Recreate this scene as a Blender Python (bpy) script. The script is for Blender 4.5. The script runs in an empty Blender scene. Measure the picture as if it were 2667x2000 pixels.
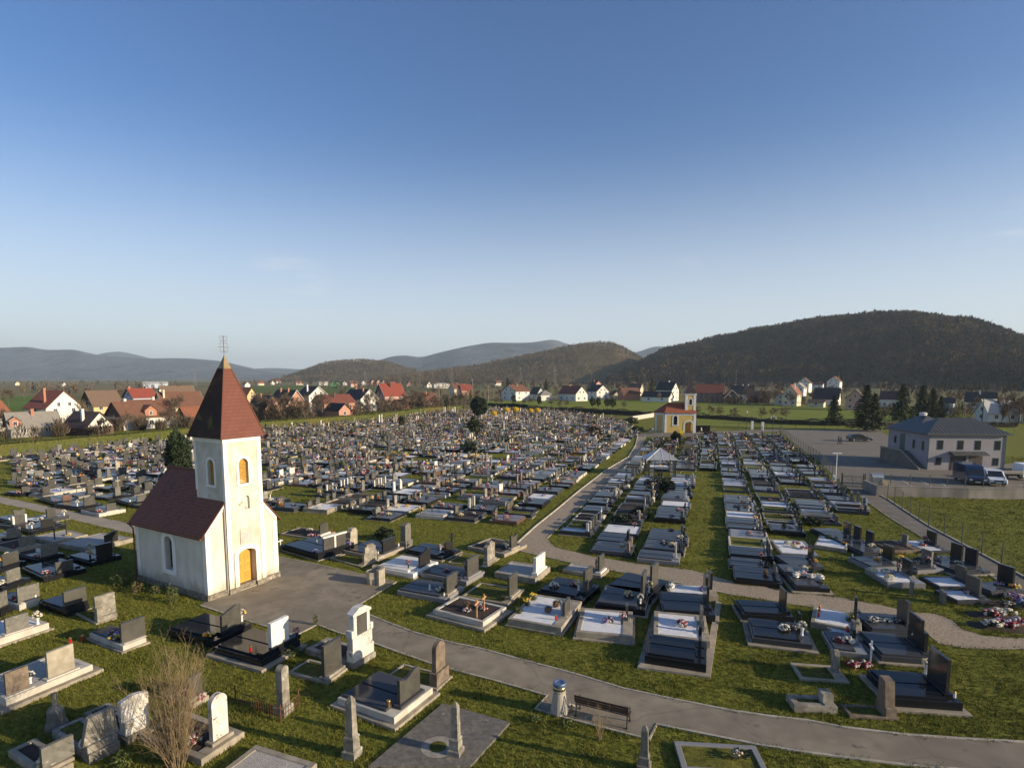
import bpy, math, random
import numpy as np
from mathutils import Vector, Matrix
random.seed(7)
rng = np.random.default_rng(7)
scene = bpy.context.scene
COL = scene.collection
R = math.radians
F_PX, PITCH, H_CAM, HORIZON = 1500.0, R(6), 13.0, 985.0
PP = HORIZON + F_PX * math.tan(PITCH)
def at(px, py, z=0.0):
 """surveyed picture point -> ground point in metres (x right, y ahead)"""
 a = (px - 1333.5) / F_PX
 b = (PP - py) / F_PX
 c, s = math.cos(PITCH), math.sin(PITCH)
 y = c + b * s
 zz = b * c - s
 t = (z - H_CAM) / zz
 return Vector((a * t, y * t))
SURV = {'A': (0, 1300, 2.37), 'B': (500, 1400, 2.766), 'C': (900, 1300, 2.37), 'D': (1500, 1400, 2.765), 'E': (2000, 1400, 2.765),
  'F': (0, 1130, 2.91), 'G': (680, 1050, 3.687), 'H': (1200, 1050, 3.687), 'I': (1700, 1100, 4.022), 'J': (2100, 1200, 3.317),
  'K1': (1600, 1350, 4), 'K2': (0, 1500, 4), 'K3': (700, 1330, 4), 'K4': (1150, 1330, 4), 'K5': (0, 1640, 4.608), 'K6': (1880, 1230, 4.608),
  'K7': (1660, 980, 5.53), 'W1': (0, 900, 4.424), 'W2': (600, 900, 3.687), 'W3': (1200, 900, 3.687), 'W4': (1700, 900, 4.424), 'W5': (2150, 900, 3.687),
  'K8': (2240, 1160, 5.18), 'K9': (1380, 1740, 6.38), 'X': (0, 0, 1.0)}
def g(zone, x, y, z=0.0):
 x0, y0, k = SURV[zone]
 return at(x0 + x / k, y0 + y / k, z)
MATS = {}
def new_mat(name):
 m = bpy.data.materials.new(name)
 m.use_nodes = True
 nt = m.node_tree
 bs = nt.nodes['Principled BSDF']
 return m, nt, bs
def noise_node(nt, scale, detail=3, rough=0.55, coord='pos', stretch=None):
 if coord == 'pos':
  src = nt.nodes.new('ShaderNodeNewGeometry').outputs['Position']
 else:
  src = nt.nodes.new('ShaderNodeTexCoord').outputs['Object']
 if stretch:
  mp = nt.nodes.new('ShaderNodeMapping')
  mp.inputs['Scale'].default_value = stretch
  nt.links.new(src, mp.inputs['Vector'])
  src = mp.outputs['Vector']
 n = nt.nodes.new('ShaderNodeTexNoise')
 n.inputs['Scale'].default_value = scale
 n.inputs['Detail'].default_value = detail
 n.inputs['Roughness'].default_value = rough
 nt.links.new(src, n.inputs['Vector'])
 return n
def ramp(nt, fac, stops):
 r = nt.nodes.new('ShaderNodeValToRGB')
 els = r.color_ramp.elements
 els[0].position, els[0].color = stops[0][0], (*stops[0][1], 1)
 els[1].position, els[1].color = stops[-1][0], (*stops[-1][1], 1)
 for p, c in stops[1:-1]:
  e = els.new(p)
  e.color = (*c, 1)
 nt.links.new(fac, r.inputs['Fac'])
 return r.outputs['Color']
def mix(nt, fac, a, b, mode='MIX'):
 n = nt.nodes.new('ShaderNodeMix')
 n.data_type = 'RGBA'
 n.blend_type = mode
 if isinstance(fac, (int, float)):
  n.inputs[0].default_value = fac
 else:
  nt.links.new(fac, n.inputs[0])
 for i, v in ((6, a), (7, b)):
  if isinstance(v, tuple):
   n.inputs[i].default_value = (*v, 1)
  else:
   nt.links.new(v, n.inputs[i])
 return n.outputs[2]
def bump(nt, bs, fac, strength, dist=0.02):
 b = nt.nodes.new('ShaderNodeBump')
 b.inputs['Strength'].default_value = strength
 b.inputs['Distance'].default_value = dist
 nt.links.new(fac, b.inputs['Height'])
 nt.links.new(b.outputs['Normal'], bs.inputs['Normal'])
def mat(name, c1, c2=None, scale=3.0, rough=0.8, bmp=0.0, bscale=30.0, bdist=0.02, metal=0.0, spec=0.5, lo=0.35, hi=0.65, detail=4,
  stretch=None, spots=None, wide=None, coat=0.0, cracks=None, damp=None):
 """two-tone noise material; spots=(colour, scale, threshold) adds lichen/stain patches; wide=(colour, scale, amount) adds a broad variation"""
 if name in MATS:
  return MATS[name]
 m, nt, bs = new_mat(name)
 c2 = c2 or tuple(v * 0.75 for v in c1)
 n = noise_node(nt, scale, detail, stretch=stretch)
 col = ramp(nt, n.outputs['Fac'], [(lo, c1), (hi, c2)])
 if wide:
  w = noise_node(nt, wide[1], 2)
  wf = nt.nodes.new('ShaderNodeMapRange')
  wf.inputs[1].default_value, wf.inputs[2].default_value = 0.4, 0.65
  wf.inputs[3].default_value, wf.inputs[4].default_value = 0, wide[2]
  nt.links.new(w.outputs['Fac'], wf.inputs[0])
  col = mix(nt, wf.outputs[0], col, wide[0])
 if spots:
  s = noise_node(nt, spots[1], 5, 0.65)
  sf = nt.nodes.new('ShaderNodeMapRange')
  sf.inputs[1].default_value, sf.inputs[2].default_value = spots[2], spots[2] + 0.08
  nt.links.new(s.outputs['Fac'], sf.inputs[0])
  col = mix(nt, sf.outputs[0], col, spots[0])
 if damp:
  sp = nt.nodes.new('ShaderNodeSeparateXYZ'); nt.links.new(nt.nodes.new('ShaderNodeTexCoord').outputs['Object'], sp.inputs[0])
  dn = noise_node(nt, 1.8, 7, .7, stretch=(1, 1, .35))
  hz = nt.nodes.new('ShaderNodeMath'); hz.operation = 'MULTIPLY_ADD'; hz.inputs[1].default_value = -2.6; nt.links.new(dn.outputs['Fac'], hz.inputs[0]); nt.links.new(sp.outputs[2], hz.inputs[2])
  dm = nt.nodes.new('ShaderNodeMapRange'); dm.inputs[1].default_value, dm.inputs[2].default_value, dm.inputs[3].default_value, dm.inputs[4].default_value = -1.0, -.35, .7, 0; nt.links.new(hz.outputs[0], dm.inputs[0])
  col = mix(nt, dm.outputs[0], col, damp)
 if cracks:
  wn = noise_node(nt, 1.6, 4)
  wp = nt.nodes.new('ShaderNodeVectorMath'); wp.operation = 'MULTIPLY_ADD'; wp.inputs[1].default_value = (.5, .5, 0)
  nt.links.new(wn.outputs['Color'], wp.inputs[0]); nt.links.new(nt.nodes.new('ShaderNodeNewGeometry').outputs['Position'], wp.inputs[2])
  vo = nt.nodes.new('ShaderNodeTexVoronoi'); vo.feature = 'DISTANCE_TO_EDGE'; vo.inputs['Scale'].default_value = cracks
  nt.links.new(wp.outputs[0], vo.inputs['Vector'])
  ck = nt.nodes.new('ShaderNodeMapRange'); ck.inputs[1].default_value, ck.inputs[2].default_value, ck.inputs[3].default_value, ck.inputs[4].default_value = .003, .010, .22, 0
  nt.links.new(vo.outputs['Distance'], ck.inputs[0])
  col = mix(nt, ck.outputs[0], col, tuple(v * .3 for v in c2))
 nt.links.new(col, bs.inputs['Base Color'])
 bs.inputs['Roughness'].default_value = rough
 bs.inputs['Metallic'].default_value = metal
 bs.inputs['Specular IOR Level'].default_value = spec
 if coat:
  bs.inputs['Coat Weight'].default_value = coat
 if bmp:
  bn = noise_node(nt, bscale, 5, 0.6)
  bump(nt, bs, bn.outputs['Fac'], bmp, bdist)
 MATS[name] = m
 return m
def tile_mat(name, c1, c2, c3, row=0.33, rough=0.8, vertical=False, bmp=0.6):
 """roof tiles / shingles / brick courses: bands in Z plus per-tile tone"""
 if name in MATS:
  return MATS[name]
 m, nt, bs = new_mat(name)
 geo = nt.nodes.new('ShaderNodeTexCoord')
 sep = nt.nodes.new('ShaderNodeSeparateXYZ')
 nt.links.new(geo.outputs['Object'], sep.inputs[0])
 n = noise_node(nt, 2.2, 5, 0.6, 'pos')
 col = ramp(nt, n.outputs['Fac'], [(0.3, c1), (0.5, c2), (0.72, c3)])
 mm = nt.nodes.new('ShaderNodeMath'); mm.operation = 'MULTIPLY'; mm.inputs[1].default_value = 1.0 / row
 nt.links.new(sep.outputs[2], mm.inputs[0])
 fr = nt.nodes.new('ShaderNodeMath'); fr.operation = 'FRACT'
 nt.links.new(mm.outputs[0], fr.inputs[0])
 lt = nt.nodes.new('ShaderNodeMath'); lt.operation = 'LESS_THAN'; lt.inputs[1].default_value = 0.16
 nt.links.new(fr.outputs[0], lt.inputs[0])
 ml = nt.nodes.new('ShaderNodeMath'); ml.operation = 'MULTIPLY'; ml.inputs[1].default_value = 0.45
 nt.links.new(lt.outputs[0], ml.inputs[0])
 col = mix(nt, ml.outputs[0], col, tuple(v * 0.45 for v in c1))
 nt.links.new(col, bs.inputs['Base Color'])
 bs.inputs['Roughness'].default_value = rough
 bump(nt, bs, fr.outputs[0], bmp, 0.04)
 MATS[name] = m
 return m
def brick_mat(name, c1, c2, mortar, scale=4.0, bw=0.5, bh=0.16, rough=0.9):
 if name in MATS:
  return MATS[name]
 m, nt, bs = new_mat(name)
 geo = nt.nodes.new('ShaderNodeTexCoord')
 sep = nt.nodes.new('ShaderNodeSeparateXYZ')
 nt.links.new(geo.outputs['Object'], sep.inputs[0])
 ad = nt.nodes.new('ShaderNodeMath'); ad.operation = 'ADD'
 nt.links.new(sep.outputs[0], ad.inputs[0]); nt.links.new(sep.outputs[1], ad.inputs[1])
 cb = nt.nodes.new('ShaderNodeCombineXYZ')
 nt.links.new(ad.outputs[0], cb.inputs[0]); nt.links.new(sep.outputs[2], cb.inputs[1])
 b = nt.nodes.new('ShaderNodeTexBrick')
 b.inputs['Color1'].default_value = (*c1, 1)
 b.inputs['Color2'].default_value = (*c2, 1)
 b.inputs['Mortar'].default_value = (*mortar, 1)
 b.inputs['Scale'].default_value = 1.0
 b.inputs['Mortar Size'].default_value = 0.02
 b.inputs['Brick Width'].default_value = bw
 b.inputs['Row Height'].default_value = bh
 nt.links.new(cb.outputs[0], b.inputs['Vector'])
 n = noise_node(nt, 1.2, 4)
 col = mix(nt, n.outputs['Fac'], b.outputs['Color'], tuple(0.8 * v for v in c2))
 nt.links.new(col, bs.inputs['Base Color'])
 bs.inputs['Roughness'].default_value = rough
 MATS[name] = m
 return m
class MB:
 def __init__(self):
  self.v, self.f, self.m = [], [], []
 def add(self, verts, faces, mi=0, M=None):
  o = len(self.v)
  if M is not None:
   verts = [tuple(M @ Vector(p)) for p in verts]
  self.v += [tuple(p) for p in verts]
  self.f += [tuple(i + o for i in fc) for fc in faces]
  self.m += [mi] * len(faces)
  return self
 def box(self, x0, x1, y0, y1, z0, z1, mi=0, M=None, ch=0.0):
  if ch <= 0:
   vs = [(x0, y0, z0), (x1, y0, z0), (x1, y1, z0), (x0, y1, z0), (x0, y0, z1), (x1, y0, z1), (x1, y1, z1), (x0, y1, z1)]
   fs = [(3, 2, 1, 0), (4, 5, 6, 7), (0, 1, 5, 4), (1, 2, 6, 5), (2, 3, 7, 6), (3, 0, 4, 7)]
  else:
   c = ch
   vs = []
   for z, i in ((z0, 0), (z1 - c, 0), (z1, c)):
    vs += [(x0 + i, y0 + i, z), (x1 - i, y0 + i, z), (x1 - i, y1 - i, z), (x0 + i, y1 - i, z)]
   fs = [(3, 2, 1, 0), (8, 9, 10, 11)]
   for k in (0, 4):
    for j in range(4):
     a, b = k + j, k + (j + 1) % 4
     fs.append((a, b, b + 4, a + 4))
  return self.add(vs, fs, mi, M)
 def prism(self, poly, d0, d1, axis='x', mi=0, M=None):
  """closed outline extruded along an axis. axis x: poly in (y,z); y: (x,z); z: (x,y)"""
  n = len(poly)
  vs = []
  for d in (d0, d1):
   for a, b in poly:
    vs.append((d, a, b) if axis == 'x' else (a, d, b) if axis == 'y' else (a, b, d))
  fs = [tuple(range(n - 1, -1, -1)), tuple(range(n, 2 * n))]
  for i in range(n):
   j = (i + 1) % n
   fs.append((i, j, n + j, n + i))
  if axis == 'y':
   fs = [tuple(reversed(q)) for q in fs]
  return self.add(vs, fs, mi, M)
 def tube(self, pts, rad, n=6, mi=0, M=None, cap=True):
  pts = [Vector(p) for p in pts]
  if not isinstance(rad, (list, tuple)):
   rad = [rad] * len(pts)
  vs, fs = [], []
  prev = None
  for i, p in enumerate(pts):
   d = (pts[min(i + 1, len(pts) - 1)] - pts[max(i - 1, 0)])
   d = d.normalized() if d.length > 1e-9 else Vector((0, 0, 1))
   a = prev if prev is not None else (Vector((1, 0, 0)) if abs(d.x) < 0.8 else Vector((0, 1, 0)))
   a = (a - d * a.dot(d))
   a = a.normalized() if a.length > 1e-6 else d.orthogonal().normalized()
   prev = a
   b = d.cross(a)
   for k in range(n):
    t = 2 * math.pi * k / n
    vs.append(tuple(p + (a * math.cos(t) + b * math.sin(t)) * rad[i]))
  for i in range(len(pts) - 1):
   for k in range(n):
    j = (k + 1) % n
    fs.append((i * n + k, i * n + j, (i + 1) * n + j, (i + 1) * n + k))
  if cap and n > 2:
   fs.append(tuple(range(n - 1, -1, -1)))
   o = (len(pts) - 1) * n
   fs.append(tuple(range(o, o + n)))
  return self.add(vs, fs, mi, M)
 def lathe(self, prof, n=16, mi=0, M=None, sq=False):
  """profile [(r,z)...] revolved; sq: square plan (n=4 turned 45 deg)"""
  vs, fs = [], []
  if sq:
   n = 4
  k2 = math.sqrt(2) if sq else 1
  for r, z in prof:
   for k in range(n):
    t = 2 * math.pi * (k + (0.5 if sq else 0)) / n
    vs.append((r * k2 * math.cos(t), r * k2 * math.sin(t), z))
  for i in range(len(prof) - 1):
   for k in range(n):
    j = (k + 1) % n
    fs.append((i * n + k, i * n + j, (i + 1) * n + j, (i + 1) * n + k))
  fs.append(tuple(range(n - 1, -1, -1)))
  o = (len(prof) - 1) * n
  fs.append(tuple(range(o, o + n)))
  return self.add(vs, fs, mi, M)
 def blob(self, c, r, mi=0, n=5, jit=0.25, rnd=random):
  """small lumpy ellipsoid"""
  rx, ry, rz = r if isinstance(r, tuple) else (r, r, r)
  vs, fs = [(c[0], c[1], c[2] - rz)], []
  rings = 3
  for i in range(1, rings):
   ph = math.pi * i / rings - math.pi / 2
   for k in range(n):
    t = 2 * math.pi * (k + 0.5 * i) / n
    q = 1 + rnd.uniform(-jit, jit)
    vs.append((c[0] + rx * q * math.cos(ph) * math.cos(t), c[1] + ry * q * math.cos(ph) * math.sin(t), c[2] + rz * q * math.sin(ph)))
  vs.append((c[0], c[1], c[2] + rz))
  for k in range(n):
   fs.append((0, 1 + (k + 1) % n, 1 + k))
  for k in range(n):
   j = (k + 1) % n
   fs.append((1 + k, 1 + j, 1 + n + j, 1 + n + k))
  top = len(vs) - 1
  for k in range(n):
   fs.append((1 + n + k, 1 + n + (k + 1) % n, top))
  return self.add(vs, fs, mi)
 def quad(self, c, a, b, mi=0):
  c, a, b = Vector(c), Vector(a), Vector(b)
  return self.add([c - a - b, c + a - b, c + a + b, c - a + b], [(0, 1, 2, 3)], mi)
 def mesh(self, name, mats, smooth=False):
  me = bpy.data.meshes.new(name)
  me.from_pydata(self.v, [], self.f)
  for m in (mats if isinstance(mats, (list, tuple)) else [mats]):
   me.materials.append(m)
  if len(self.m) and max(self.m) > 0:
   me.polygons.foreach_set('material_index', np.array(self.m, dtype=np.int32))
  if smooth:
   me.polygons.foreach_set('use_smooth', np.ones(len(self.f), dtype=bool))
  me.update()
  return me
 def build(self, name, mats, parent=None, smooth=False, loc=(0, 0, 0), rz=0.0):
  o = bpy.data.objects.new(name, self.mesh(name, mats, smooth))
  COL.objects.link(o)
  o.location = loc
  o.rotation_euler = (0, 0, rz)
  if parent is not None:
   o.parent = parent
  return o
def np_mesh(name, verts, faces, mats, midx=None, smooth=False):
 """fast mesh from numpy arrays (all faces with the same corner count)"""
 me = bpy.data.meshes.new(name)
 verts = np.asarray(verts, dtype=np.float32).reshape(-1, 3)
 faces = np.asarray(faces, dtype=np.int32)
 nf, k = faces.shape
 me.vertices.add(len(verts)); me.vertices.foreach_set('co', verts.ravel())
 me.loops.add(nf * k); me.loops.foreach_set('vertex_index', faces.ravel())
 me.polygons.add(nf)
 me.polygons.foreach_set('loop_start', np.arange(0, nf * k, k, dtype=np.int32))
 me.polygons.foreach_set('loop_total', np.full(nf, k, dtype=np.int32))
 for m in (mats if isinstance(mats, (list, tuple)) else [mats]):
  me.materials.append(m)
 if midx is not None:
  me.polygons.foreach_set('material_index', np.asarray(midx, dtype=np.int32))
 if smooth:
  me.polygons.foreach_set('use_smooth', np.ones(nf, dtype=bool))
 me.update(calc_edges=True)
 me.validate()
 return me
def link(name, me, parent=None, loc=(0, 0, 0), rz=0.0, sc=1.0):
 o = bpy.data.objects.new(name, me)
 COL.objects.link(o)
 o.location = loc
 o.rotation_euler = (0, 0, rz)
 o.scale = sc if isinstance(sc, tuple) else (sc, sc, sc)
 if parent is not None:
  o.parent = parent
 return o
LABELS = {}
def tag(o, label=None, cat=None, group=None, kind=None):
 if label:
  w = label.split()
  label = ' '.join(w[:16])
  o['label'] = label
  LABELS.setdefault(label, []).append(o)
 if cat: o['category'] = cat
 if group: o['group'] = group
 if kind: o['kind'] = kind
 return o
def thing(name, label, cat, loc=(0, 0, 0), rz=0.0, group=None):
 o = bpy.data.objects.new(name, None)
 o.empty_display_size = 0.2
 COL.objects.link(o)
 o.location = loc if len(loc) == 3 else (loc[0], loc[1], 0)
 o.rotation_euler = (0, 0, rz)
 return tag(o, label, cat, group)
def dup(root, loc, rz=0.0, sc=1.0, label=None, group=None):
 r = root.copy(); COL.objects.link(r)
 r.location = loc; r.rotation_euler = (0, 0, rz)
 r.scale = sc if isinstance(sc, tuple) else (sc, sc, sc)
 if label:
  tag(r, label)
 if group: r['group'] = group
 for ch in list(root.children):
  c = ch.copy(); COL.objects.link(c); c.parent = r
  for gg in ch.children:
   d = gg.copy(); COL.objects.link(d); d.parent = c
 return r
def sheet(name, pts, z, material, kind='structure', thick=0.0):
 """flat polygon laid on the ground (list of Vector2), optional thickness"""
 mb = MB()
 pts = [(p[0], p[1]) for p in pts]
 area = sum(pts[i][0] * pts[(i + 1) % len(pts)][1] - pts[(i + 1) % len(pts)][0] * pts[i][1] for i in range(len(pts)))
 if area < 0:
  pts = pts[::-1]
 if thick:
  mb.prism(pts, z - thick, z, 'z')
 else:
  mb.add([(x, y, z) for x, y in pts], [tuple(range(len(pts)))])
 o = mb.build(name, material)
 o['kind'] = kind
 return o
def strip_band(mb, pts, w, z0, z1, mi=0):
 """narrow kerb following a polyline"""
 pts = [Vector((p[0], p[1])) for p in pts]
 L, Rr = [], []
 for i, p in enumerate(pts):
  d = (pts[min(i + 1, len(pts) - 1)] - pts[max(i - 1, 0)]).normalized()
  n = Vector((-d.y, d.x)) * (w / 2)
  L.append(p + n); Rr.append(p - n)
 for i in range(len(pts) - 1):
  a, b, c, d = Rr[i], Rr[i + 1], L[i + 1], L[i]
  vs = [(*a, z0), (*b, z0), (*c, z0), (*d, z0), (*a, z1), (*b, z1), (*c, z1), (*d, z1)]
  mb.add(vs, [(4, 5, 6, 7), (0, 1, 5, 4), (2, 3, 7, 6), (1, 2, 6, 5), (3, 0, 4, 7)], mi)
 return mb
def in_poly(p, poly):
 x, y = p[0], p[1]
 c = False
 n = len(poly)
 j = n - 1
 for i in range(n):
  xi, yi, xj, yj = poly[i][0], poly[i][1], poly[j][0], poly[j][1]
  if (yi > y) != (yj > y) and x < (xj - xi) * (y - yi) / (yj - yi) + xi:
   c = not c
  j = i
 return c
def np_in_poly(X, Y, poly):
 c = np.zeros(X.shape, bool)
 n = len(poly)
 j = n - 1
 for i in range(n):
  xi, yi, xj, yj = poly[i][0], poly[i][1], poly[j][0], poly[j][1]
  if yi != yj:
   hit = ((yi > Y) != (yj > Y)) & (X < (xj - xi) * (Y - yi) / (yj - yi) + xi)
   c ^= hit
  j = i
 return c
ORD = ['zeroth', 'first', 'second', 'third', 'fourth', 'fifth', 'sixth', 'seventh', 'eighth', 'ninth', 'tenth', 'eleventh', 'twelfth', 'thirteenth',
  'fourteenth', 'fifteenth', 'sixteenth', 'seventeenth', 'eighteenth', 'nineteenth', 'twentieth']
def ordinal(n):
 if n < len(ORD): return ORD[n]
 tens = {2: 'twenty', 3: 'thirty', 4: 'forty', 5: 'fifty', 6: 'sixty', 7: 'seventy'}
 t, u = divmod(n, 10)
 return (tens[t] + '-' + ORD[u]) if u else tens[t][:-1] + 'ieth'
M_grass = M_blade = None
concrete = mat('concrete', (0.40, 0.345, 0.26), (0.25, 0.215, 0.16), 2.0, 0.9, 0.4, 60, wide=((0.2, 0.18, 0.14), 0.6, 0.4))
concrete_pale = mat('concrete_pale', (0.56, 0.52, 0.44), (0.44, 0.40, 0.33), 2.0, 0.85, 0.3, 60)
kerb_mat = mat('kerb_concrete', (0.46, 0.42, 0.34), (0.33, 0.29, 0.23), 3.0, 0.9, 0.3, 50)
asphalt = mat('worn_asphalt', (0.30, 0.25, 0.18), (0.205, 0.17, 0.12), 1.1, 0.92, 0.5, 60, 0.012, detail=8, wide=((0.125, 0.108, 0.08), 0.22, 0.6), spots=((0.105, 0.09, 0.068), 0.8, 0.61), cracks=.22)
asphalt_pale = mat('car_park_asphalt', (0.185, 0.162, 0.128), (0.13, 0.113, 0.088), 0.7, 0.92, 0.3, 50, 0.01, detail=8, wide=((0.14, 0.12, 0.093), 0.12, 0.55))
gravel_path = mat('path_gravel', (0.44, 0.35, 0.245), (0.19, 0.145, 0.098), 11.0, 0.95, 0.8, 30, 0.05, detail=9, lo=.38, hi=.64, wide=((0.3, 0.24, 0.17), 0.5, 0.4), spots=((0.10, 0.11, 0.05), 0.8, 0.64))
granite_black = mat('polished_black_granite', (0.010, 0.011, 0.013), (0.022, 0.023, 0.026), 60, 0.08, spec=0.42, detail=2)
granite_grey = mat('polished_grey_granite', (0.042, 0.044, 0.048), (0.07, 0.071, 0.076), 70, 0.12, spec=0.38, detail=2)
def dusty(m, f):
 nt = m.node_tree; bs = nt.nodes['Principled BSDF']; d = nt.nodes.new('ShaderNodeBsdfDiffuse'); mx = nt.nodes.new('ShaderNodeMixShader'); mx.inputs[0].default_value = f
 nt.links.new(bs.inputs['Base Color'].links[0].from_socket, d.inputs[0]); nt.links.new(bs.outputs[0], mx.inputs[1]); nt.links.new(d.outputs[0], mx.inputs[2]); nt.links.new(mx.outputs[0], nt.nodes['Material Output'].inputs[0])
dusty(granite_black, .25); dusty(granite_grey, .35)
granite_pale = mat('pale_grey_granite', (0.20, 0.195, 0.19), (0.28, 0.27, 0.26), 60, 0.28, detail=2)
granite_brown = mat('brown_granite', (0.11, 0.062, 0.045), (0.17, 0.10, 0.075), 60, 0.15, detail=2)
stone_dark = mat('matt_dark_headstone', (0.05, 0.048, 0.042), (0.075, 0.071, 0.061), 7, 0.38, 0.1, 80, wide=((0.105, 0.10, 0.085), 1.2, 0.5))
stone_black = mat('polished_black_headstone', (0.022, 0.022, 0.022), (0.035, 0.034, 0.033), 50, 0.16, detail=2)
stone_mid = mat('grey_headstone_stone', (0.175, 0.165, 0.14), (0.115, 0.11, 0.092), 5, 0.7, 0.3, 50, spots=((0.33, 0.31, 0.26), 4, 0.62))
stone_old = mat('weathered_lichen_stone', (0.36, 0.33, 0.27), (0.19, 0.17, 0.135), 3.5, 0.92, 0.6, 28, 0.03, spots=((0.55, 0.53, 0.47), 6.5, 0.60), wide=((0.10, 0.09, 0.07), 1.7, 0.55))
stone_brown = mat('brown_old_stone', (0.22, 0.17, 0.12), (0.12, 0.09, 0.065), 3.0, 0.92, 0.6, 28, 0.03, spots=((0.36, 0.31, 0.24), 7, 0.62))
stone_white = mat('white_marble', (0.74, 0.71, 0.65), (0.60, 0.56, 0.49), 2.2, 0.7, 0.3, 40, detail=8, wide=((0.36, 0.32, 0.26), 1.6, .55), spots=((0.10, 0.085, 0.065), 4.0, 0.60))
stone_clean_white = mat('clean_white_stone', (0.78, 0.75, 0.68), (0.68, 0.65, 0.58), 3, 0.55)
stone_sand = mat('sandy_stone', (0.45, 0.40, 0.31), (0.30, 0.26, 0.195), 3, 0.85, 0.4, 40, wide=((0.25, 0.22, 0.16), 1.1, 0.5))
gravel_white = mat('white_marble_gravel', (0.82, 0.82, 0.81), (0.62, 0.62, 0.62), 28, 0.85, 1.0, 30, 0.04, detail=5)
gravel_grey = mat('grey_gravel', (0.50, 0.47, 0.42), (0.28, 0.26, 0.23), 22, 0.9, 1.0, 26, 0.04, detail=5)
soil = mat('dark_soil', (0.055, 0.036, 0.024), (0.03, 0.02, 0.013), 9, 0.97, 1.0, 18, 0.05)
brown_leaves = mat('dry_plant', (0.16, 0.10, 0.055), (0.09, 0.055, 0.03), 12, 0.95)
wood_pale = mat('fresh_pale_wood', (0.56, 0.32, 0.14), (0.46, 0.25, 0.10), 8, 0.6, stretch=(1, 1, 0.15))
wood_dark = mat('dark_varnished_wood', (0.075, 0.042, 0.028), (0.05, 0.028, 0.018), 6, 0.45)
iron = mat('dark_iron', (0.03, 0.03, 0.028), (0.05, 0.045, 0.04), 6, 0.5, metal=0.3)
rust = mat('rusty_iron', (0.16, 0.065, 0.03), (0.07, 0.03, 0.017), 9, 0.9)
steel = mat('galvanised_steel', (0.52, 0.54, 0.55), (0.42, 0.44, 0.45), 4, 0.38, metal=0.8)
gold = mat('brass', (0.55, 0.34, 0.09), (0.45, 0.27, 0.07), 5, 0.3, metal=0.9)
white_paint = mat('white_paint', (0.78, 0.78, 0.76), (0.68, 0.68, 0.66), 2, 0.5)
leaf_green = mat('bright_leaf', (0.075, 0.12, 0.022), (0.045, 0.075, 0.014), 8, 0.7)
leaf_dark = mat('dark_leaf', (0.022, 0.042, 0.014), (0.012, 0.024, 0.009), 7, 0.75)
leaf_olive = mat('olive_leaf', (0.13, 0.13, 0.032), (0.08, 0.085, 0.02), 6, 0.8)
petal = {'pink': mat('pink_petals', (0.50, 0.17, 0.24), (0.58, 0.34, 0.36), 20, 0.7), 'red': mat('red_petals', (0.36, 0.025, 0.03), (0.24, 0.015, 0.028), 20, 0.6),
   'white': mat('white_petals', (0.66, 0.63, 0.56), (0.5, 0.47, 0.4), 20, 0.7), 'yellow': mat('yellow_petals', (0.78, 0.56, 0.03), (0.70, 0.42, 0.03), 20, 0.7),
   'purple': mat('purple_petals', (0.24, 0.08, 0.42), (0.34, 0.16, 0.5), 20, 0.7), 'orange': mat('orange_petals', (0.75, 0.24, 0.04), (0.62, 0.16, 0.03), 20, 0.7),
   'blue': mat('blue_petals', (0.06, 0.09, 0.42), (0.12, 0.2, 0.55), 20, 0.7), 'cream': mat('cream_petals', (0.78, 0.68, 0.42), (0.72, 0.6, 0.4), 20, 0.7)}
plastic_red = mat('red_glass_lantern', (0.5, 0.02, 0.02), (0.4, 0.015, 0.015), 5, 0.25)
plastic_white = mat('white_ceramic', (0.78, 0.76, 0.72), (0.7, 0.68, 0.63), 5, 0.35)
glass_dark = mat('dark_window_glass', (0.02, 0.024, 0.03), (0.03, 0.035, 0.04), 1.0, 0.08)
bark = mat('bark', (0.13, 0.10, 0.075), (0.075, 0.058, 0.042), 5, 0.95)
twig_brown = mat('brown_twigs', (0.155, 0.115, 0.08), (0.095, 0.07, 0.05), 0.8, 0.95)
twig_tan = mat('tan_twigs', (0.24, 0.185, 0.11), (0.15, 0.115, 0.065), 2.5, 0.9)
SUN_E, SKY_E, HAZE, EXPO = 5.0, 0.104, 9e-5, 0.6
def mottle(nt, col, n3):
 fine = ramp(nt, n3.outputs['Fac'], [(0.3, (0.55, 0.55, 0.5)), (0.7, (1.3, 1.3, 1.2))])
 col = mix(nt, 1.0, col, fine, 'MULTIPLY')
 n5 = noise_node(nt, 5, 6, 0.7)
 return mix(nt, 1.0, col, ramp(nt, n5.outputs['Fac'], [(0.36, (0.55, 0.57, 0.55)), (0.64, (1.4, 1.35, 1.25))]), 'MULTIPLY')
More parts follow.
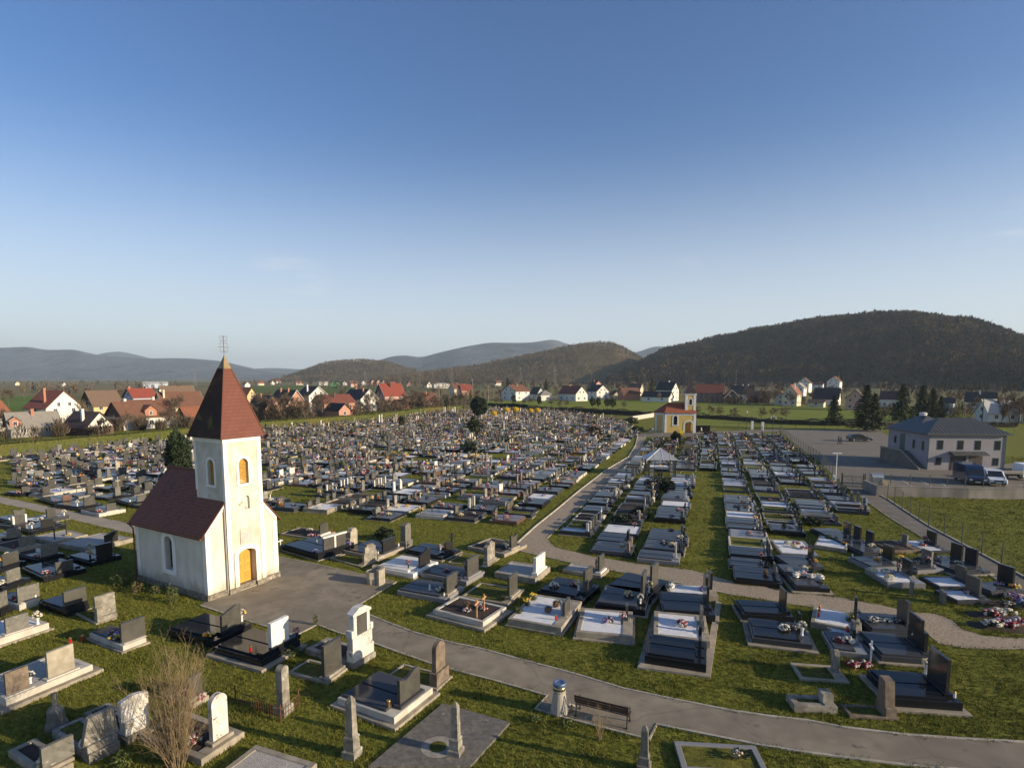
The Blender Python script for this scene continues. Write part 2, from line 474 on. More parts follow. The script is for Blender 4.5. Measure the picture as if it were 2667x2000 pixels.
def make_grass(name, blades):
 m, nt, bs = new_mat(name)
 n1 = noise_node(nt, 0.16, 3)
 n2 = noise_node(nt, 1.4, 5, 0.65)
 n3 = noise_node(nt, 26, 4, 0.7)
 k = 1.62
 c = ramp(nt, n2.outputs['Fac'], [(0.3, (0.054 * k, 0.060 * k, 0.011 * k)), (0.5, (0.091 * k, 0.095 * k, 0.019 * k)), (0.70, (0.14 * k, 0.125 * k, 0.032 * k))])
 c2 = ramp(nt, n1.outputs['Fac'], [(0.35, (0.062 * k, 0.068 * k, 0.012 * k)), (0.6, (0.12 * k, 0.116 * k, 0.026 * k))])
 col = mix(nt, 0.45, c, c2)
 d = noise_node(nt, 0.5, 6, 0.7)
 df = nt.nodes.new('ShaderNodeMapRange')
 df.inputs[1].default_value, df.inputs[2].default_value = 0.56, 0.68
 nt.links.new(d.outputs['Fac'], df.inputs[0])
 dm = nt.nodes.new('ShaderNodeMath'); dm.operation = 'MULTIPLY'; dm.inputs[1].default_value = 0.6
 nt.links.new(df.outputs[0], dm.inputs[0])
 col = mix(nt, dm.outputs[0], col, (0.15, 0.11, 0.055))
 col = mottle(nt, col, n3)
 nt.links.new(col, bs.inputs['Base Color'])
 bs.inputs['Roughness'].default_value = 0.9
 bs.inputs['Specular IOR Level'].default_value = 0.15
 if not blades:
  bump(nt, bs, n3.outputs['Fac'], 1.0, 0.10)
 return m
M_grass = make_grass('lawn_grass', False)
M_blade = make_grass('grass_blades', True)
def make_far_ground():
 """valley floor: lawn near, patchwork of fields far off"""
 m, nt, bs = new_mat('valley_floor')
 geo = nt.nodes.new('ShaderNodeNewGeometry').outputs['Position']
 mp = nt.nodes.new('ShaderNodeMapping'); mp.inputs['Scale'].default_value = (0.006, 0.0022, 0); mp.inputs['Rotation'].default_value = (0, 0, 0.3)
 nt.links.new(geo, mp.inputs['Vector'])
 vo = nt.nodes.new('ShaderNodeTexVoronoi'); vo.inputs['Scale'].default_value = 1.0
 nt.links.new(mp.outputs['Vector'], vo.inputs['Vector'])
 bw = nt.nodes.new('ShaderNodeRGBToBW'); nt.links.new(vo.outputs['Color'], bw.inputs[0])
 fld = ramp(nt, bw.outputs[0], [(0.25, (0.11, 0.125, 0.03)), (0.45, (0.19, 0.19, 0.055)), (0.6, (0.24, 0.19, 0.09)), (0.8, (0.15, 0.17, 0.035))])
 n3 = noise_node(nt, 0.02, 5, 0.7)
 fld = mix(nt, n3.outputs['Fac'], fld, (0.17, 0.14, 0.075))
 n2 = noise_node(nt, 1.4, 5, 0.65)
 near = ramp(nt, n2.outputs['Fac'], [(0.3, (0.10, 0.112, 0.019)), (0.5, (0.165, 0.172, 0.033)), (0.7, (0.24, 0.22, 0.06))])
 n1 = noise_node(nt, 0.16, 3)
 near = mix(nt, n1.outputs['Fac'], near, (0.175, 0.185, 0.034))
 n4 = noise_node(nt, 26, 4, 0.7)
 near = mottle(nt, near, n4)
 sep = nt.nodes.new('ShaderNodeSeparateXYZ'); nt.links.new(geo, sep.inputs[0])
 mr = nt.nodes.new('ShaderNodeMapRange'); mr.inputs[1].default_value, mr.inputs[2].default_value = 170, 300
 nt.links.new(sep.outputs[1], mr.inputs[0])
 col = mix(nt, mr.outputs[0], near, fld)
 nt.links.new(col, bs.inputs['Base Color'])
 bs.inputs['Roughness'].default_value = 0.95
 bs.inputs['Specular IOR Level'].default_value = 0.1
 bump(nt, bs, n4.outputs['Fac'], 0.7, 0.04)
 return m
def ground_grid():
 xs = np.concatenate([-np.geomspace(14000, 60, 26), np.linspace(-58, 78, 60), np.geomspace(80, 14000, 26)])
 ys = np.concatenate([[-600, -200, -60, -20, 0], np.linspace(8, 120, 70), np.geomspace(124, 14000, 34)])
 X, Y = np.meshgrid(xs, ys)
 Z = np.zeros_like(X)
 v = np.stack([X, Y, Z], -1).reshape(-1, 3)
 nx, ny = len(xs), len(ys)
 i = np.arange(nx - 1)[None, :] + np.arange(ny - 1)[:, None] * nx
 f = np.stack([i, i + 1, i + 1 + nx, i + nx], -1).reshape(-1, 4)
 o = link('ground', np_mesh('ground', v, f, make_far_ground()))
 o['kind'] = 'structure'
ground_grid()
PX = lambda *pts: [at(x, y) for x, y in pts]
UP = PX((920, 1584), (987, 1612), (1075, 1646), (1160, 1670), (1252, 1690), (1380, 1724), (1500, 1756), (1626, 1794), (1753, 1821), (1898, 1850), (2000, 1865), (2100, 1876), (2199, 1895), (2362, 1914), (2520, 1925), (2667, 1933), (2900, 1944))
LOa = PX((826, 1627), (870, 1644), (915, 1659), (977, 1677), (1050, 1703), (1127, 1730), (1174, 1743), (1300, 1776), (1425, 1812))
BAY = PX((1394, 1847), (1480, 1872), (1600, 1903), (1691, 1926), (1711, 1887))
LOb = PX((1825, 1910), (1970, 1939), (2100, 1960), (2199, 1973), (2362, 1993), (2520, 2006), (2700, 2018), (2900, 2030))
FORE = PX((722, 1450), (800, 1465), (900, 1487), (1032, 1516))
FOREb = PX((522, 1577), (608, 1606), (700, 1634), (767, 1657))
path_poly = [FORE[0]] + FORE[1:] + UP + list(reversed(LOb)) + list(reversed(BAY)) + list(reversed(LOa)) + list(reversed(FOREb)) + [at(540, 1562)]
sheet('asphalt_path', path_poly, 0.03, asphalt)
kb = MB()
for pl in (UP, LOa + BAY + LOb, FOREb + [LOa[0]], FORE, [FORE[-1], UP[0]]):
 strip_band(kb, pl, 0.10, -0.05, 0.055)
k = kb.build('path_kerb', kerb_mat); k['kind'] = 'structure'
GL = PX((1347, 1415), (1395, 1371), (1444, 1332), (1510, 1277), (1580, 1223), (1637, 1190), (1655, 1160), (1661, 1134))
GR = PX((1425, 1402), (1480, 1350), (1542, 1294), (1601, 1245), (1640, 1212), (1668, 1175), (1682, 1134))
GU = PX((1425, 1402), (1444, 1424), (1544, 1449), (1660, 1468), (1800, 1484), (1900, 1512), (1980, 1526), (2067, 1544), (2181, 1555), (2290, 1575), (2362, 1592), (2440, 1600), (2477, 1613), (2506, 1639), (2560, 1656), (2667, 1662), (2900, 1668))
GD = PX((1347, 1433), (1462, 1460), (1575, 1482), (1703, 1505), (1775, 1520), (1925, 1552), (2040, 1570), (2153, 1587), (2260, 1611), (2400, 1632), (2420, 1655), (2445, 1676), (2506, 1688), (2580, 1691), (2667, 1691), (2900, 1694))
sheet('gravel_path', GL + list(reversed(GR)) + GU[1:] + list(reversed(GD)), 0.02, gravel_path)
kb = MB()
strip_band(kb, GL, 0.12, -0.05, 0.10)
strip_band(kb, PX((1347, 1433), (1462, 1460), (1575, 1482), (1703, 1505), (1775, 1520), (1925, 1552)), 0.08, -0.05, 0.04)
strip_band(kb, GR, 0.08, -0.05, 0.05)
k = kb.build('gravel_kerb', concrete_pale); k['kind'] = 'structure'
LPU = PX((-250, 1245), (0, 1293), (120, 1318), (240, 1343), (372, 1370)); LPD = PX((-250, 1262), (0, 1311), (90, 1330), (172, 1350), (260, 1371), (372, 1397))
sheet('pale_path', LPU + list(reversed(LPD)), 0.025, mat('pale_paving', (0.40, 0.34, 0.26), (0.31, 0.26, 0.20), 0.8, 0.9, 0.2, 60, wide=((0.26, 0.22, 0.16), 0.3, 0.4)))
RL = PX((2205, 1268), (2311, 1345), (2420, 1410), (2582, 1501), (2667, 1553), (2800, 1640)); RR = PX((2248, 1268), (2311, 1300), (2416, 1369), (2552, 1441), (2667, 1503), (2850, 1600))
sheet('fence_path', RL + list(reversed(RR)), 0.03, asphalt_pale)
kb = MB(); strip_band(kb, RR, 0.14, -0.05, 0.10); strip_band(kb, RL, 0.08, -0.05, 0.05)
k = kb.build('fence_path_kerb', kerb_mat); k['kind'] = 'structure'
CAR = PX((2028, 1119), (2290, 1119), (2330, 1150), (2413, 1214), (2597, 1212), (2667, 1204), (2850, 1206), (2950, 1275), (2667, 1275), (2285, 1271), (2205, 1268), (2195, 1262), (2130, 1201), (2066, 1153))
sheet('car_park', CAR, 0.04, asphalt_pale)
sheet('chapel_lane', PX((1560, 1128), (1647, 1129), (1720, 1127), (1915, 1122), (2028, 1118), (2028, 1124), (1915, 1131), (1780, 1138), (1647, 1137), (1560, 1134)), 0.035, asphalt_pale)
meadow_mat = mat('meadow_grass', (0.195, 0.235, 0.034), (0.15, 0.18, 0.026), 0.05, 0.95, 0.6, 8, 0.1, stretch=(1, 6, 1), wide=((0.20, 0.19, 0.045), 0.02, 0.5), spec=0.1)
sheet('meadow', PX((1268, 1043), (1500, 1040), (1601, 1040), (1813, 1047), (2039, 1055), (2152, 1061), (2300, 1066), (2420, 1078), (2640, 1086), (2800, 1090), (2800, 1098), (2420, 1102), (2200, 1101), (2005, 1096), (1813, 1082), (1607, 1071), (1268, 1056)), 0.03, meadow_mat)
sheet('verge', PX((1815, 1092), (2005, 1105), (2200, 1111), (2420, 1111), (2640, 1118), (2640, 1128), (2420, 1117), (2028, 1117), (1815, 1108)), 0.03, meadow_mat)
sheet('field', PX((-300, 1040), (120, 1030), (110, 1066), (-300, 1085)), 0.05, mat('young_crop', (0.13, 0.19, 0.03), (0.095, 0.15, 0.022), 0.03, 0.95, spec=0.1))
sheet('field', PX((640, 1006), (860, 1003), (1010, 1010), (860, 1027), (640, 1030)), 0.05, mat('pasture', (0.11, 0.15, 0.03), (0.085, 0.115, 0.025), 0.02, 0.95, spec=0.1))
sheet('field', PX((-300, 1002), (240, 998), (300, 1004), (100, 1012), (-300, 1018)), 0.05, mat('stubble', (0.21, 0.17, 0.085), (0.16, 0.13, 0.06), 0.02, 0.95, spec=0.1))
mk = MB()
for (x0, y0, x1, y1) in ((2348, 1251, 2382, 1270), (2397, 1252, 2430, 1270), (2449, 1258, 2472, 1270), (2655, 1262, 2690, 1272)):
 a, b = at(x0, y0), at(x1, y1); n = Vector((-(b - a).y, (b - a).x)).normalized() * 0.06
 mk.add([(*(a - n), 0.046), (*(b - n), 0.046), (*(b + n), 0.046), (*(a + n), 0.046)], [(0, 1, 2, 3)])
for i in range(4):
 a, b = at(2294 + i * 5, 1254 + i * 4.0), at(2308 + i * 6.5, 1252.5 + i * 4.2)
 n = Vector((-(b - a).y, (b - a).x)).normalized() * 0.22
 mk.add([(*(a - n), 0.046), (*(b - n), 0.046), (*(b + n), 0.046), (*(a + n), 0.046)], [(0, 1, 2, 3)], 1)
k = mk.build('road_marking', [mat('marking_white', (0.6, 0.58, 0.52), (0.42, 0.4, 0.36), 3, 0.8), mat('marking_yellow', (0.55, 0.40, 0.10), (0.42, 0.30, 0.08), 3, 0.8)]); k['kind'] = 'structure'
def hill(name, ridge, dist, base_frac, material, depth=0.5, seed=1, rough=0.06, nr=22, smooth_base=1.6, sub=6):
 """heightfield whose skyline follows surveyed bearings; ridge at 'dist' metres, foot nearer, falling away behind"""
 r = np.random.default_rng(seed)
 ridge = sorted(ridge)
 bx = np.array([p[0] * 1.2057 for p in ridge]); by = np.array([p[1] * 1.2057 for p in ridge])
 n = max(60, int((bx[-1] - bx[0]) / sub))
 xs = np.linspace(bx[0], bx[-1], n)
 ys = np.interp(xs, bx, by)
 ker = np.ones(5) / 5
 ys = np.convolve(np.pad(ys, 2, mode='edge'), ker, 'valid')
 az = np.arctan((xs - 1333.5) / F_PX)
 dist = np.interp(xs, [bx[0], bx[-1]], dist) if isinstance(dist, tuple) else np.full(n, float(dist))
 hz = np.maximum(0.0, (HORIZON - ys) / F_PX * dist)
 hz = np.where(hz > 0, hz + H_CAM, 0)
 fr = np.concatenate([np.linspace(0, 1, nr), np.linspace(1, 2, 8)[1:]])
 V = []
 ph = r.uniform(0, 6.28, 12)
 for q in fr:
  if q <= 1:
   d = dist * (base_frac + (1 - base_frac) * q)
   prof = (0.5 - 0.5 * math.cos(math.pi * min(1, q) ** 0.9)) ** (1 / smooth_base) if q > 0 else 0
  else:
   d = dist * (1 + depth * (q - 1)); prof = 0.5 + 0.5 * math.cos(math.pi * (q - 1))
  wig = sum(np.sin(az * dist.mean() / s + ph[i] + q * (3 + i)) / (i + 1) for i, s in enumerate(dist.mean() * q_ for q_ in (.11, .05, .023, .012)))
  wig = wig * rough * (0 if q in (0,) else math.sin(math.pi * min(q, 1.0)))
  z = hz * np.clip(prof * (1 + wig), 0, None) - (3 if q == 0 or q == 2 else 0)
  if q < 1:
   z = np.minimum(z, H_CAM + (hz - H_CAM) * (d / dist) * 0.985 + 0)
   z = np.maximum(z, -3)
  V.append(np.stack([d * np.tan(az), d, z], -1))
 V = np.array(V)
 nq, nx = V.shape[:2]
 i = np.arange(nx - 1)[None, :] + np.arange(nq - 1)[:, None] * nx
 f = np.stack([i, i + 1, i + 1 + nx, i + nx], -1).reshape(-1, 4)
 o = link(name, np_mesh(name, V.reshape(-1, 3), f, material, smooth=True))
 o['kind'] = 'structure'
 return V
wood_hill = mat('wooded_slope', (0.05, 0.037, 0.027), (0.025, 0.019, 0.014), 0.05, 1.0, 1.0, 0.09, 8.0, spec=0.0, detail=8, wide=((0.06, 0.055, 0.03), 0.006, 0.5), spots=((0.035, 0.03, 0.022), 0.02, 0.6))
wood_brown = mat('brown_wooded_slope', (0.15, 0.11, 0.065), (0.085, 0.06, 0.038), 0.03, 1.0, 1.0, 0.05, 10.0, spec=0.0, detail=8, wide=((0.12, 0.11, 0.05), 0.004, 0.5), spots=((0.05, 0.045, 0.03), 0.01, 0.58))
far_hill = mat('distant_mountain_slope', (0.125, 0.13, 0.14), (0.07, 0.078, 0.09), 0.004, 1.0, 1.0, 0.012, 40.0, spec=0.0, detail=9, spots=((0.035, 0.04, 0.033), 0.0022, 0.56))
RIDGE_R = [(1310, 816), (1340, 802), (1400, 770), (1440, 751), (1500, 738), (1560, 725), (1620, 713), (1700, 700), (1790, 687), (1880, 681), (1960, 679), (2040, 686), (2090, 698), (2140, 713), (2180, 725), (2230, 740), (2330, 765), (2500, 800)]
HILL_R = hill('wooded_hill', [(x, y + 11 + 11 * (x - 1310) / 1190) for x, y in RIDGE_R], (1750, 760), 0.60, wood_hill, seed=3, rough=0.10)
HILL_M = hill('brown_hill', [(820, 818), (900, 811), (960, 804), (1020, 797), (1080, 785), (1140, 773), (1200, 760), (1250, 750), (1300, 746), (1330, 749), (1360, 765), (1400, 788), (1440, 806), (1480, 818)], 2100, 0.62, wood_brown, seed=5, rough=0.08)
HILL_S = hill('low_hill', [(590, 822), (630, 814), (660, 804), (700, 789), (740, 783), (790, 781), (840, 786), (880, 799), (920, 811), (960, 821)], 2500, 0.72, wood_brown, seed=8, rough=0.08)
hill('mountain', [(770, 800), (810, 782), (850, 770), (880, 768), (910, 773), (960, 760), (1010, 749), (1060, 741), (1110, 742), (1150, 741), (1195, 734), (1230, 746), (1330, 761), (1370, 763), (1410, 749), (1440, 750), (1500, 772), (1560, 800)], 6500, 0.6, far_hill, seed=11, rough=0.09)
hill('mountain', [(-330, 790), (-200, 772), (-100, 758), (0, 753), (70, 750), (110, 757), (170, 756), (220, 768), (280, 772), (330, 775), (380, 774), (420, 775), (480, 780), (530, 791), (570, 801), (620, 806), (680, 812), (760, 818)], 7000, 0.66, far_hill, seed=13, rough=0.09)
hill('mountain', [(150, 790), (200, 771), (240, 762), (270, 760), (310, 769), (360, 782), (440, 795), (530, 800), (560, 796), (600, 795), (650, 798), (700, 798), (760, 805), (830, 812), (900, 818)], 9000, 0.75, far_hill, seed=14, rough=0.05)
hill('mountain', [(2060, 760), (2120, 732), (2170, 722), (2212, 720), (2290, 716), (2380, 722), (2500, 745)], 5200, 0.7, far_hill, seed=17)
GRID_A = R(-19)                      # long axis of the graves
U = Vector((math.cos(GRID_A), math.sin(GRID_A)))
T = Vector((-U.y, U.x))
ORIG = at(1344, 1412)
def st2w(s, t): return ORIG + U * s + T * t
def w2st(p):
 d = Vector((p[0], p[1])) - ORIG
 return d.dot(U), d.dot(T)
PLACED = []        # (centre, half length, half width, angle) for collision checks and grass masks
FLOWER_SLOTS = []  # (world pos, kind, label)  filled while graves are built
N_GRAVES = [0]
def head_outline(shape, w, h):
 a = w / 2
 if shape == 'rect':
  return [(-a, 0), (a, 0), (a, h), (-a, h)]
 if shape == 'arch':
  p = [(-a, 0), (a, 0), (a, h - a * .9)]
  return p + [(a * math.cos(t), h - a * .9 + a * .9 * math.sin(t)) for t in np.linspace(0.2, math.pi - 0.2, 9)] + [(-a, h - a * .9)]
 if shape == 'round':
  p = [(-a, 0), (a, 0), (a, h * .86)]
  return p + [(a * math.cos(t), h * .86 + h * .14 * math.sin(t)) for t in np.linspace(0.25, math.pi - 0.25, 9)] + [(-a, h * .86)]
 if shape == 'gable':
  return [(-a, 0), (a, 0), (a, h * .88), (0, h), (-a, h * .88)]
 if shape == 'slant':
  return [(-a, 0), (a, 0), (a, h * .82), (-a * .3, h), (-a, h * .97)]
 if shape == 'slantr':
  return [(-a, 0), (a, 0), (a, h), (a * .6, h), (-a, h * .74)]
 if shape == 'wave':
  top = [(a - 2 * a * i / 10, h * (.88 + .10 * math.sin(i / 10 * 2 * math.pi + .4))) for i in range(11)]
  return [(-a, 0), (a, 0)] + top
 if shape == 'horn':
  return [(-a * .82, 0), (a * .82, 0), (a, h), (0, h * .84), (-a, h)]
 if shape == 'trap':
  return [(-a, 0), (a, 0), (a * .8, h), (-a * .62, h * .97)]
 if shape == 'step':
  return [(-a, 0), (a, 0), (a, h * .55), (a * .82, h * .6), (a * .82, h * .85), (a * .55, h * .9), (a * .5, h), (-a * .5, h), (-a * .6, h * .9), (-a * .85, h * .86), (-a * .85, h * .55), (-a, h * .5)]
 if shape == 'three':
  return [(-a, 0), (a, 0), (a, h * .8), (a * .7, h * .87), (a * .38, h * .86), (a * .33, h * .98), (0, h), (-a * .33, h * .97), (-a * .38, h * .82), (-a * .7, h * .84), (-a, h * .77)]
 return [(-a, 0), (a, 0), (a, h), (-a, h)]
def bed_sheet(x0, x1, y0, y1, z, amp, n=10, mound=0.0):
 mb = MB()
 ny = max(3, int(n * (y1 - y0) / (x1 - x0)))
 vs = []
 for j in range(ny + 1):
  for i in range(n + 1):
   e = 0 if i in (0, n) or j in (0, ny) else 1
   u, v = i / n, j / ny
   vs.append((x0 + (x1 - x0) * u, y0 + (y1 - y0) * v, z + e * random.uniform(-amp, amp) + mound * math.sin(math.pi * u) * math.sin(math.pi * v)))
 fs = [(j * (n + 1) + i, j * (n + 1) + i + 1, (j + 1) * (n + 1) + i + 1, (j + 1) * (n + 1) + i) for j in range(ny) for i in range(n)]
 return mb.add(vs, fs)
STYLE_BASE = {'slab': granite_black, 'gravel': concrete, 'soil': concrete, 'grass': concrete, 'pale': granite_pale}
BEDMAT = {'gravel': gravel_white, 'ggravel': gravel_grey, 'soil': soil, 'grass': M_grass}
def inscription(x, y, z, w, h, side, mb):
 rows = max(2, int(h / 0.16))
 for r_ in range(rows):
  zz = z + h - (r_ + .5) * h / rows
  ln = w * random.uniform(0.3, 0.85)
  yy = y - ln / 2
  while yy < y + ln / 2:
   seg = random.uniform(0.05, 0.14)
   mb.add([(x, yy, zz - .018), (x, yy + seg, zz - .018), (x, yy + seg, zz + .018), (x, yy, zz + .018)], [(0, 3, 2, 1) if side < 0 else (0, 1, 2, 3)])
   yy += seg + 0.03
def grave(c, ang, L, W, style='slab', h=0.35, heads=None, base=None, slab=None, foot=0.0, fh=0.10, plates=2, label=None, group=None, bed=None, kerb=0.16,
   plinth=True, writing=False, parent_only=None):
 """heads: list of (shape, width, height, material, offset, extra dict)"""
 t = thing('grave', label, 'grave', (c[0], c[1], 0), ang, group)
 PLACED.append((Vector((c[0], c[1])), L / 2 + foot, W / 2 + foot, ang))
 base = base or (granite_black if style == 'slab' else concrete)
 slab = slab or granite_black
 zf = 0.0
 a, b = L / 2, W / 2
 if foot:
  MB().box(-a - foot, a + foot, -b - foot, b + foot, -.05, fh, ch=.015).build('footing', concrete, t)
  zf = fh
 if style == 'slab':
  MB().box(-a, a, -b, b, zf - .03, h, ch=.02).build('base', base, t)
  x0, x1 = -a + .10, a - (.52 if heads else .10)
  y0, y1 = -b + .10, b - .10
  tk = 0.09
  if plates == 1 or W < 1.2:
   MB().box(x0, x1, y0, y1, h + .003, h + tk, ch=.02).build('cover_slab', slab, t)
  else:
   k = max(2, plates)
   wd = (y1 - y0) / k
   for i in range(k):
    MB().box(x0, x1, y0 + i * wd + .035, y0 + (i + 1) * wd - .035, h + .003, h + tk, ch=.02).build('cover_slab', slab, t)
  top = h + tk
 else:
  mb = MB()
  kk = kerb
  mb.box(-a, a, -b, -b + kk, zf - .05, h, ch=.015).box(-a, a, b - kk, b, zf - .05, h, ch=.015)
  mb.box(-a, -a + kk, -b + kk, b - kk, zf - .05, h - .002, ch=.015)
  hx = a - (.50 if heads and plinth else kk)
  mb.box(hx, a, -b + kk, b - kk, zf - .05, h - .002, ch=.015)
  mb.build('kerb', base, t)
  bm = bed or BEDMAT[style]
  nm = {'gravel': 'gravel_bed', 'soil': 'soil_bed', 'grass': 'grass_bed'}.get(style, 'bed')
  bed_sheet(-a + kk, hx, -b + kk, b - kk, h - (.03 if style == 'gravel' else .05), .015, 12, 0.06 if style == 'soil' else 0).build(nm, bm, t, smooth=True)
  top = h
 if heads:
  for hd in heads:
   shape, w, hh, hm, off = hd[:5]
   ex = hd[5] if len(hd) > 5 else {}
   th = ex.get('t', .14)
   xh = a - .30 + ex.get('dx', 0)
   zb = h + .004
   if plinth:
    ph = ex.get('ph', .12)
    pw = min(W - .04, w + .25) if not ex.get('pfull') else W - .02
    MB().box(xh - .17, xh + .21, off - pw / 2, off + pw / 2, h + .003, h + ph, ch=.015).build('headstone_plinth', ex.get('pm', base), t)
    zb = h + ph + .002
   mb = MB()
   out = head_outline(shape, w, hh)
   M = Matrix.Translation((0, off, zb))
   if ex.get('lean'):
    M = Matrix.Translation((xh, off, zb)) @ Matrix.Rotation(ex['lean'], 4, 'Y') @ Matrix.Translation((-xh, 0, 0))
   mb.prism(out, xh - th / 2, xh + th / 2, 'x', 0, M)
   ho = mb.build('headstone', hm, t)
   if ex.get('pillars'):
    for q in ex['pillars']:
     yy = off + q * (w / 2)
     MB().box(xh - th / 2 - .03, xh + th / 2 + .03, yy - .07, yy + .07, zb, zb + hh * 1.02, ch=.01).build('headstone_pillar', ex.get('pmat', stone_clean_white), ho)
    if ex.get('bar'):
     MB().box(xh - th / 2 - .05, xh + th / 2 + .05, off - w / 2 - .08, off + w / 2 + .08, zb + hh * 1.02 + .002, zb + hh + .12, ch=.01).build('headstone_cap', stone_clean_white, ho)
   if ex.get('cross'):
    cx = MB(); yy = off + ex['cross'] * w / 2
    cx.box(xh - .05, xh + .05, yy - .05, yy + .05, zb, zb + hh + .5, ch=.01).box(xh - .05, xh + .05, yy - .22, yy + .22, zb + hh + .22, zb + hh + .32, ch=.01)
    cx.build('cross', hm, t)
   if writing or ex.get('writing'):
    m2 = MB()
    inscription(xh - th / 2 - .004, off, zb + hh * .15, w * .8, hh * .62, -1, m2)
    m2.build('inscription', mat('engraved_letters', (0.45, 0.43, 0.36), (0.3, 0.29, 0.25), 9, .7), ho)
 N_GRAVES[0] += 1
 t['top'] = 0
 del t['top']
 Mw = Matrix.Translation((c[0], c[1], 0)) @ Matrix.Rotation(ang, 4, 'Z')
 return t, Mw, top
def frame_px(zone, A, B, C, L=None, end='R'):
 b, c = g(zone, *B), g(zone, *C)
 if A is None:
  dv = (c - b).normalized()
  u = Vector((dv.y, -dv.x))
  if u.dot(U) < 0: u = -u
  a = b - u * L
 else:
  a = g(zone, *A)
  u = (b - a).normalized()
  L = (b - a).length
 v = Vector((-u.y, u.x))
 W = (c - b).dot(v)
 if W < 0:
  v = -v; W = -W
 ctr = a + u * L / 2 + v * W / 2
 ang = math.atan2(u.y, u.x)
 if end == 'L':
  ang += math.pi
 return ctr, ang, L, W
def gpx(zone, A, B, C, style, h, heads, label, L=None, end='R', minW=None, items=(), **kw):
 ctr, ang, L, W = frame_px(zone, A, B, C, L, end)
 W = max(W, minW or 0.8)
 t, Mw, top = grave(ctr, ang, L, W, style, h, heads, label=label, **kw)
 for it in items:          # (u -1..1 along, v -1..1 across, kind, label)
  p = Mw @ Vector((it[0] * L / 2, it[1] * W / 2, top - .005))
  FLOWER_SLOTS.append((p, it[2], it[3], 0))
 return t
SD, SB, SM, SO, SW, SC, SS, SN = stone_dark, stone_black, stone_mid, stone_old, stone_white, stone_clean_white, stone_sand, stone_brown
NG = 'graves beside the asphalt path'
gpx('X', (1128, 1606), (1258, 1640), (1308, 1596), 'soil', .42, None, 'pale concrete kerb grave of bare soil with two wooden crosses', foot=.28, fh=.16, base=concrete_pale, kerb=.2,
 items=((.05, -.35, 'bunch_purple', 'purple and red flowers at the foot of the nearer wooden cross'), (.2, .35, 'bunch_purple', 'purple wrapped bunch beside the farther wooden cross'), (.45, .2, 'bunch_red', 'red and purple bunch behind the farther wooden cross'), (-.1, -.05, 'dry', 'dry brown plant on the bare soil of the two-cross grave')))
gpx('K4', (690, 1200), (1245, 1300), (1440, 1010), 'gravel', .42, [('rect', .95, .75, SD, -.1, {'ph': .02})], 'white gravel grave with yellow daffodils along its left end', foot=.12, kerb=.2,
 items=((.25, .3, 'dry', 'dry brown shrub at the back of the daffodil grave'), (.15, -.15, 'dry', 'round dry brown shrub in the middle of the daffodil grave'), (.62, -.55, 'lantern_red', 'red lantern at the front corner of the daffodil grave'), (.55, .1, 'vase_white', 'white flower stems before the headstone of the daffodil grave'),
   (-.78, .55, 'daffodil', 'yellow daffodils at the back of the white gravel grave'), (-.8, .1, 'daffodil', 'half open daffodils left of the white gravel'), (-.82, -.5, 'greens', 'green tuft at the front left of the daffodil grave')))
gpx('K4', (1400, 1335), (1985, 1390), (2080, 1130), 'gravel', .40, [('rect', .55, .8, SD, .45, {'ph': .02})], 'white gravel grave with small dark headstone left of the narrow paved strip', foot=.15, kerb=.22,
 items=((.1, 0, 'bunch_purple', 'small purple arrangement in the middle of white gravel'), (.62, -.1, 'vase_pink', 'pink and red flowers in a vase by the small dark headstone')))
gpx('K4', (1000, 900), (1470, 1000), (1590, 830), 'slab', .42, [('rect', 1.15, 1.25, SD, .1)], 'black slab grave with tall dark headstone and a white vase', slab=granite_black,
 items=((-.55, -.35, 'dome_white', 'white flower dome on the front left of the black slab'), (.1, .3, 'bunch_pink', 'pink wreath lying on the black slab beside the white vase'), (.52, -.25, 'vase_cream', 'tall white vase of cream roses on the black slab')))
gpx('K4', (1600, 1045), (2120, 1115), (2190, 900), 'slab', .45, [('rect', .95, 1.5, SD, -.35), ('rect', .8, 1.3, SD, .6)], 'dark double slab grave with two upright headstones side by side', slab=granite_grey, foot=.15,
 items=((.2, 0, 'dome_cream', 'basket of cream flowers on the dark double slab'), (-.85, .3, 'lantern_white', 'clear lantern at the left end of the dark double slab'), (.75, -.6, 'vase_white', 'white vase of roses at the front headstone of the double slab')))
gpx('X', (1575, 1548), (1690, 1574), (1728, 1528), 'slab', .45, [('rect', 1.1, 1.35, SD, 0)], 'black slab grave behind the double slab, next to gravel path', foot=.2, plates=2,
 items=((.85, -.7, 'vase_cream', 'cream vase at the right end of the black slab near gravel path'),))
gpx('K4', (200, 925), (690, 1010), (850, 850), 'grass', .22, [('rect', 1.2, 1.15, SD, .1, {'pm': concrete})], 'grave with grass inside its kerb and a plain grey headstone',
 items=((.7, -.6, 'greens', 'green sprig beside the headstone of the grass filled grave'),))
gpx('K4', (550, 700), (975, 770), (1130, 640), 'gravel', .40, [('rect', 1.5, .95, SC, .1, {'pillars': (-.95, .35, .95), 'ph': .15, 'pm': stone_clean_white})], 'grave of patchy grey gravel with white framed headstone', bed=gravel_grey)
gpx('K4', (1260, 645), (1660, 715), (1745, 640), 'gravel', .25, [('rect', .95, 1.0, SD, 0, {'pm': stone_clean_white})], 'narrow gravel grave with dark headstone at the gravel path edge', bed=gravel_grey,
 items=((.25, 0, 'bunch_red', 'red wreath on the narrow gravel grave'), (.6, -.3, 'cross_small', 'thin brown cross on the narrow gravel grave')))
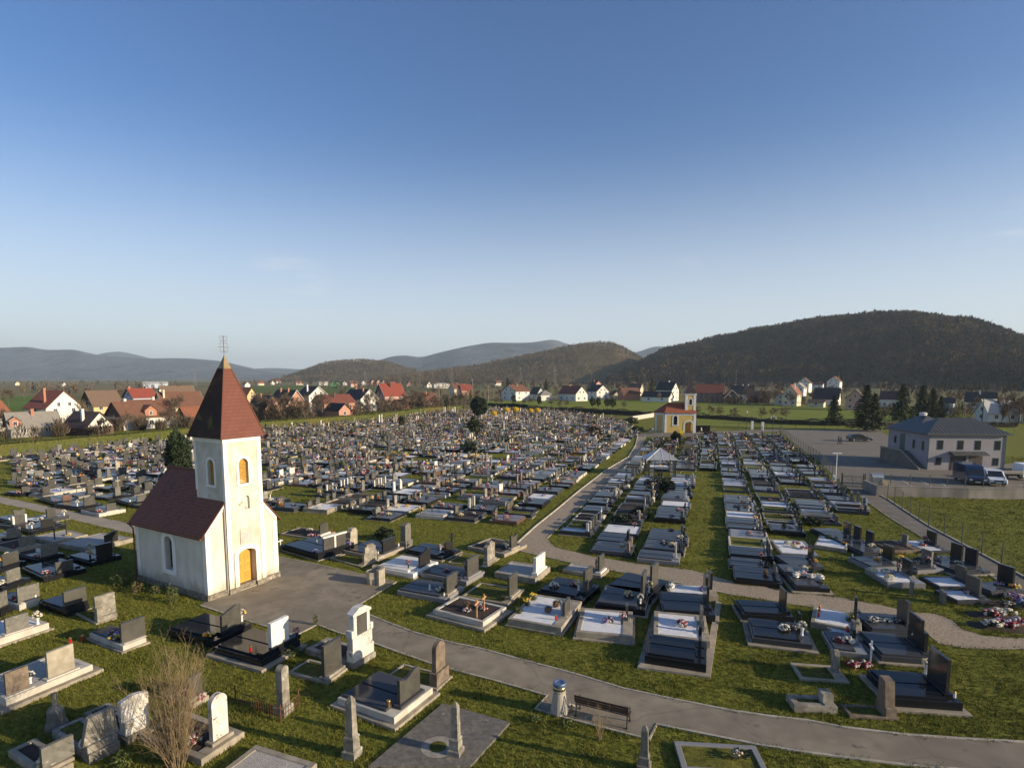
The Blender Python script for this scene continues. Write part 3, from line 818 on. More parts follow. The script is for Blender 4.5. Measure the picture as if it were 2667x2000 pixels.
gpx('K3', (1335, 880), (1840, 975), (1990, 830), 'slab', .30, [('rect', 1.25, .95, SD, .05, {'pm': concrete})], 'grey slab grave with square headstone nearest the forecourt corner', slab=granite_grey, base=granite_pale,
 items=((.5, .35, 'dry', 'dry brown bouquet on the grey slab nearest the forecourt'), (.45, -.15, 'bunch_white', 'white and pink flowers on the grey slab nearest forecourt'), (.1, -.35, 'figure', 'small white figure on the grey slab nearest forecourt'), (.85, -.75, 'lantern_white', 'pale lantern beside the square headstone near forecourt')))
gpx('K3', (1585, 695), (2060, 790), (2205, 670), 'slab', .32, [('rect', 1.35, 1.1, SD, .05)], 'grey slab grave strewn with many flowers and a wide headstone', slab=granite_grey, base=granite_pale,
 items=((-.2, -.2, 'bunch_pink', 'pink heart shaped wreath on the flower strewn slab'), (.3, -.35, 'bunch_cream', 'cream and green flowers on the flower strewn slab'), (.35, .5, 'vase_pink', 'tall vase of pink roses on the flower strewn slab'), (.7, -.3, 'lantern_red', 'red lantern on the flower strewn slab')))
gpx('K3', (1110, 640), (1505, 715), (1735, 575), 'slab', .36, [('slantr', 1.2, 1.1, SB, .25, {'ph': .02})], 'white stone slab grave with slanted black headstone', slab=stone_clean_white, base=stone_clean_white, foot=.1,
 items=((.45, -.55, 'vase_pink', 'pink and white roses in a black vase on white slab'),))
gpx('K3', (1420, 455), (1800, 530), (1945, 430), 'slab', .28, [('slant', .9, .75, SB, .1, {'cross': .9})], 'black slab grave with slanted headstone and black cross', foot=.12,
 items=((.25, .4, 'bunch_red', 'red brown wreath on the black slab with the cross'), (.6, -.35, 'vase_white', 'white lilies before the slanted headstone with the cross')))
gpx('K3', (770, 450), (1140, 525), (1385, 400), 'slab', .30, [('rect', 1.3, .85, SB, -.1, {'pm': granite_grey})], 'black slab grave with wide dark headstone left of tall grey stela', slab=granite_black, base=concrete, kerb=.2,
 items=((.8, -.75, 'lantern_white', 'white lantern left of the wide dark headstone'), (.8, .7, 'lantern_white', 'white lantern right of the wide dark headstone')))
gpx('K3', (640, 505), (960, 595), (1110, 490), 'grass', .10, [('step', 1.15, 1.25, SO, 0, {'ph': .05, 't': .22})], 'sunken old grave with stepped pale headstone beside the forecourt', kerb=.12)
gpx('K3', (140, 420), (515, 530), (800, 390), 'slab', .42, [('rect', 1.95, .85, SD, .05, {'pillars': (0,), 'bar': True, 'pfull': 1, 'pm': granite_black, 'ph': .2})], 'black family grave with wide headstone capped by a white bar', foot=.05,
 items=((-.3, .2, 'lantern_white', 'clear lantern on the slab before the white capped headstone'), (.6, -.75, 'bunch_blue', 'blue flowers in a white vase at the white capped headstone'), (.85, .85, 'bunch_blue', 'blue flowers behind the white capped headstone')))
gpx('K3', (115, 255), (490, 310), (610, 225), 'soil', .16, [('gable', .95, .85, SD, .1, {'pm': stone_clean_white})], 'low brown bed grave with grey gabled headstone behind the chapel corner', kerb=.12,
 items=((-.2, .55, 'bunch_white', 'white bunch on the low brown bed grave'), (.75, -.6, 'lantern_red', 'red capped white lantern left of the gabled headstone'), (.9, .8, 'lantern_red', 'red capped white lantern right of the gabled headstone'), (.45, -.55, 'bunch_purple', 'purple flowers at the front of the brown bed grave')))
gpx('K4', (268, 405), (655, 490), (800, 370), 'soil', .28, [('horn', .85, .95, SD, .1)], 'dark soil grave at the corner where the gravel path turns', kerb=.2,
 items=((.55, -.1, 'vase_cream', 'mixed flowers in a vase on the dark soil grave'), (.3, .2, 'bunch_white', 'white wreath on the dark soil grave')))
gpx('K4', (60, 545), (470, 600), (600, 500), 'grass', .08, [('three', 1.3, 1.35, SO, 0, {'t': .28, 'ph': .18, 'pm': stone_old})], 'old grass bed grave with a triple topped weathered headstone', kerb=.1)
sheet('paved_strip', [g('K1', 235, 1560), g('K1', 400, 1000), g('K1', 500, 830), g('K1', 620, 830), g('K1', 560, 1010), g('K1', 420, 1330), g('K1', 345, 1585)], .06, concrete, thick=.1)
MB().prism([tuple(q) for q in (g('K1', 240, 1565), g('K1', 1000, 1668), g('K1', 1115, 890), g('K1', 1060, 870), g('K1', 940, 1500), g('K1', 330, 1440))], -.05, .10, 'z').build('paved_border', concrete)['kind'] = 'structure'
gpx('K1', (315, 1530), (955, 1630), (1000, 1390), 'slab', .48, [('rect', .5, .7, SB, -.2, {'ph': .05, 't': .12}), ('rect', .35, .9, SB, .7, {'ph': .05})], 'jet black double slab grave at the front of the row beside lawn', foot=0)
gpx('K1', (405, 1305), (995, 1370), (1060, 1105), 'gravel', .45, [('round', .6, .95, SM, .3, {'ph': .05}), ('rect', .2, .55, SM, -.6, {'ph': .05})], 'white gravel grave with red flowers between two black slab graves', kerb=.24, items=((.05, 0, 'dome_red', 'red and white flower dome on white gravel between black slabs'),))
gpx('K1', (495, 1055), (1052, 1095), (1090, 880), 'slab', .46, [('rect', .8, 1.45, SB, .25), ('rect', .5, 1.1, SB, -.45)], 'black slab grave with very tall black headstone by the lawn aisle', items=((.85, -.1, 'lantern_red', 'dark lantern on the slab before the tall black headstone'),))
gpx('K1', (565, 850), (1085, 870), (1100, 760), 'gravel', .40, [('rect', .6, 1.0, SB, 0)], 'white gravel grave nearest gravel path with a white wrapped bunch', kerb=.2,
 items=((-.75, .3, 'wrapped', 'white wrapped bouquet at the far left corner of gravel grave'), (.55, 0, 'bunch_purple', 'dark wreath at the right end of the gravel grave'), (.75, .1, 'lantern_red', 'red lantern at the right end of the gravel grave')))
gpx('K1', (1340, 1075), (1872, 1105), (1895, 955), 'slab', .42, [('rect', 1.0, 1.05, SB, 0, {'t': .09})], 'dark slab grave with thin black headstone touching the gravel path', foot=.15)
gpx('K1', (1440, 1315), (2062, 1390), (2085, 1180), 'slab', .36, [('rect', .4, .7, SB, .6, {'t': .1})], 'dark grey slab grave in a row of three with white flowers', slab=granite_black, base=granite_grey, foot=.25,
 items=((.2, 0, 'dome_white', 'white flower dome in the middle of dark grey slab'), (.75, -.35, 'vase_white', 'white vase with blue white flowers on dark grey slab'), (.6, .2, 'bunch_green', 'dark green wreath on the dark grey slab')))
gpx('E', (305, 650), (672, 722), (715, 600), 'gravel', .36, [('round', .8, 1.15, SB, .1)], 'white gravel grave with three red lanterns in line', kerb=.2,
 items=((-.72, .5, 'lantern_red', 'farthest of three red lanterns on the white gravel'), (-.72, .1, 'lantern_red', 'middle one of three red lanterns on the white gravel'), (-.72, -.3, 'lantern_red', 'nearest of three red lanterns on the white gravel'), (.55, -.1, 'daffodil', 'yellow flowers at the right end of the three lantern grave'), (.8, .3, 'vase_white', 'white flowers on top of the rounded black headstone')))
gpx('E', (465, 850), (725, 880), (745, 745), 'slab', .26, [('rect', .35, .5, SB, .3)], 'small low child sized slab grave between two big ones', slab=granite_grey, base=granite_pale, plates=1,
 items=((-.35, -.1, 'bunch_pink', 'small pink plant on the child sized grave'), (.2, -.1, 'dome_white', 'white flower dome on the child sized grave')))
gpx('E', (475, 750), (700, 770), (712, 680), 'gravel', .26, [('rect', .35, .5, SM, 0)], 'tiny white gravel grave behind the child sized slab', kerb=.15, items=((.2, 0, 'lantern_red', 'red lantern on the tiny white gravel grave'),))
gpx('E', (745, 715), (1110, 730), (1130, 600), 'slab', .32, [('slant', .95, 1.2, SD, 0, {'t': .16})], 'grey grave with planted flower strip and slanted headstone', slab=granite_grey, base=granite_grey,
 items=((-.5, -.1, 'dome_white', 'white flowers at the left of the planted strip'), (.0, -.1, 'bunch_white', 'white and green wreath on the planted strip'), (.5, -.1, 'bunch_green', 'dark pot plant at the right of the planted strip')))
gpx('E', (815, 905), (1225, 935), (1240, 760), 'slab', .34, [('rect', 1.15, 1.35, SB, .1, {'t': .12}), ('rect', .5, .9, SB, -.6)], 'smooth grey slab grave with jagged black headstones', slab=granite_grey, base=granite_grey, foot=.15,
 items=((.85, .2, 'vase_white', 'white vase before the jagged black headstone'),))
gpx('E', (905, 1235), (1400, 1270), (1420, 1065), 'slab', .45, [('rect', 1.3, 1.35, SB, 0, {'t': .12})], 'big black slab grave standing alone nearest the lower path', foot=.22, fh=.12,
 items=((.8, .8, 'vase_cream', 'brown vase beside the headstone of the lone black grave'), (.85, -.8, 'lantern_white', 'small lantern at the front of the lone black headstone')))
gpx('E', (232, 1030), (590, 1058), (575, 945), 'grass', .12, [('arch', .42, .95, SO, 0, {'t': .2, 'dx': -.05})], 'empty old kerb grave with a slim round topped stone', kerb=.16)
gpx('E', (188, 1255), (500, 1268), (500, 1190), 'grass', .3, [('rect', .5, .35, SO, 0, {'t': .4, 'ph': .04})], 'low lichen covered stone curb grave like a fallen log', base=stone_old, kerb=.25)
gpx('E', (590, 1300), (945, 1320), (930, 1235), 'grass', .12, [('trap', .62, 1.0, SN, 0, {'t': .35, 'ph': .35, 'pm': stone_brown})], 'old overgrown kerb grave with a brown block and broken cross', base=stone_brown, kerb=.14)
gpx('K1', (1880, 770), (2245, 790), (2260, 560), 'slab', .36, [('slantr', .6, .85, SB, .3, {'t': .12})], 'dark slab grave covered with wrapped flower bundles', slab=granite_grey, base=granite_black, foot=.2,
 items=((-.6, .2, 'wrapped_pink', 'pink white wrapped bundle farthest left on dark slab'), (-.45, -.25, 'wrapped', 'white wrapped bundle at the front left of dark slab'), (.0, -.1, 'wrapped_pink', 'big pink wrapped bundle in the middle of dark slab'), (.45, -.3, 'wrapped', 'cream wrapped bundle at the front right of dark slab'), (.5, .4, 'wrapped_pink', 'pink wrapped bundle at the back right of dark slab'), (.9, -.3, 'wrapped', 'upright wrapped bundle against the slanted headstone')))
gpx('I', (1420, 1560), (1800, 1560), (1790, 1440), 'slab', .34, [('round', .55, .95, SB, .1)], 'dark grey slab grave with rounded headstone and orange flowers', slab=granite_grey, base=granite_grey, items=((.85, -.2, 'bunch_orange', 'orange flowers by the rounded headstone'), (.8, .3, 'bunch_red', 'red flowers beside the rounded headstone')))
gpx('I', (1345, 1405), (1735, 1430), (1720, 1285), 'gravel', .28, None, 'white gravel grave with a dark iron cross and garlands', base=granite_pale, kerb=.16,
 items=((-.2, .4, 'bunch_white', 'white garland at the back of the garland grave'), (.0, .0, 'bunch_cream', 'cream and green garland on the garland grave'), (.3, .45, 'bunch_pink', 'pink bunch at the back of the garland grave'), (.5, -.2, 'bunch_red', 'red bunch at the front of the garland grave'), (.85, -.2, 'cross_small', 'slim dark cross on the garland grave')))
gpx('I', (1690, 1320), (2030, 1370), (2020, 1255), 'gravel', .30, None, 'white gravel grave with pots of plants along its back', base=concrete, kerb=.14,
 items=((-.4, .6, 'greens', 'left potted plant at the back of white gravel grave'), (.15, .6, 'greens', 'right potted plant at the back of white gravel grave'), (.8, -.1, 'bunch_orange', 'orange plant at the right end of white gravel grave'), (.9, -.5, 'lantern_white', 'white ball lantern at the right end of gravel grave')))
gpx('J', (700, 1098), (1030, 1108), (1010, 985), 'gravel', .36, [('rect', .95, .95, SB, .1)], 'white gravel grave with two big cream flower heaps', base=granite_pale, kerb=.18,
 items=((-.85, .55, 'dome_cream', 'farther of the two big cream flower heaps'), (-.6, -.5, 'dome_cream', 'nearer of the two big cream flower heaps'), (-.2, .4, 'dome_white', 'white flowers behind the cream flower heaps'), (.2, .4, 'bunch_purple', 'purple flowers at the back of the cream heap grave'), (.6, .6, 'vase_pink', 'vase of pink flowers left of the dark headstone')))
gpx('J', (1150, 1118), (1490, 1122), (1440, 1030), 'gravel', .24, [('rect', .75, .85, SD, .2)], 'plain white gravel grave with stone on its back corner', base=granite_grey, kerb=.16)
gpx('J', (1305, 1245), (1600, 1240), (1570, 1140), 'gravel', .26, [('rect', 1.0, .95, SD, .1)], 'white gravel grave with a dark headstone and pink petals', base=granite_grey, kerb=.16, items=((.5, .2, 'bunch_pink', 'pink flowers before the dark headstone on white gravel'),))
gpx('J', (1600, 1185), (1880, 1160), (1840, 1065), 'slab', .30, [('rect', .95, 1.15, SB, .1)], 'grey slab grave with black headstone beside fence path', slab=granite_grey, base=granite_grey, items=((.4, .2, 'bunch_purple', 'purple pink flowers on the slab beside fence path'), (.8, -.5, 'bunch_yellow', 'yellow flowers at the black headstone beside fence path')))
gpx('J', (560, 962), (860, 950), (830, 850), 'slab', .30, [('rect', .9, 1.0, SB, .1)], 'grey slab grave flanked by yellow flower vases', slab=granite_grey, base=granite_pale,
 items=((.2, .2, 'bunch_yellow', 'yellow green bowl of flowers on the grey slab'), (.75, .75, 'vase_yellow', 'tall yellow flowers behind the black headstone'), (.85, -.7, 'vase_yellow', 'yellow flowers before the black headstone'), (-.85, .8, 'figure', 'small white figure at the far left of the grey slab')))
gpx('J', (960, 985), (1190, 970), (1160, 880), 'slab', .28, [('rect', .8, .9, SM, .1)], 'short grey slab grave crowded with vases', slab=granite_grey, base=granite_pale, items=((.0, .2, 'bunch_green', 'dark bunch on the crowded short slab'), (.5, -.1, 'vase_pink', 'pink vase at the front of the crowded slab'), (.7, .6, 'vase_yellow', 'orange yellow vase at the back of the crowded slab')))
gpx('J', (1300, 1002), (1592, 985), (1540, 830), 'slab', .28, [('rect', .85, 1.1, SB, .55), ('rect', .85, 1.1, SB, -.55)], 'wide grey slab grave with two black headstones near fence', slab=granite_grey, base=granite_grey, plates=3, foot=.15,
 items=((-.2, .5, 'bunch_green', 'left green pot on the wide two headstone slab'), (.3, -.1, 'bunch_white', 'white green flowers on the wide two headstone slab')))
gpx('J', (490, 838), (750, 835), (600, 610), 'slab', .30, [('rect', .8, .95, SB, 1.5), ('rect', .8, .95, SB, .2), ('rect', .8, .95, SB, -1.3)], 'long block of joined grey slabs with three black headstones', slab=granite_grey, base=granite_grey, plates=6,
 items=((.5, -.55, 'bunch_white', 'white flowers at the near end of the joined slab block'), (.2, .1, 'bunch_green', 'dark flowers in the middle of the joined slab block')))
gpx('J', (765, 800), (1000, 792), (955, 700), 'soil', .22, [('rect', .5, .7, SM, 0)], 'brown soil grave with rust coloured kerb', base=stone_brown, kerb=.14)
gpx('J', (1040, 806), (1253, 800), (1215, 700), 'gravel', .24, [('rect', .85, .95, SB, .1)], 'white gravel grave with red flowers next to fence path', base=granite_grey, kerb=.14, items=((-.2, -.1, 'bunch_red', 'red flowers on white gravel next to fence path'), (.2, .1, 'vase_pink', 'slim vase on white gravel next to fence path')))
gpx('B', (160, 855), (505, 955), (785, 800), 'slab', .46, [('rect', 1.05, 1.15, stone_clean_white, .15, {'t': .2, 'pm': granite_black, 'ph': .2, 'pfull': 1})], 'big polished black grave whose headstone shows a white back', foot=.25, fh=.16,
 items=((.35, -.75, 'lantern_red', 'dark lantern on the polished black grave by its headstone'), (.95, .9, 'vase_pink', 'pink flowers in a dark vase behind the white backed headstone')))
gpx('X', (437, 1660), (562, 1690), (646, 1640), 'slab', .42, [('slantr', 1.15, 1.05, SD, .1, {'ph': .15})], 'black slab grave with dark slanted headstone below the forecourt', items=((.7, .85, 'vase_cream', 'brown vase with candle beside the dark slanted headstone'), (.6, -.85, 'bunch_yellow', 'yellow flowers at the front of the dark slanted headstone')))
gpx('B', (1050, 1215), (1458, 1365), (1730, 1140), 'slab', .38, [('wave', 1.25, 1.05, SD, .05, {'pm': granite_grey})], 'black slab grave on pale concrete with a wavy topped headstone', base=concrete_pale, slab=granite_grey, foot=.22, fh=.12,
 items=((.62, -.72, 'brass_vase', 'brass vase at the near corner of the wavy headstone grave'),))
gpx('B', (820, 840), (1172, 955), (1320, 860), 'soil', .30, [('rect', 1.25, .62, SW, 0, {'t': .34, 'ph': .5, 'pm': stone_white, 'pfull': 1})], 'old white monument grave with pediment above a dark panel', base=stone_old, kerb=.25)
gpx('B', (690, 990), (975, 1065), (1115, 960), 'grass', .16, [('rect', 1.1, 1.35, SD, 0, {'t': .16, 'pm': stone_old})], 'grave with tall plain dark headstone and overgrown kerb', kerb=.14)
gpx('B', (1400, 1010), (1765, 1110), (1880, 1010), 'grass', .10, [('arch', .72, 1.25, SN, 0, {'t': .2, 'ph': .55, 'pm': stone_brown})], 'brown arched old headstone on a block beside the asphalt path', kerb=.12)
gpx('K5', None, (80, 960), (1120, 520), 'gravel', .42, [('rect', 1.0, 1.1, SS, .5, {'ph': .06, 't': .14}), ('rect', .78, .9, stone_brown, -1.05, {'ph': .04, 't': .12})], 'wide pale concrete grave of grey gravel with beige and stained headstones', L=2.7, foot=.28, fh=.16, bed=gravel_grey, base=concrete_pale, kerb=.22,
 items=((.55, -.3, 'vase_white', 'white flowers in a brown vase between beige and stained headstones'),))
gpx('K2', None, (-150, 790), (515, 565), 'gravel', .42, [('rect', .95, .75, SM, .1, {'ph': .05})], 'pale concrete grave of white gravel cut by left frame edge', L=2.6, foot=.15, base=concrete_pale, kerb=.2, items=((.75, .75, 'vase_white', 'small white vase right of the grey headstone on white gravel'), (.5, -.6, 'lantern_white', 'glass lantern left of the grey headstone on white gravel')))
gpx('K2', (935, 660), (1285, 800), (1515, 700), 'slab', .34, [('rect', 1.1, .95, SD, .1, {'ph': .04})], 'grave heaped with blue flowers behind the bare shrub', base=concrete_pale, slab=granite_grey, foot=.12,
 items=((.1, .1, 'bunch_blue', 'blue flower wreath farthest on the heaped grave'), (.25, -.3, 'bunch_blue', 'deep blue wreath nearest on the heaped grave'), (-.15, -.1, 'bunch_red', 'red and white flowers at the left of blue wreaths'), (.4, .3, 'bunch_blue', 'dark blue bunch next to the headstone of heaped grave'), (.3, -.6, 'bunch_cream', 'yellow centred white flower before the blue wreaths')))
gpx('K2', (770, 395), (1000, 515), (1225, 450), 'grass', .10, [('rect', .95, 1.1, SO, .1, {'t': .2, 'lean': -.06, 'ph': .25, 'pm': stone_old})], 'sunken old grave with leaning pale headstone on the lawn', kerb=.12)
gpx('K2', (410, 335), (705, 430), (890, 340), 'slab', .36, [('rect', 1.1, .8, SD, 0, {'t': .16, 'ph': .2})], 'glossy black slab grave with plain dark headstone on the lawn', plates=1)
gpx('K2', (-60, 280), (205, 365), (400, 295), 'slab', .36, [('rect', 1.05, .85, SM, .1, {'ph': .04})], 'black slab grave with red and white flowers and grey headstone', base=concrete_pale, items=((.4, -.35, 'dome_red', 'red and white flowers on the black slab at left'), (.85, .8, 'lantern_white', 'white lantern beside the grey headstone at left')))
gpx('K2', None, (20, 430), (130, 375), 'slab', .34, [('rect', .8, .8, SM, 0)], 'dark grave mostly cut off by the left frame edge', L=2.2)
gpx('K5', (115, 1520), (560, 1840), (890, 1690), 'soil', .26, [('rect', .9, .7, SM, .1)], 'grey kerbed soil grave in the bottom left corner', kerb=.18, items=((.45, -.1, 'dome_cream', 'big cream flower heap in the bottom left corner'),))
gpx('K5', (630, 1300), (1075, 1620), (1410, 1410), 'grass', .34, [('trap', 1.1, .95, SO, 0, {'t': .2, 'ph': .25, 'pm': stone_old, 'pfull': 1})], 'weathered grave of grass with a chipped sand coloured headstone', base=stone_old, kerb=.16, items=((.55, -.75, 'wreath_white', 'white ring wreath beside the chipped headstone'),))
gpx('K5', (1010, 1075), (1530, 1385), (1800, 1220), 'soil', .28, [('gable', .95, .85, SW, 0, {'t': .2, 'ph': .5, 'pm': stone_white, 'pfull': 1})], 'old grave with whitewashed gabled headstone beside the bare shrub', base=stone_old, kerb=.16, items=((-.1, .1, 'bunch_white', 'white flower heap on the whitewashed headstone grave'), (.3, .3, 'bunch_white', 'small white flowers behind the whitewashed headstone')))
gpx('A', (858, 1490), (1245, 1650), (1585, 1500), 'soil', .26, [('arch', .62, 1.6, SW, .15, {'t': .2, 'ph': .12, 'dx': -.1})], 'tall slim white arched headstone on a wide concrete kerb', kerb=.24, base=concrete, items=((.3, -.3, 'bunch_pink', 'dark pink flowers at the foot of white arched headstone'),))
gpx('D', (765, 1700), (1400, 1740), (1392, 1530), 'grass', .16, None, 'empty concrete kerb grave cut by the bottom edge right of bench', kerb=.2, base=granite_pale, items=((.45, .1, 'bunch_green', 'pale spiky plant inside the empty kerb grave at bottom'),))
gpx('B', (180, 1745), (640, 1905), (885, 1660), 'gravel', .22, None, 'concrete kerb grave of beige gravel at the bottom edge', bed=gravel_grey, kerb=.22, base=concrete)
gpx('A', (1060, 1240), (1200, 1290), (1246, 1240), 'soil', .22, [('rect', .6, .85, SD, 0)], 'small dark grave with pink flowers right of the bare shrub', items=((.8, .3, 'bunch_pink', 'pink flowers at the small dark grave by the shrub'),))
LF = [((165, 1050), (335, 1130), (605, 1030), 'slab', 'rect', 1.1, .75, SD, 'grey stone grave with flowers nearest the chapel lawn'), ((505, 965), (690, 1012), (880, 940), 'slab', 'rect', 1.15, 1.1, SB, 'black grave in the chapel shadow with tall black headstone'),
  ((430, 860), (690, 905), (912, 800), 'ggravel', 'slantr', 1.1, .9, SB, 'gravel kerb grave with dark slanted headstone left of chapel'), ((240, 808), (400, 850), (600, 775), 'ggravel', None, 0, 0, SB, 'concrete kerb grave with two dark iron crosses'),
  ((110, 735), (225, 768), (432, 695), 'slab', 'rect', .95, .75, SB, 'white topped black grave with low dark headstone'), ((-40, 665), (70, 695), (190, 650), 'slab', 'horn', 1.0, 1.0, SD, 'grave with a horned wavy dark headstone by pale path'),
  ((-90, 800), (20, 845), (160, 790), 'slab', 'rect', 1.0, .85, SM, 'black grave with grey headstone at left frame edge'), ((-70, 870), (110, 915), (300, 860), 'soil', 'rect', 1.1, .8, SM, 'planted grave with mossy green grey headstone'),
  ((100, 950), (290, 990), (480, 935), 'slab', 'rect', 1.15, .95, SM, 'grave whose grey headstone carries a diagonal shadow'), (None, (0, 1062), (205, 995), 'slab', 'rect', 1.25, .85, SD, 'dark grave with yellow vase at left frame edge'),
  (None, (20, 1205), (235, 1125), 'slab', 'rect', 1.0, .85, SM, 'grave between two flower vases at left frame edge'), ((615, 602), (752, 632), (935, 590), 'slab', 'rect', .95, .75, SD, 'black grave on pale concrete right above the pale path'),
  ((410, 562), (600, 588), (722, 545), 'slab', 'wave', 1.15, 1.05, SD, 'grave with big wavy dark headstone above pale path'), ((868, 525), (980, 556), (1105, 505), 'slab', 'rect', .95, .7, SD, 'black grave by itself nearest the chapel roof edge'),
  ((480, 425), (585, 442), (740, 402), 'slab', 'rect', .9, .7, SD, 'pale grave with two dark headstones on open lawn'), ((290, 512), (420, 550), (550, 505), 'slab', 'rect', .9, .65, granite_brown, 'pinkish stone grave with an orange bunch on top'),
  ((35, 468), (150, 480), (242, 458), 'slab', 'slant', .9, .75, SD, 'white slab grave with slanted dark headstone at left')]
fl_cycle = ['bunch_pink', 'vase_yellow', 'dome_white', 'bunch_red', 'vase_white', 'lantern_white', 'bunch_cream', 'lantern_red']
for i, (A_, B_, C_, st_, sh, w, hh, hm, lab) in enumerate(LF):
 hd = [(sh, w * .88, hh * .9, hm, .05, {'ph': .06})] if sh else None
 if 'two dark headstones' in lab: hd.append(('rect', .8, .8, hm, 1.0))
 its = [(.6, -.7, fl_cycle[i % 8], 'flowers or candle at the front of the ' + lab), (.3, .3, fl_cycle[(i + 3) % 8], 'flowers or candle lying on the ' + lab)]
 its = [(a_, b_, k_, k_.split('_')[1] + (' lantern on the ' if 'lantern' in k_ else ' flower vase on the ' if 'vase' in k_ else ' flowers on the ') + lab) for a_, b_, k_, _ in its]
 gpx('F', A_, B_, C_, 'gravel' if st_ == 'ggravel' else st_, .34, hd, lab, L=2.2, bed=gravel_grey if st_ == 'ggravel' else None, base=concrete_pale if i in (11, 14) else None, items=its if i not in (3,) else its[1:])
def stela(px, py, kind, hgt, label, m, rz=None, w=.34):
 p = at(px, py)
 rz = GRID_A if rz is None else rz
 t = thing('gravestone', label, 'gravestone', (p.x, p.y, 0), rz)
 PLACED.append((p, w, w, rz))
 if kind == 'obelisk':
  b = MB(); b.box(-w * .85, w * .85, -w * .85, w * .85, -.05, .28, ch=.03); b.build('pedestal', m, t)
  b = MB(); b.lathe([(w * .66, .282), (w * .62, hgt * .30), (w * .68, hgt * .31), (w * .66, hgt * .335), (w * .50, hgt * .36), (w * .40, hgt - .17), (w * .36, hgt - .13), (w * .10, hgt)], sq=True); b.build('shaft', m, t)
 elif kind == 'pillar':
  b = MB(); b.box(-w * .8, w * .8, -w * .8, w * .8, -.05, .35, ch=.03); b.build('pedestal', m, t)
  b = MB(); b.prism(head_outline('arch', w * 1.15, hgt - .35), -w * .42, w * .42, 'x', 0, Matrix.Translation((0, 0, .352))); b.build('shaft', m, t)
 elif kind == 'gabled':
  b = MB(); b.box(-w * .7, w * .7, -w * 1.25, w * 1.25, -.05, hgt * .32, ch=.03); b.build('pedestal', m, t)
  b = MB(); b.prism(head_outline('gable', w * 2, hgt * .68), -w * .5, w * .5, 'x', 0, Matrix.Translation((0, 0, hgt * .322))); b.box(-w * .5 - .015, -w * .5, -w * .7, w * .7, hgt * .4, hgt * .82); b.build('shaft', m, t)
 elif kind == 'bottle':
  b = MB(); b.lathe([(w * .9, -.05), (w * .85, .2), (w * .7, .22), (w * .66, hgt * .5), (w * .5, hgt * .58), (w * .25, hgt * .66), (w * .2, hgt * .95), (w * .24, hgt)], 10); b.build('shaft', m, t, smooth=False)
 elif kind == 'step':
  b = MB(); b.prism(head_outline('step', w * 2.2, hgt), -w * .4, w * .4, 'x', 0, Matrix.Translation((0, 0, -.03))); b.build('shaft', m, t)
 elif kind == 'post':
  b = MB(); b.box(-.08, .08, -w, w, -.05, hgt, ch=.02); b.build('shaft', m, t)
 return t
padp = [g('C', 600, 1270), g('C', 1015, 1388), g('C', 770, 1660), g('C', 140, 1660)]
t = thing('grave_pad', 'flat grey concrete grave pad with a round grass hole', 'grave', (*(sum(padp, Vector((0, 0))) / 4), 0))
cen = sum(padp, Vector((0, 0))) / 4
MB().prism([tuple(p - cen) for p in reversed(padp)] if 0 else [tuple(p - cen) for p in padp[::-1]], -.05, .09, 'z').build('slab', mat('dark_exposed_concrete', (0.19, 0.17, 0.14), (0.11, 0.10, 0.085), 6, .95, .6, 40, spots=((0.3, .27, .22), 2.5, .62)), t)
hp = g('C', 570, 1540) - cen
MB().lathe([(.62, .05), (.6, .094)], 18, M=Matrix.Translation((hp.x, hp.y, 0))).build('ring', mat('pale_ring', (0.36, 0.33, 0.27), (0.25, 0.22, 0.18), 4, .95, .5, 40), t)
MB().lathe([(.33, .05), (.31, .10)], 14, M=Matrix.Translation((hp.x, hp.y, 0))).build('grass_bed', M_grass, t)
stela(1187, 1966, 'obelisk', 1.95, 'pale grey obelisk standing on the flat concrete pad', stone_old, w=.27)
stela(917, 1968, 'obelisk', 2.2, 'tallest weathered obelisk, on the lawn left of the concrete pad', stone_old, w=.30)
stela(739, 1856, 'pillar', 1.95, 'rounded lichen pillar stone inside a rusty railing', stone_old, w=.34)
stela(1677, 2006, 'obelisk', 1.6, 'dark obelisk cut by the bottom edge below the bench', stone_mid, w=.26)
stela(148, 1894, 'bottle', 1.35, 'dark bottle shaped old stone in shadow at lower left', stone_mid, w=.42)
p1 = (700 + 1430 / 4, 1330 + 395 / 4)
stela(*p1, 'gabled', 2.05, 'tall grey gabled stela on the lawn behind the slab graves', stone_mid, w=.42)
stela(700 + 870 / 4, 1330 + 372 / 4, 'step', 1.5, 'broken stepped pale headstone standing alone behind the family grave', stone_sand, w=.5)
stela(2100 + 905 / 3.317, 1200 + 1172 / 3.317, 'post', .95, 'thin grey upright slab alone on the right lawn', stone_mid, w=.14)
stela(2100 + 1175 / 3.317, 1200 + 1228 / 3.317, 'post', .75, 'pointed broken slab lying beside the white gravel grave', stone_mid, w=.3)
stela(260, 1622, 'post', .85, 'broken white slab leaning beside the leaning pale headstone', stone_old, w=.16)
def cross_thing(px, py, hgt, m, label, w=.07, arm=.28, rz=None, z=0.0, at_h=.72):
 p = at(px, py, z)
 o = MB().box(-w / 2, w / 2, -w / 2, w / 2, -.05, hgt, ch=.006).box(-w / 2 - .004, w / 2 + .004, -arm, arm, hgt * at_h, hgt * at_h + w * 1.1, ch=.006).build('grave_cross', m, None, loc=(p.x, p.y, z), rz=GRID_A if rz is None else rz)
 return tag(o, label, 'cross')
q = (1150 + 365 / 4, 1330 + 1105 / 4)
cross_thing(*q, .98, wood_pale, 'nearer pale wooden cross on the bare soil grave', z=.42)
cross_thing(1150 + 440 / 4, 1330 + 1040 / 4, .95, wood_pale, 'farther pale wooden cross on the bare soil grave', z=.42)
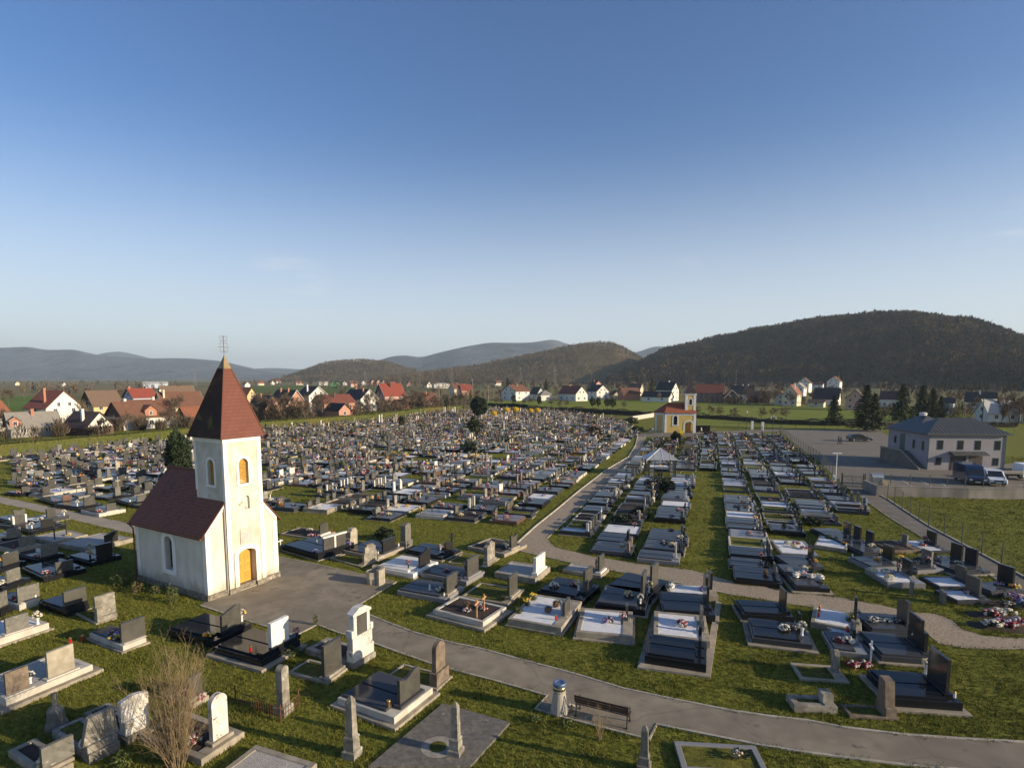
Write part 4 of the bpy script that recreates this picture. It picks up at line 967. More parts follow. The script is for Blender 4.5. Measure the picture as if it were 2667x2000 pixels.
cross_thing(415 / 2.91, 1130 + 800 / 2.91, 1.2, iron, 'dark iron cross, nearer one on the concrete kerb grave', z=.3)
cross_thing(507 / 2.91, 1130 + 775 / 2.91, 1.35, iron, 'dark iron cross, farther one on the concrete kerb grave', z=.3)
cross_thing(2000 + 738 / 2.765, 1400 + 915 / 2.765, 1.15, white_paint, 'thin white cross leaning behind the red flowers')
cross_thing(2000 + 1185 / 2.765, 1400 + 985 / 2.765, .7, wood_pale, 'little brown cross on grass left of lone black grave')
cross_thing(2000 + 450 / 2.765, 1400 + 895 / 2.765, .6, stone_mid, 'short grey cross stump beside the child sized grave', arm=.12)
cross_thing(700 + 120 / 4, 1330 + 370 / 4, .55, white_paint, 'small white cross on grass beside the chapel corner', arm=.25)
cross_thing(1200 + 1348 / 3.687, 1050 + 1150 / 3.687, 1.5, white_paint, 'tall thin white cross between graves right of gravel path', w=.06)
rp = [g('B', 315, 1185), g('B', 640, 1325), g('B', 770, 1215)]
t = thing('railing', 'low rusty iron railing around the rounded lichen pillar', 'railing', (*rp[1], 0))
for i in range(2):
 a, b = rp[i] - rp[1], rp[i + 1] - rp[1]
 mb = MB()
 for zz in (.18, .5):
  mb.tube([(a.x, a.y, zz), (b.x, b.y, zz + .02)], .014, 5)
 n = max(3, int((b - a).length / .14))
 for k in range(1, n):
  q = a.lerp(b, k / n)
  mb.tube([(q.x, q.y, .02), (q.x, q.y, .56 + random.uniform(-.05, .05))], .008, 4)
 mb.build('rail_panel', rust, t)
for q in rp:
 q = q - rp[1]
 MB().tube([(q.x, q.y, -.05), (q.x, q.y, .72)], .028, 6).build('post', rust, t)
for o in [o for o in COL.objects if o.get('label', '').startswith('old white monument')]:
 hd = [c for c in o.children if c.name.startswith('headstone') and 'plinth' not in c.name][0]
 bb = [Vector(v) for v in hd.bound_box]
 x0, x1 = min(v.x for v in bb), max(v.x for v in bb); y0, y1 = min(v.y for v in bb), max(v.y for v in bb); z0, z1 = min(v.z for v in bb), max(v.z for v in bb)
 hm_ = MB()
 for yy in (-.42, .42):
  hm_.box(x0 + .02, x1 - .02, yy - .09, yy + .09, z1 + .002, z1 + .95, ch=.01)
 hm_.prism([(-.58, 0), (.58, 0), (.58, .1), (.2, .32), (-.2, .32), (-.58, .1)], x0 - .03, x1 + .03, 'x', 0, Matrix.Translation((0, 0, z1 + .952)))
 hm_.box(x0 - .02, x1 + .02, y0 - .06, y0 + .12, z1 + .002, z1 + .32, ch=.02).box(x0 - .02, x1 + .02, y1 - .12, y1 + .06, z1 + .002, z1 + .32, ch=.02)
 hm_.build('pediment', stone_white, o)
 MB().box(x0 + .06, x1 - .06, -.33, .33, z1 + .002, z1 + .95).build('dark_panel', stone_dark, o)
PROTO = {}
COLSETS = {'pink': ('pink', 'white', 'red'), 'red': ('red', 'white', 'red'), 'white': ('white', 'cream', 'white'), 'yellow': ('yellow', 'cream', 'orange'), 'purple': ('purple', 'pink', 'white'),
   'orange': ('orange', 'red', 'yellow'), 'blue': ('blue', 'purple', 'white'), 'cream': ('cream', 'white', 'yellow'), 'green': ('white', 'cream', 'pink')}
def petals(mb, n, rx, ry, rz, z0, nmat=3, s=(.035, .075), rnd=None):
 rnd = rnd or random
 for _ in range(n):
  th = rnd.uniform(0, 6.283); ph = math.acos(rnd.uniform(0.02, 1));
  c = (rx * math.sin(ph) * math.cos(th), ry * math.sin(ph) * math.sin(th), z0 + rz * math.cos(ph))
  r = rnd.uniform(*s)
  mb.blob(c, (r, r, r * .7), rnd.choice(range(nmat)), 5, .2, rnd)
def leaves(mb, n, rx, ry, z0, z1, mi, L=(.08, .2), rnd=None):
 rnd = rnd or random
 for _ in range(n):
  th = rnd.uniform(0, 6.283); l = rnd.uniform(*L); w = l * .22
  r0 = rnd.uniform(.2, .8)
  c = Vector((rx * r0 * math.cos(th), ry * r0 * math.sin(th), rnd.uniform(z0, z1)))
  d = Vector((math.cos(th), math.sin(th), rnd.uniform(-.1, .9))).normalized() * l
  s = Vector((-math.sin(th), math.cos(th), 0)) * w
  mb.add([c, c + d * .5 + s, c + d, c + d * .5 - s], [(0, 1, 2, 3)], mi)
def flower_proto(kind):
 if kind in PROTO:
  return PROTO[kind]
 rnd = random.Random(sum(ord(c) * (i + 3) for i, c in enumerate(kind)))
 base, _, colr = kind.partition('_')
 cs = COLSETS.get(colr, ('white', 'pink', 'cream'))
 ms = [petal[c] for c in cs] + [leaf_dark, leaf_green]
 mb = MB(); nm = 'flower_bouquet'; cat = 'flowers'
 if base == 'bunch':
  if colr == 'green':
   leaves(mb, 60, .25, .2, 0, .16, 3, (.1, .25), rnd); petals(mb, 7, .18, .14, .12, .06, 3, rnd=rnd)
  else:
   petals(mb, 30, .26, .20, .14, .03, 3, rnd=rnd); leaves(mb, 34, .26, .2, 0, .08, 3, rnd=rnd); leaves(mb, 10, .2, .2, .02, .1, 4, rnd=rnd)
 elif base == 'dome':
  petals(mb, 46, .24, .24, .20, .04, 3, (.04, .075), rnd); leaves(mb, 26, .24, .24, 0, .06, 3, rnd=rnd)
 elif base == 'vase':
  nm = 'flower_vase'; cat = 'vase'
  ms.append(plastic_white if colr in ('white', 'cream') else stone_black)
  mb.lathe([(.07, 0), (.055, .04), (.05, .16), (.085, .30), (.075, .305)], 10, 5)
  petals(mb, 22, .17, .17, .22, .36, 3, (.035, .065), rnd); leaves(mb, 22, .14, .14, .3, .45, 3, (.08, .18), rnd)
 elif kind == 'brass_vase':
  nm = 'brass_vase'; cat = 'vase'; ms = [gold]
  mb.lathe([(.055, 0), (.07, .02), (.075, .12), (.085, .28), (.075, .31), (.06, .30)], 12)
 elif base == 'lantern':
  nm = 'grave_lantern'; cat = 'lantern'
  ms = [plastic_red if colr == 'red' else plastic_white, gold if rnd.random() < .5 else iron]
  mb.lathe([(.05, 0), (.055, .02), (.05, .17), (.035, .19)], 8, 0)
  mb.lathe([(.055, .191), (.058, .21), (.03, .25), (.008, .275)], 8, 1)
 elif base == 'wrapped':
  cs = ('pink', 'white', 'cream') if colr == 'pink' else ('white', 'cream', 'white')
  ms = [petal[c] for c in cs] + [leaf_dark, plastic_white]
  mb.blob((0, 0, .12), (.30, .2, .13), 4, 9, .12, rnd); petals(mb, 30, .25, .18, .12, .13, 3, (.04, .07), rnd)
 elif kind == 'wreath_white':
  ms = [plastic_white]; nm = 'wreath'; cat = 'wreath'
  n = 14
  mb.tube([(.17 * math.cos(6.283 * i / n) , .02 * 1, .22 + .17 * math.sin(6.283 * i / n)) for i in range(n + 1)], .05, 6, 0, None, False)
 elif kind == 'figure':
  nm = 'figurine'; cat = 'figurine'; ms = [plastic_white]
  mb.lathe([(.07, 0), (.055, .08), (.06, .16), (.03, .2), (.04, .24), (.035, .28), (.01, .3)], 9)
 elif kind == 'dry':
  nm = 'dry_plant'; cat = 'plant'; ms = [brown_leaves, bark, twig_tan]
  for _ in range(90):
   th = rnd.uniform(0, 6.283); ph = rnd.uniform(0.1, 1.4); l = rnd.uniform(.2, .34)
   d = Vector((math.sin(ph) * math.cos(th), math.sin(ph) * math.sin(th), math.cos(ph)))
   s = d.orthogonal().normalized() * .014
   mb.add([Vector((0, 0, .08)) + d * .05 - s, d * l + Vector((0, 0, .08)), Vector((0, 0, .08)) + d * .05 + s], [(0, 1, 2)], rnd.choice((0, 0, 2)))
  mb.blob((0, 0, .14), (.17, .17, .14), 0, 7, .3, rnd); mb.lathe([(.09, 0), (.11, .1)], 8, 1)
 elif kind in ('daffodil', 'greens'):
  nm = 'flower_clump' if kind == 'daffodil' else 'green_plant'; cat = 'flowers' if kind == 'daffodil' else 'plant'; ms = [petal['yellow'], leaf_olive, leaf_dark]
  for _ in range(110):
   th = rnd.uniform(0, 6.283); l = rnd.uniform(.15, .4); r = rnd.uniform(0, .2)
   c = Vector((r * math.cos(th), r * math.sin(th), 0)); d = Vector((math.cos(th) * rnd.uniform(0, .6), math.sin(th) * rnd.uniform(0, .6), 1)).normalized() * l
   s = Vector((-math.sin(th), math.cos(th), 0)) * .014
   mb.add([c - s, c + s, c + d], [(0, 1, 2)], rnd.choice((1, 1, 2)))
  if kind == 'daffodil':
   for _ in range(16):
    th = rnd.uniform(0, 6.283); r = rnd.uniform(0, .24)
    mb.blob((r * math.cos(th), r * math.sin(th), rnd.uniform(.25, .42)), .04, 0, 5, .2, rnd)
 elif base == 'cross':
  nm = 'grave_cross'; cat = 'cross'; ms = [wood_dark]
  mb.box(-.03, .03, -.03, .03, 0, .75).box(-.033, .033, -.17, .17, .52, .58)
 PROTO[kind] = (mb.mesh(nm, ms), nm, cat)
 return PROTO[kind]
N_FL = [0]
def put_item(p, kind, label, group=None, sc=None):
 me, nm, cat = flower_proto(kind)
 s = sc or random.uniform(.85, 1.2)
 o = link(nm, me, None, (p[0], p[1], p[2]), GRID_A + (random.uniform(-.4, .4) if cat == 'cross' else random.uniform(0, 6.28)), s)
 if cat in ('cross',): o.rotation_euler[2] = GRID_A
 tag(o, label, cat, group)
 N_FL[0] += 1
 return o
for p, kind, lab, _ in FLOWER_SLOTS:
 put_item(p, kind, lab, sc={'dome': 1.1, 'wrapped': 1.15, 'dry': 1.25}.get(kind.split('_')[0]))
for (zone, x, y, kind, lab) in (('J', 1590, 1345, 'bunch_red', None), ('J', 1650, 1335, 'bunch_white', None), ('J', 1735, 1340, 'bunch_white', None), ('J', 1600, 1440, 'bunch_white', None), ('J', 1680, 1430, 'bunch_purple', None), ('J', 1760, 1440, 'bunch_red', None), ('J', 1830, 1420, 'bunch_pink', None),
        ('J', 1780, 1200, 'bunch_purple', None), ('J', 1840, 1210, 'bunch_pink', None), ('J', 1870, 1260, 'bunch_blue', None), ('J', 1760, 1280, 'bunch_green', None)):
 p = g(zone, x, y)
 col = kind.split('_')[1]
 put_item((p.x, p.y, .12), kind, f'{col} funeral flowers heaped on the fresh grave mound by the gravel bend', 'funeral flowers on the fresh mounds', 1.6)
for i, (cx, cy, l) in enumerate(((1650, 1350, 1.5), (1720, 1445, 1.8), (1810, 1250, 1.9))):
 p = g('J', cx, cy)
 o = bed_sheet(-l, l, -.6, .6, 0, .03, 16, .22).build('grave_mound', soil, None, True, (p.x, p.y, -.02), GRID_A)
 tag(o, ['fresh soil grave mound farther from the gravel bend, flowers on top', 'fresh soil grave mound nearest the gravel bend, heaped with flowers', 'dark grave mound at the right frame edge under many wreaths'][i], 'grave')
 PLACED.append((p, l, .6, GRID_A))
for (zone, x, y, col) in (('K2', 735, 710, 'red'), ('K2', 862, 680, 'red')):
 p = g(zone, x, y); put_item((p.x, p.y, .02), 'lantern_red', 'red plastic lantern lying on the lawn, ' + ('left' if x < 800 else 'right') + ' one of two', sc=1.3)
p = g('E', 610, 925); put_item((p.x, p.y, .02), 'bunch_red', 'left one of two red flower bunches on the lawn behind kerb grave', sc=1.3)
p = g('E', 695, 925); put_item((p.x, p.y, .02), 'bunch_red', 'right one of two red flower bunches on the lawn behind kerb grave', sc=1.3)
def hits(p, hl, hw):
 for (c, a, b, an) in PLACED:
  d = c - p
  if abs(d.x) > 6 or abs(d.y) > 6: continue
  s, t = d.dot(U), d.dot(T)
  if abs(s) < hl + a - .1 and abs(t) < hw + b - .05:
   return True
 return False
GAZ = at(1728, 1236)
SLOTS = []
def slot_row(row, s0, L, t0, t1, end, gap, side, pitch=(1.15, 1.3, 2.2, 2.4, 2.6, 2.8), skip=None, walk=0.25, jig=0.12):
 t = t0
 k = 0
 while t < t1:
  w = random.choice(pitch)
  l = L * random.uniform(.9, 1.05)
  sc = s0 + (L - l) * (0 if end == 'R' else 1) + l / 2 + random.uniform(-jig, jig)
  p = st2w(sc, t + w / 2)
  ok = random.random() > gap and not (skip and skip(sc, t + w / 2))
  if ok and not hits(p, l / 2, w / 2):
   k += 1
   SLOTS.append(dict(p=p, L=l, W=w, end=end, row=row, k=k, side=side, d=p.length, t=t))
   PLACED.append((p, l / 2, w / 2, GRID_A))
  t += w + (random.choice((.05, .08, .5, .7)) if end == 'R' else random.choice((.3, .6, .9)))
def sk(sc, t):
 p = st2w(sc, t)
 return (p - GAZ).length < 3.6 or (abs(sc - 6) < 6.5 and t > 89) or t > 100
for i, (s0, L, t0, t1) in enumerate(((2.75, 2.6, 3.2, 84), (6.1, 3.0, -1.2, 88), (9.8, 3.0, -2.0, 88), (13.1, 2.5, 42, 98), (16.0, 2.9, -4.3, 108), (19.4, 2.9, 9, 110), (22.8, 3.0, 14, 108), (26.3, 2.8, 15, 100))):
 slot_row(i + 1, s0, L, t0, t1, 'R', .06 if i in (0, 4) else .12, 'right', skip=sk)
FIELD = [(-1.2, 2.6), (-26, 2.8), (-31, -3), (-62, 2), (-97.5, 19), (-97, 42), (-95.5, 75), (-84, 105), (-84, 146), (-82, 164), (-73, 191), (-36, 174), (-12, 140), (-1.5, 96)]
TREE_C = w2st(at(1248, 1086)); CYP = w2st(at(468, 1258))
def outf(sc, t):
 if not in_poly((sc, t), FIELD): return True
 if sc < -29 and t < 12.5 and not (sc < -60): return True
 for c in (TREE_C, CYP):
  if (sc - c[0]) ** 2 + (t - c[1]) ** 2 < 3.5: return True
 if abs(t - (52 + sc * .12)) < 1.1 and random.random() < .8: return True     # cross lanes of lawn
 if abs(t - (100 + sc * .1)) < 1.2: return True
 return False
k = 0
s = -4.2
while s > -97:
 k += 1
 slot_row(k, s, 2.9, -8 + random.uniform(0, 1), 195, 'L', .08, 'left', skip=outf, jig=.25, pitch=(1.3, 2.3, 2.5, 2.7, 3.0))
 s -= 3.9 if k % 2 else 3.55
def tpath(s): return -1.7 + (s + 59.6) * -.192
for j in range(9):
 s0 = -33.5 - 4.1 * j
 for lo, hi in ((tpath(s0) + 2.0, 13.2 if s0 > -60 else 2.5 + (-62 - s0) * .5), (tpath(s0) - 26, tpath(s0) - 2.6)):
  if hi > lo: slot_row(j + 1, s0 - 2.5, 2.5, lo, hi, 'R', .12, 'left', skip=lambda sc, t: sc > -36 and t < 3.5 or (sc > -44 and t < -12), jig=.2)
  for q in SLOTS:
   if q['end'] == 'R' and q['side'] == 'left': q['txt'] = q.get('txt') or ('left of chapel beyond path' if lo > tpath(s0) else 'left of chapel before path')
INDIV = 300 - N_GRAVES[0] - 5
def seen(sl):
 p = sl['p']
 th = math.degrees(math.atan2(p.x, p.y))
 if abs(th) > 42.5: return False
 if -30 < th < -22.5 and 38 < p.length < 62 : return False
 return True
cand = sorted([q for q in SLOTS if seen(q)], key=lambda q: q['d'] * (0.8 if q['side'] == 'right' else 1.0))
near, far = cand[:INDIV], cand[INDIV:]
def slot_look(sl, rnd):
 r = rnd.random()
 dark = rnd.random()
 if r < .54: st = 'slab'
 elif r < (.74 if sl['side'] == 'left' else .66): st = 'gravel'
 elif r < .84: st = 'soil'
 elif r < .91: st = 'grass'
 else: st = 'pale'
 if st == 'slab':
  slab, base, nm = rnd.choice(((granite_black, granite_black, 'black slab'), (granite_grey, granite_grey, 'grey slab'), (granite_black, concrete_pale, 'pale edged'), (granite_grey, granite_black, 'dark slab'), (granite_grey, granite_pale, 'grey slab'), (granite_brown, granite_brown, 'brown slab')) if sl['side'] == 'left' else
         ((granite_grey, granite_grey, 'grey slab'), (granite_grey, granite_black, 'grey slab'), (granite_black, granite_black, 'black slab'), (granite_black, granite_grey, 'black slab'), (granite_grey, granite_pale, 'grey slab')))
 elif st == 'pale':
  slab, base, nm = granite_pale, concrete_pale, 'pale slab'
 else:
  slab, base, nm = None, rnd.choice((concrete, concrete_pale, granite_grey, granite_grey)), {'gravel': 'white gravel', 'soil': 'bare soil', 'grass': 'grass filled'}[st]
 h = rnd.uniform(.22, .42)
 W = sl['W']
 heads, hn = [], 'no headstone'
 if rnd.random() < .94:
  q = rnd.random()
  if q < .79: m_, mn = (stone_dark if sl['side'] == 'left' else rnd.choice((stone_black, stone_dark))), 'dark'
  elif q < .9: m_, mn = stone_mid, 'grey'
  elif q < .945: m_, mn = rnd.choice((stone_old, stone_sand)), 'pale'
  elif q < .975: m_, mn = stone_white, 'white'
  else: m_, mn = stone_brown, 'brown'
  sh = rnd.choice(('rect', 'rect', 'rect', 'round', 'slant', 'wave', 'gable', 'arch', 'slantr', 'horn'))
  sn = {'rect': 'square', 'round': 'rounded', 'slant': 'slanted', 'slantr': 'slanted', 'wave': 'wavy', 'gable': 'gabled', 'arch': 'arched', 'horn': 'horned'}[sh]
  w = min(W * .75, rnd.uniform(.65, 1.15)); hh = rnd.uniform(.6, .95) * (1 if sl['side'] == 'left' else .88)
  ex = {'ph': rnd.choice((.06, .12)), 't': rnd.choice((.1, .14, .18))}
  if rnd.random() < .14 and m_ in (stone_dark, stone_black): ex['pillars'] = (-1.08, 1.08); ex['pmat'] = rnd.choice((stone_clean_white, stone_sand, plastic_white)); sn = 'white framed'; mn = ''
  if q > .8 and rnd.random() < .5: hh *= 1.45; w *= .62; sn = 'tall'
  off = rnd.uniform(-.12, .12) * W
  heads.append((sh, w, hh, m_, off, ex))
  hn = (mn + ' ' + sn + ' headstone').strip()
  if W > 2.2 and rnd.random() < .4:
   heads[0] = (sh, w * .8, hh, m_, -W * .24, ex); heads.append((rnd.choice(('rect', 'slant', 'round')), w * .75, hh * .9, m_, W * .24, dict(ex)))
   hn = ('two ' + (mn or 'framed') + ' headstones')
 return st, slab, base, nm, h, heads, hn
KINDS = ['bunch_green', 'greens', 'lantern_red', 'vase_cream', 'bunch_pink', 'bunch_red', 'bunch_white', 'bunch_yellow', 'bunch_purple', 'bunch_cream', 'bunch_orange', 'dome_white', 'dome_red', 'dome_cream', 'dome_pink', 'vase_white', 'vase_pink', 'vase_cream', 'vase_yellow', 'vase_red',
   'lantern_red', 'lantern_white', 'bunch_green', 'dry', 'greens', 'bunch_white', 'bunch_pink', 'vase_white', 'bunch_blue']
KNAME = {'bunch': 'flower bunch', 'dome': 'flower dome', 'vase': 'flower vase', 'lantern': 'lantern', 'dry': 'dry plant', 'greens': 'green plant'}
rnd = random.Random(21)
extra_items = []
GKEEP = {}
for sl in near:
 st, slab, base, nm, h, heads, hn = slot_look(sl, rnd)
 side_txt = f'{ordinal(sl["k"])} from front, {ordinal(sl["row"])} row ' + sl.get('txt', sl["side"] + ' of gravel path')
 lab = f'{nm} grave, {hn}, {side_txt}'
 ang = GRID_A + rnd.uniform(-.015, .015) + (math.pi if sl['end'] == 'L' else 0)
 sty = 'slab' if st == 'pale' else st
 t, Mw, top = grave(sl['p'], ang, sl['L'], sl['W'], sty, h, heads, base=base, slab=slab, foot=.08 if rnd.random() < .3 else 0, fh=.07, plates=2 if sl['W'] > 1.3 else 1,
      label=lab, group=f'graves {sl["side"]} of the gravel path', kerb=.14, writing=sl['end'] == 'L' and sl['d'] < 78)
 n = rnd.choice((0, 1, 1, 2, 2, 3, 3, 4) if sl['side'] == 'left' else (0, 0, 1, 1, 2, 2, 3))
 used = set()
 for _ in range(n):
  kd = rnd.choice(KINDS)
  if kd in used: continue
  used.add(kd)
  big = kd.split('_')[0] in ('vase', 'lantern')
  lx = rnd.uniform(.45, .8) if big else rnd.uniform(-.3, .6)
  ly = rnd.choice((-.8, .8, -.6, .6)) if big else rnd.uniform(-.5, .5)
  p = Mw @ Vector((lx * sl['L'] / 2, ly * sl['W'] / 2, (top if sty == 'slab' else h - .04)))
  extra_items.append((sl['d'], p, kd, f'{kd.split("_")[1] if "_" in kd else ""} {KNAME[kd.split("_")[0]]} on grave {side_txt}'.strip()))
PLACED_NEAR = list(PLACED)
extra_items.sort(key=lambda e: e[0])
cap = 300 - N_FL[0] + 90
rest_items = extra_items[cap:]
for d, p, kd, lab in extra_items[:cap]:
 put_item(p, kd, lab, 'flowers, vases and lanterns on the graves in rows', rnd.uniform(.75, 1.1))
fm = [granite_black, granite_grey, concrete, concrete_pale, gravel_white, soil, stone_dark, stone_black, stone_mid, stone_old, stone_sand, stone_white, stone_brown, granite_pale, granite_brown, M_grass]
FI = {id(m_): i for i, m_ in enumerate(fm)}
fi = lambda m_: FI.get(id(m_), 2)
big = MB()
flm = [petal[c] for c in ('pink', 'red', 'white', 'yellow', 'purple', 'orange', 'cream', 'blue')] + [leaf_dark, leaf_olive, plastic_white, wood_pale]
fb = MB()
def far_flower(p, sc=1.0):
 cs = rnd.choice(((0, 2), (1, 2), (2, 6), (3, 6), (4, 0), (5, 3), (2, 2), (2, 0), (6, 2), (1, 1), (8, 9), (7, 2)))
 up = rnd.choice((.0, .0, .25))
 for _ in range(rnd.randint(4, 7)):
  r = rnd.uniform(.05, .10) * sc
  c = (p.x + rnd.uniform(-.17, .17) * sc, p.y + rnd.uniform(-.17, .17) * sc, p.z + up + rnd.uniform(.03, .22) * sc)
  mi = rnd.choice(cs) if rnd.random() < .75 else 8
  fb.blob(c, r, mi, 4, .3, rnd)
for e in rest_items:
 far_flower(e[1])
for sl in far:
 st, slab, base, nm, h, heads, hn = slot_look(sl, rnd)
 ang = GRID_A + rnd.uniform(-.03, .03) + (math.pi if sl['end'] == 'L' else 0)
 M = Matrix.Translation((sl['p'].x, sl['p'].y, 0)) @ Matrix.Rotation(ang, 4, 'Z')
 a, b = sl['L'] / 2, sl['W'] / 2
 if st in ('slab', 'pale'):
  big.box(-a, a, -b, b, -.03, h, fi(base), M); big.box(-a + .1, a - .5, -b + .1, -.04, h, h + .09, fi(slab), M); big.box(-a + .1, a - .5, .04, b - .1, h, h + .09, fi(slab), M)
  h += .09
 else:
  big.box(-a, a, -b, b, -.03, h - .04, fi({'gravel': gravel_white, 'soil': soil, 'grass': M_grass}[st]), M)
  for (x0, x1, y0, y1) in ((-a, a, -b - .01, -b + .13), (-a, a, b - .13, b + .01), (-a - .01, -a + .13, -b, b), (a - .45, a + .01, -b, b)):
   big.box(x0, x1, y0, y1, -.03, h + (.004 if x0 > 0 else .001 if y1 > 0 and y0 < 0 else 0), fi(base), M)
 tall = sl['t'] > 80 and rnd.random() < .075
 for hd in heads:
  sh, w, hh, hm, off, ex = hd
  if tall:
   w, hh, hm = rnd.uniform(.3, .5), rnd.uniform(1.5, 2.3), rnd.choice((stone_old, stone_sand, stone_white, stone_old, stone_mid)); sh = rnd.choice(('rect', 'gable', 'arch', 'trap'))
  big.box(a - .46, a - .12, off - w / 2 - .1, off + w / 2 + .1, h, h + .1, fi(hm), M)
  big.prism(head_outline(sh, w, hh), a - .36, a - .22, 'x', fi(hm), M @ Matrix.Translation((0, off, h + .1)))
 if rnd.random() < .05:
  m_ = rnd.choice((stone_white, stone_dark, wood_pale))
  big.box(a - .3, a - .22, -.04, .04, 0, 1.7, fi(m_) if m_ is not wood_pale else fi(stone_sand), M); big.box(a - .31, a - .21, -.3, .3, 1.2, 1.3, fi(m_) if m_ is not wood_pale else fi(stone_sand), M)
 for _ in range(rnd.choice((2, 3, 4, 4, 5, 6))):
  p = M @ Vector((rnd.uniform(-.2, .7) * a, rnd.uniform(-.8, .8) * b, h - .02))
  far_flower(p, rnd.uniform(.8, 1.5))
 if rnd.random() < .06:
  p = M @ Vector((-.2 * a, 0, h)); r = rnd.uniform(.3, .6)
  for _ in range(5):
   fb.blob((p.x + rnd.uniform(-r, r) * .6, p.y + rnd.uniform(-r, r) * .6, p.z + rnd.uniform(.1, r)), r * rnd.uniform(.4, .7), rnd.choice((8, 9, 8)), 6, .3, rnd)
o = big.build('distant_graves', fm); o['kind'] = 'stuff'; tag(o, 'crowded mass of far graves and headstones reaching the hedge', 'graves')
o = fb.build('distant_flowers', flm); o['kind'] = 'stuff'; tag(o, 'specks of flowers and small plants among the far graves', 'flowers')
ball_me = MB()
for _ in range(260):
 th = random.uniform(0, 6.283); z = random.uniform(-1, 1); q = math.sqrt(1 - z * z); r = random.uniform(.72, 1)
 ball_me.blob((r * q * math.cos(th), r * q * math.sin(th), r * z * .9), random.uniform(.08, .14), random.choice((0, 0, 1)), 4, .3)
ball_me.blob((0, 0, 0), .8, 0, 10, .1)
ball = ball_me.mesh('crown', [petal['yellow'], mat('golden_leaf', (0.62, 0.42, 0.03), (0.45, 0.3, 0.02), 8, .8)])
trunk_me = MB().tube([(0, 0, -.05), (0, 0, 1.4)], .09, 6).mesh('trunk', bark)
for i, (x, y, r) in enumerate(((1287, 1092, .85), (1320, 1081, .95), (1343, 1080, 1.0), (1382, 1083, .8), (1400, 1082, .85))):
 p = at(x, y)
 lab = ['nearest yellow clipped ball shrub, right of the dark round tree', 'second yellow clipped ball from the dark round tree', 'largest yellow clipped ball in the row at the back hedge', 'fourth yellow clipped ball from the dark round tree', 'yellow clipped ball farthest from the dark round tree'][i]
 t = thing('topiary_shrub', lab, 'shrub', (p.x, p.y, 0), 0, 'yellow clipped ball shrubs')
 link('trunk', trunk_me, t); link('crown', ball, t, (0, 0, 1.9), 0, (r * 1.15, r * 1.15, r))
def arch_pts(x0, x1, z0, z1, rise, n=10):
 """outline (x,z) of an arched opening; rise = height of the arch part"""
 c = (x0 + x1) / 2; a = (x1 - x0) / 2
 pts = [(x0, z0), (x1, z0)]
 for i in range(n + 1):
  t = math.pi * i / n
  pts.append((c + a * math.cos(t), z1 - rise + rise * math.sin(t)))
 return pts
def wall_with_holes(mb, x0, x1, z0, z1top, holes, y, dy, mi=0, M=None, top=None):
 """wall in the xz plane at y (front face) and thickness dy (towards +y). holes: arched outlines. Built as strips of columns so that openings stay open.
 top: function x -> z of the upper edge (gables)"""
 xs = {x0, x1}
 for h in holes:
  for p in h['pts']: xs.add(round(p[0], 4))
 if top:
  for v in top['x']: xs.add(v)
 xs = sorted(xs)
 def tz(x): return top['f'](x) if top else z1top
 def hole_edges(h, x):
  pts = h['pts']; lo = h['z0']
  if x <= h['x0'] + 1e-6 or x >= h['x1'] - 1e-6:
   return lo, h['spring']
  c = (h['x0'] + h['x1']) / 2; a = (h['x1'] - h['x0']) / 2
  q = max(0, 1 - ((x - c) / a) ** 2)
  return lo, h['spring'] + h['rise'] * math.sqrt(q)
 def quad(xa, xb, za0, zb0, za1, zb1):
  vs = [(xa, y, za0), (xb, y, zb0), (xb, y, zb1), (xa, y, za1), (xa, y + dy, za0), (xb, y + dy, zb0), (xb, y + dy, zb1), (xa, y + dy, za1)]
  mb.add(vs, [(0, 1, 2, 3), (5, 4, 7, 6), (3, 2, 6, 7), (1, 0, 4, 5)], mi, M)
 for xa, xb in zip(xs[:-1], xs[1:]):
  if xb - xa < 1e-5: continue
  cur = [(h, *hole_edges(h, xa), *hole_edges(h, xb)) for h in holes if h['x0'] <= xa + 1e-6 and h['x1'] >= xb - 1e-6]
  cur.sort(key=lambda e: e[1])
  za = zb = z0
  for h, la, ta, lb, tb in cur:
   if la > za + 1e-5: quad(xa, xb, za, zb, la, lb)
   za, zb = ta, tb
  quad(xa, xb, za, zb, tz(xa), tz(xb))
 for h in holes:     # reveals at the straight jambs
  for xx in (h['x0'], h['x1']):
   mb.add([(xx, y, h['z0']), (xx, y + dy, h['z0']), (xx, y + dy, h['spring']), (xx, y, h['spring'])], [(0, 1, 2, 3)], mi, M)
 for xx in (x0, x1):
  mb.add([(xx, y, z0), (xx, y + dy, z0), (xx, y + dy, tz(xx)), (xx, y, tz(xx))], [(0, 1, 2, 3)], mi, M)
def hole(x0, x1, z0, z1, rise, n=10):
 return dict(x0=x0, x1=x1, z0=z0, spring=z1 - rise, rise=rise, pts=arch_pts(x0, x1, z0, z1, rise, n))
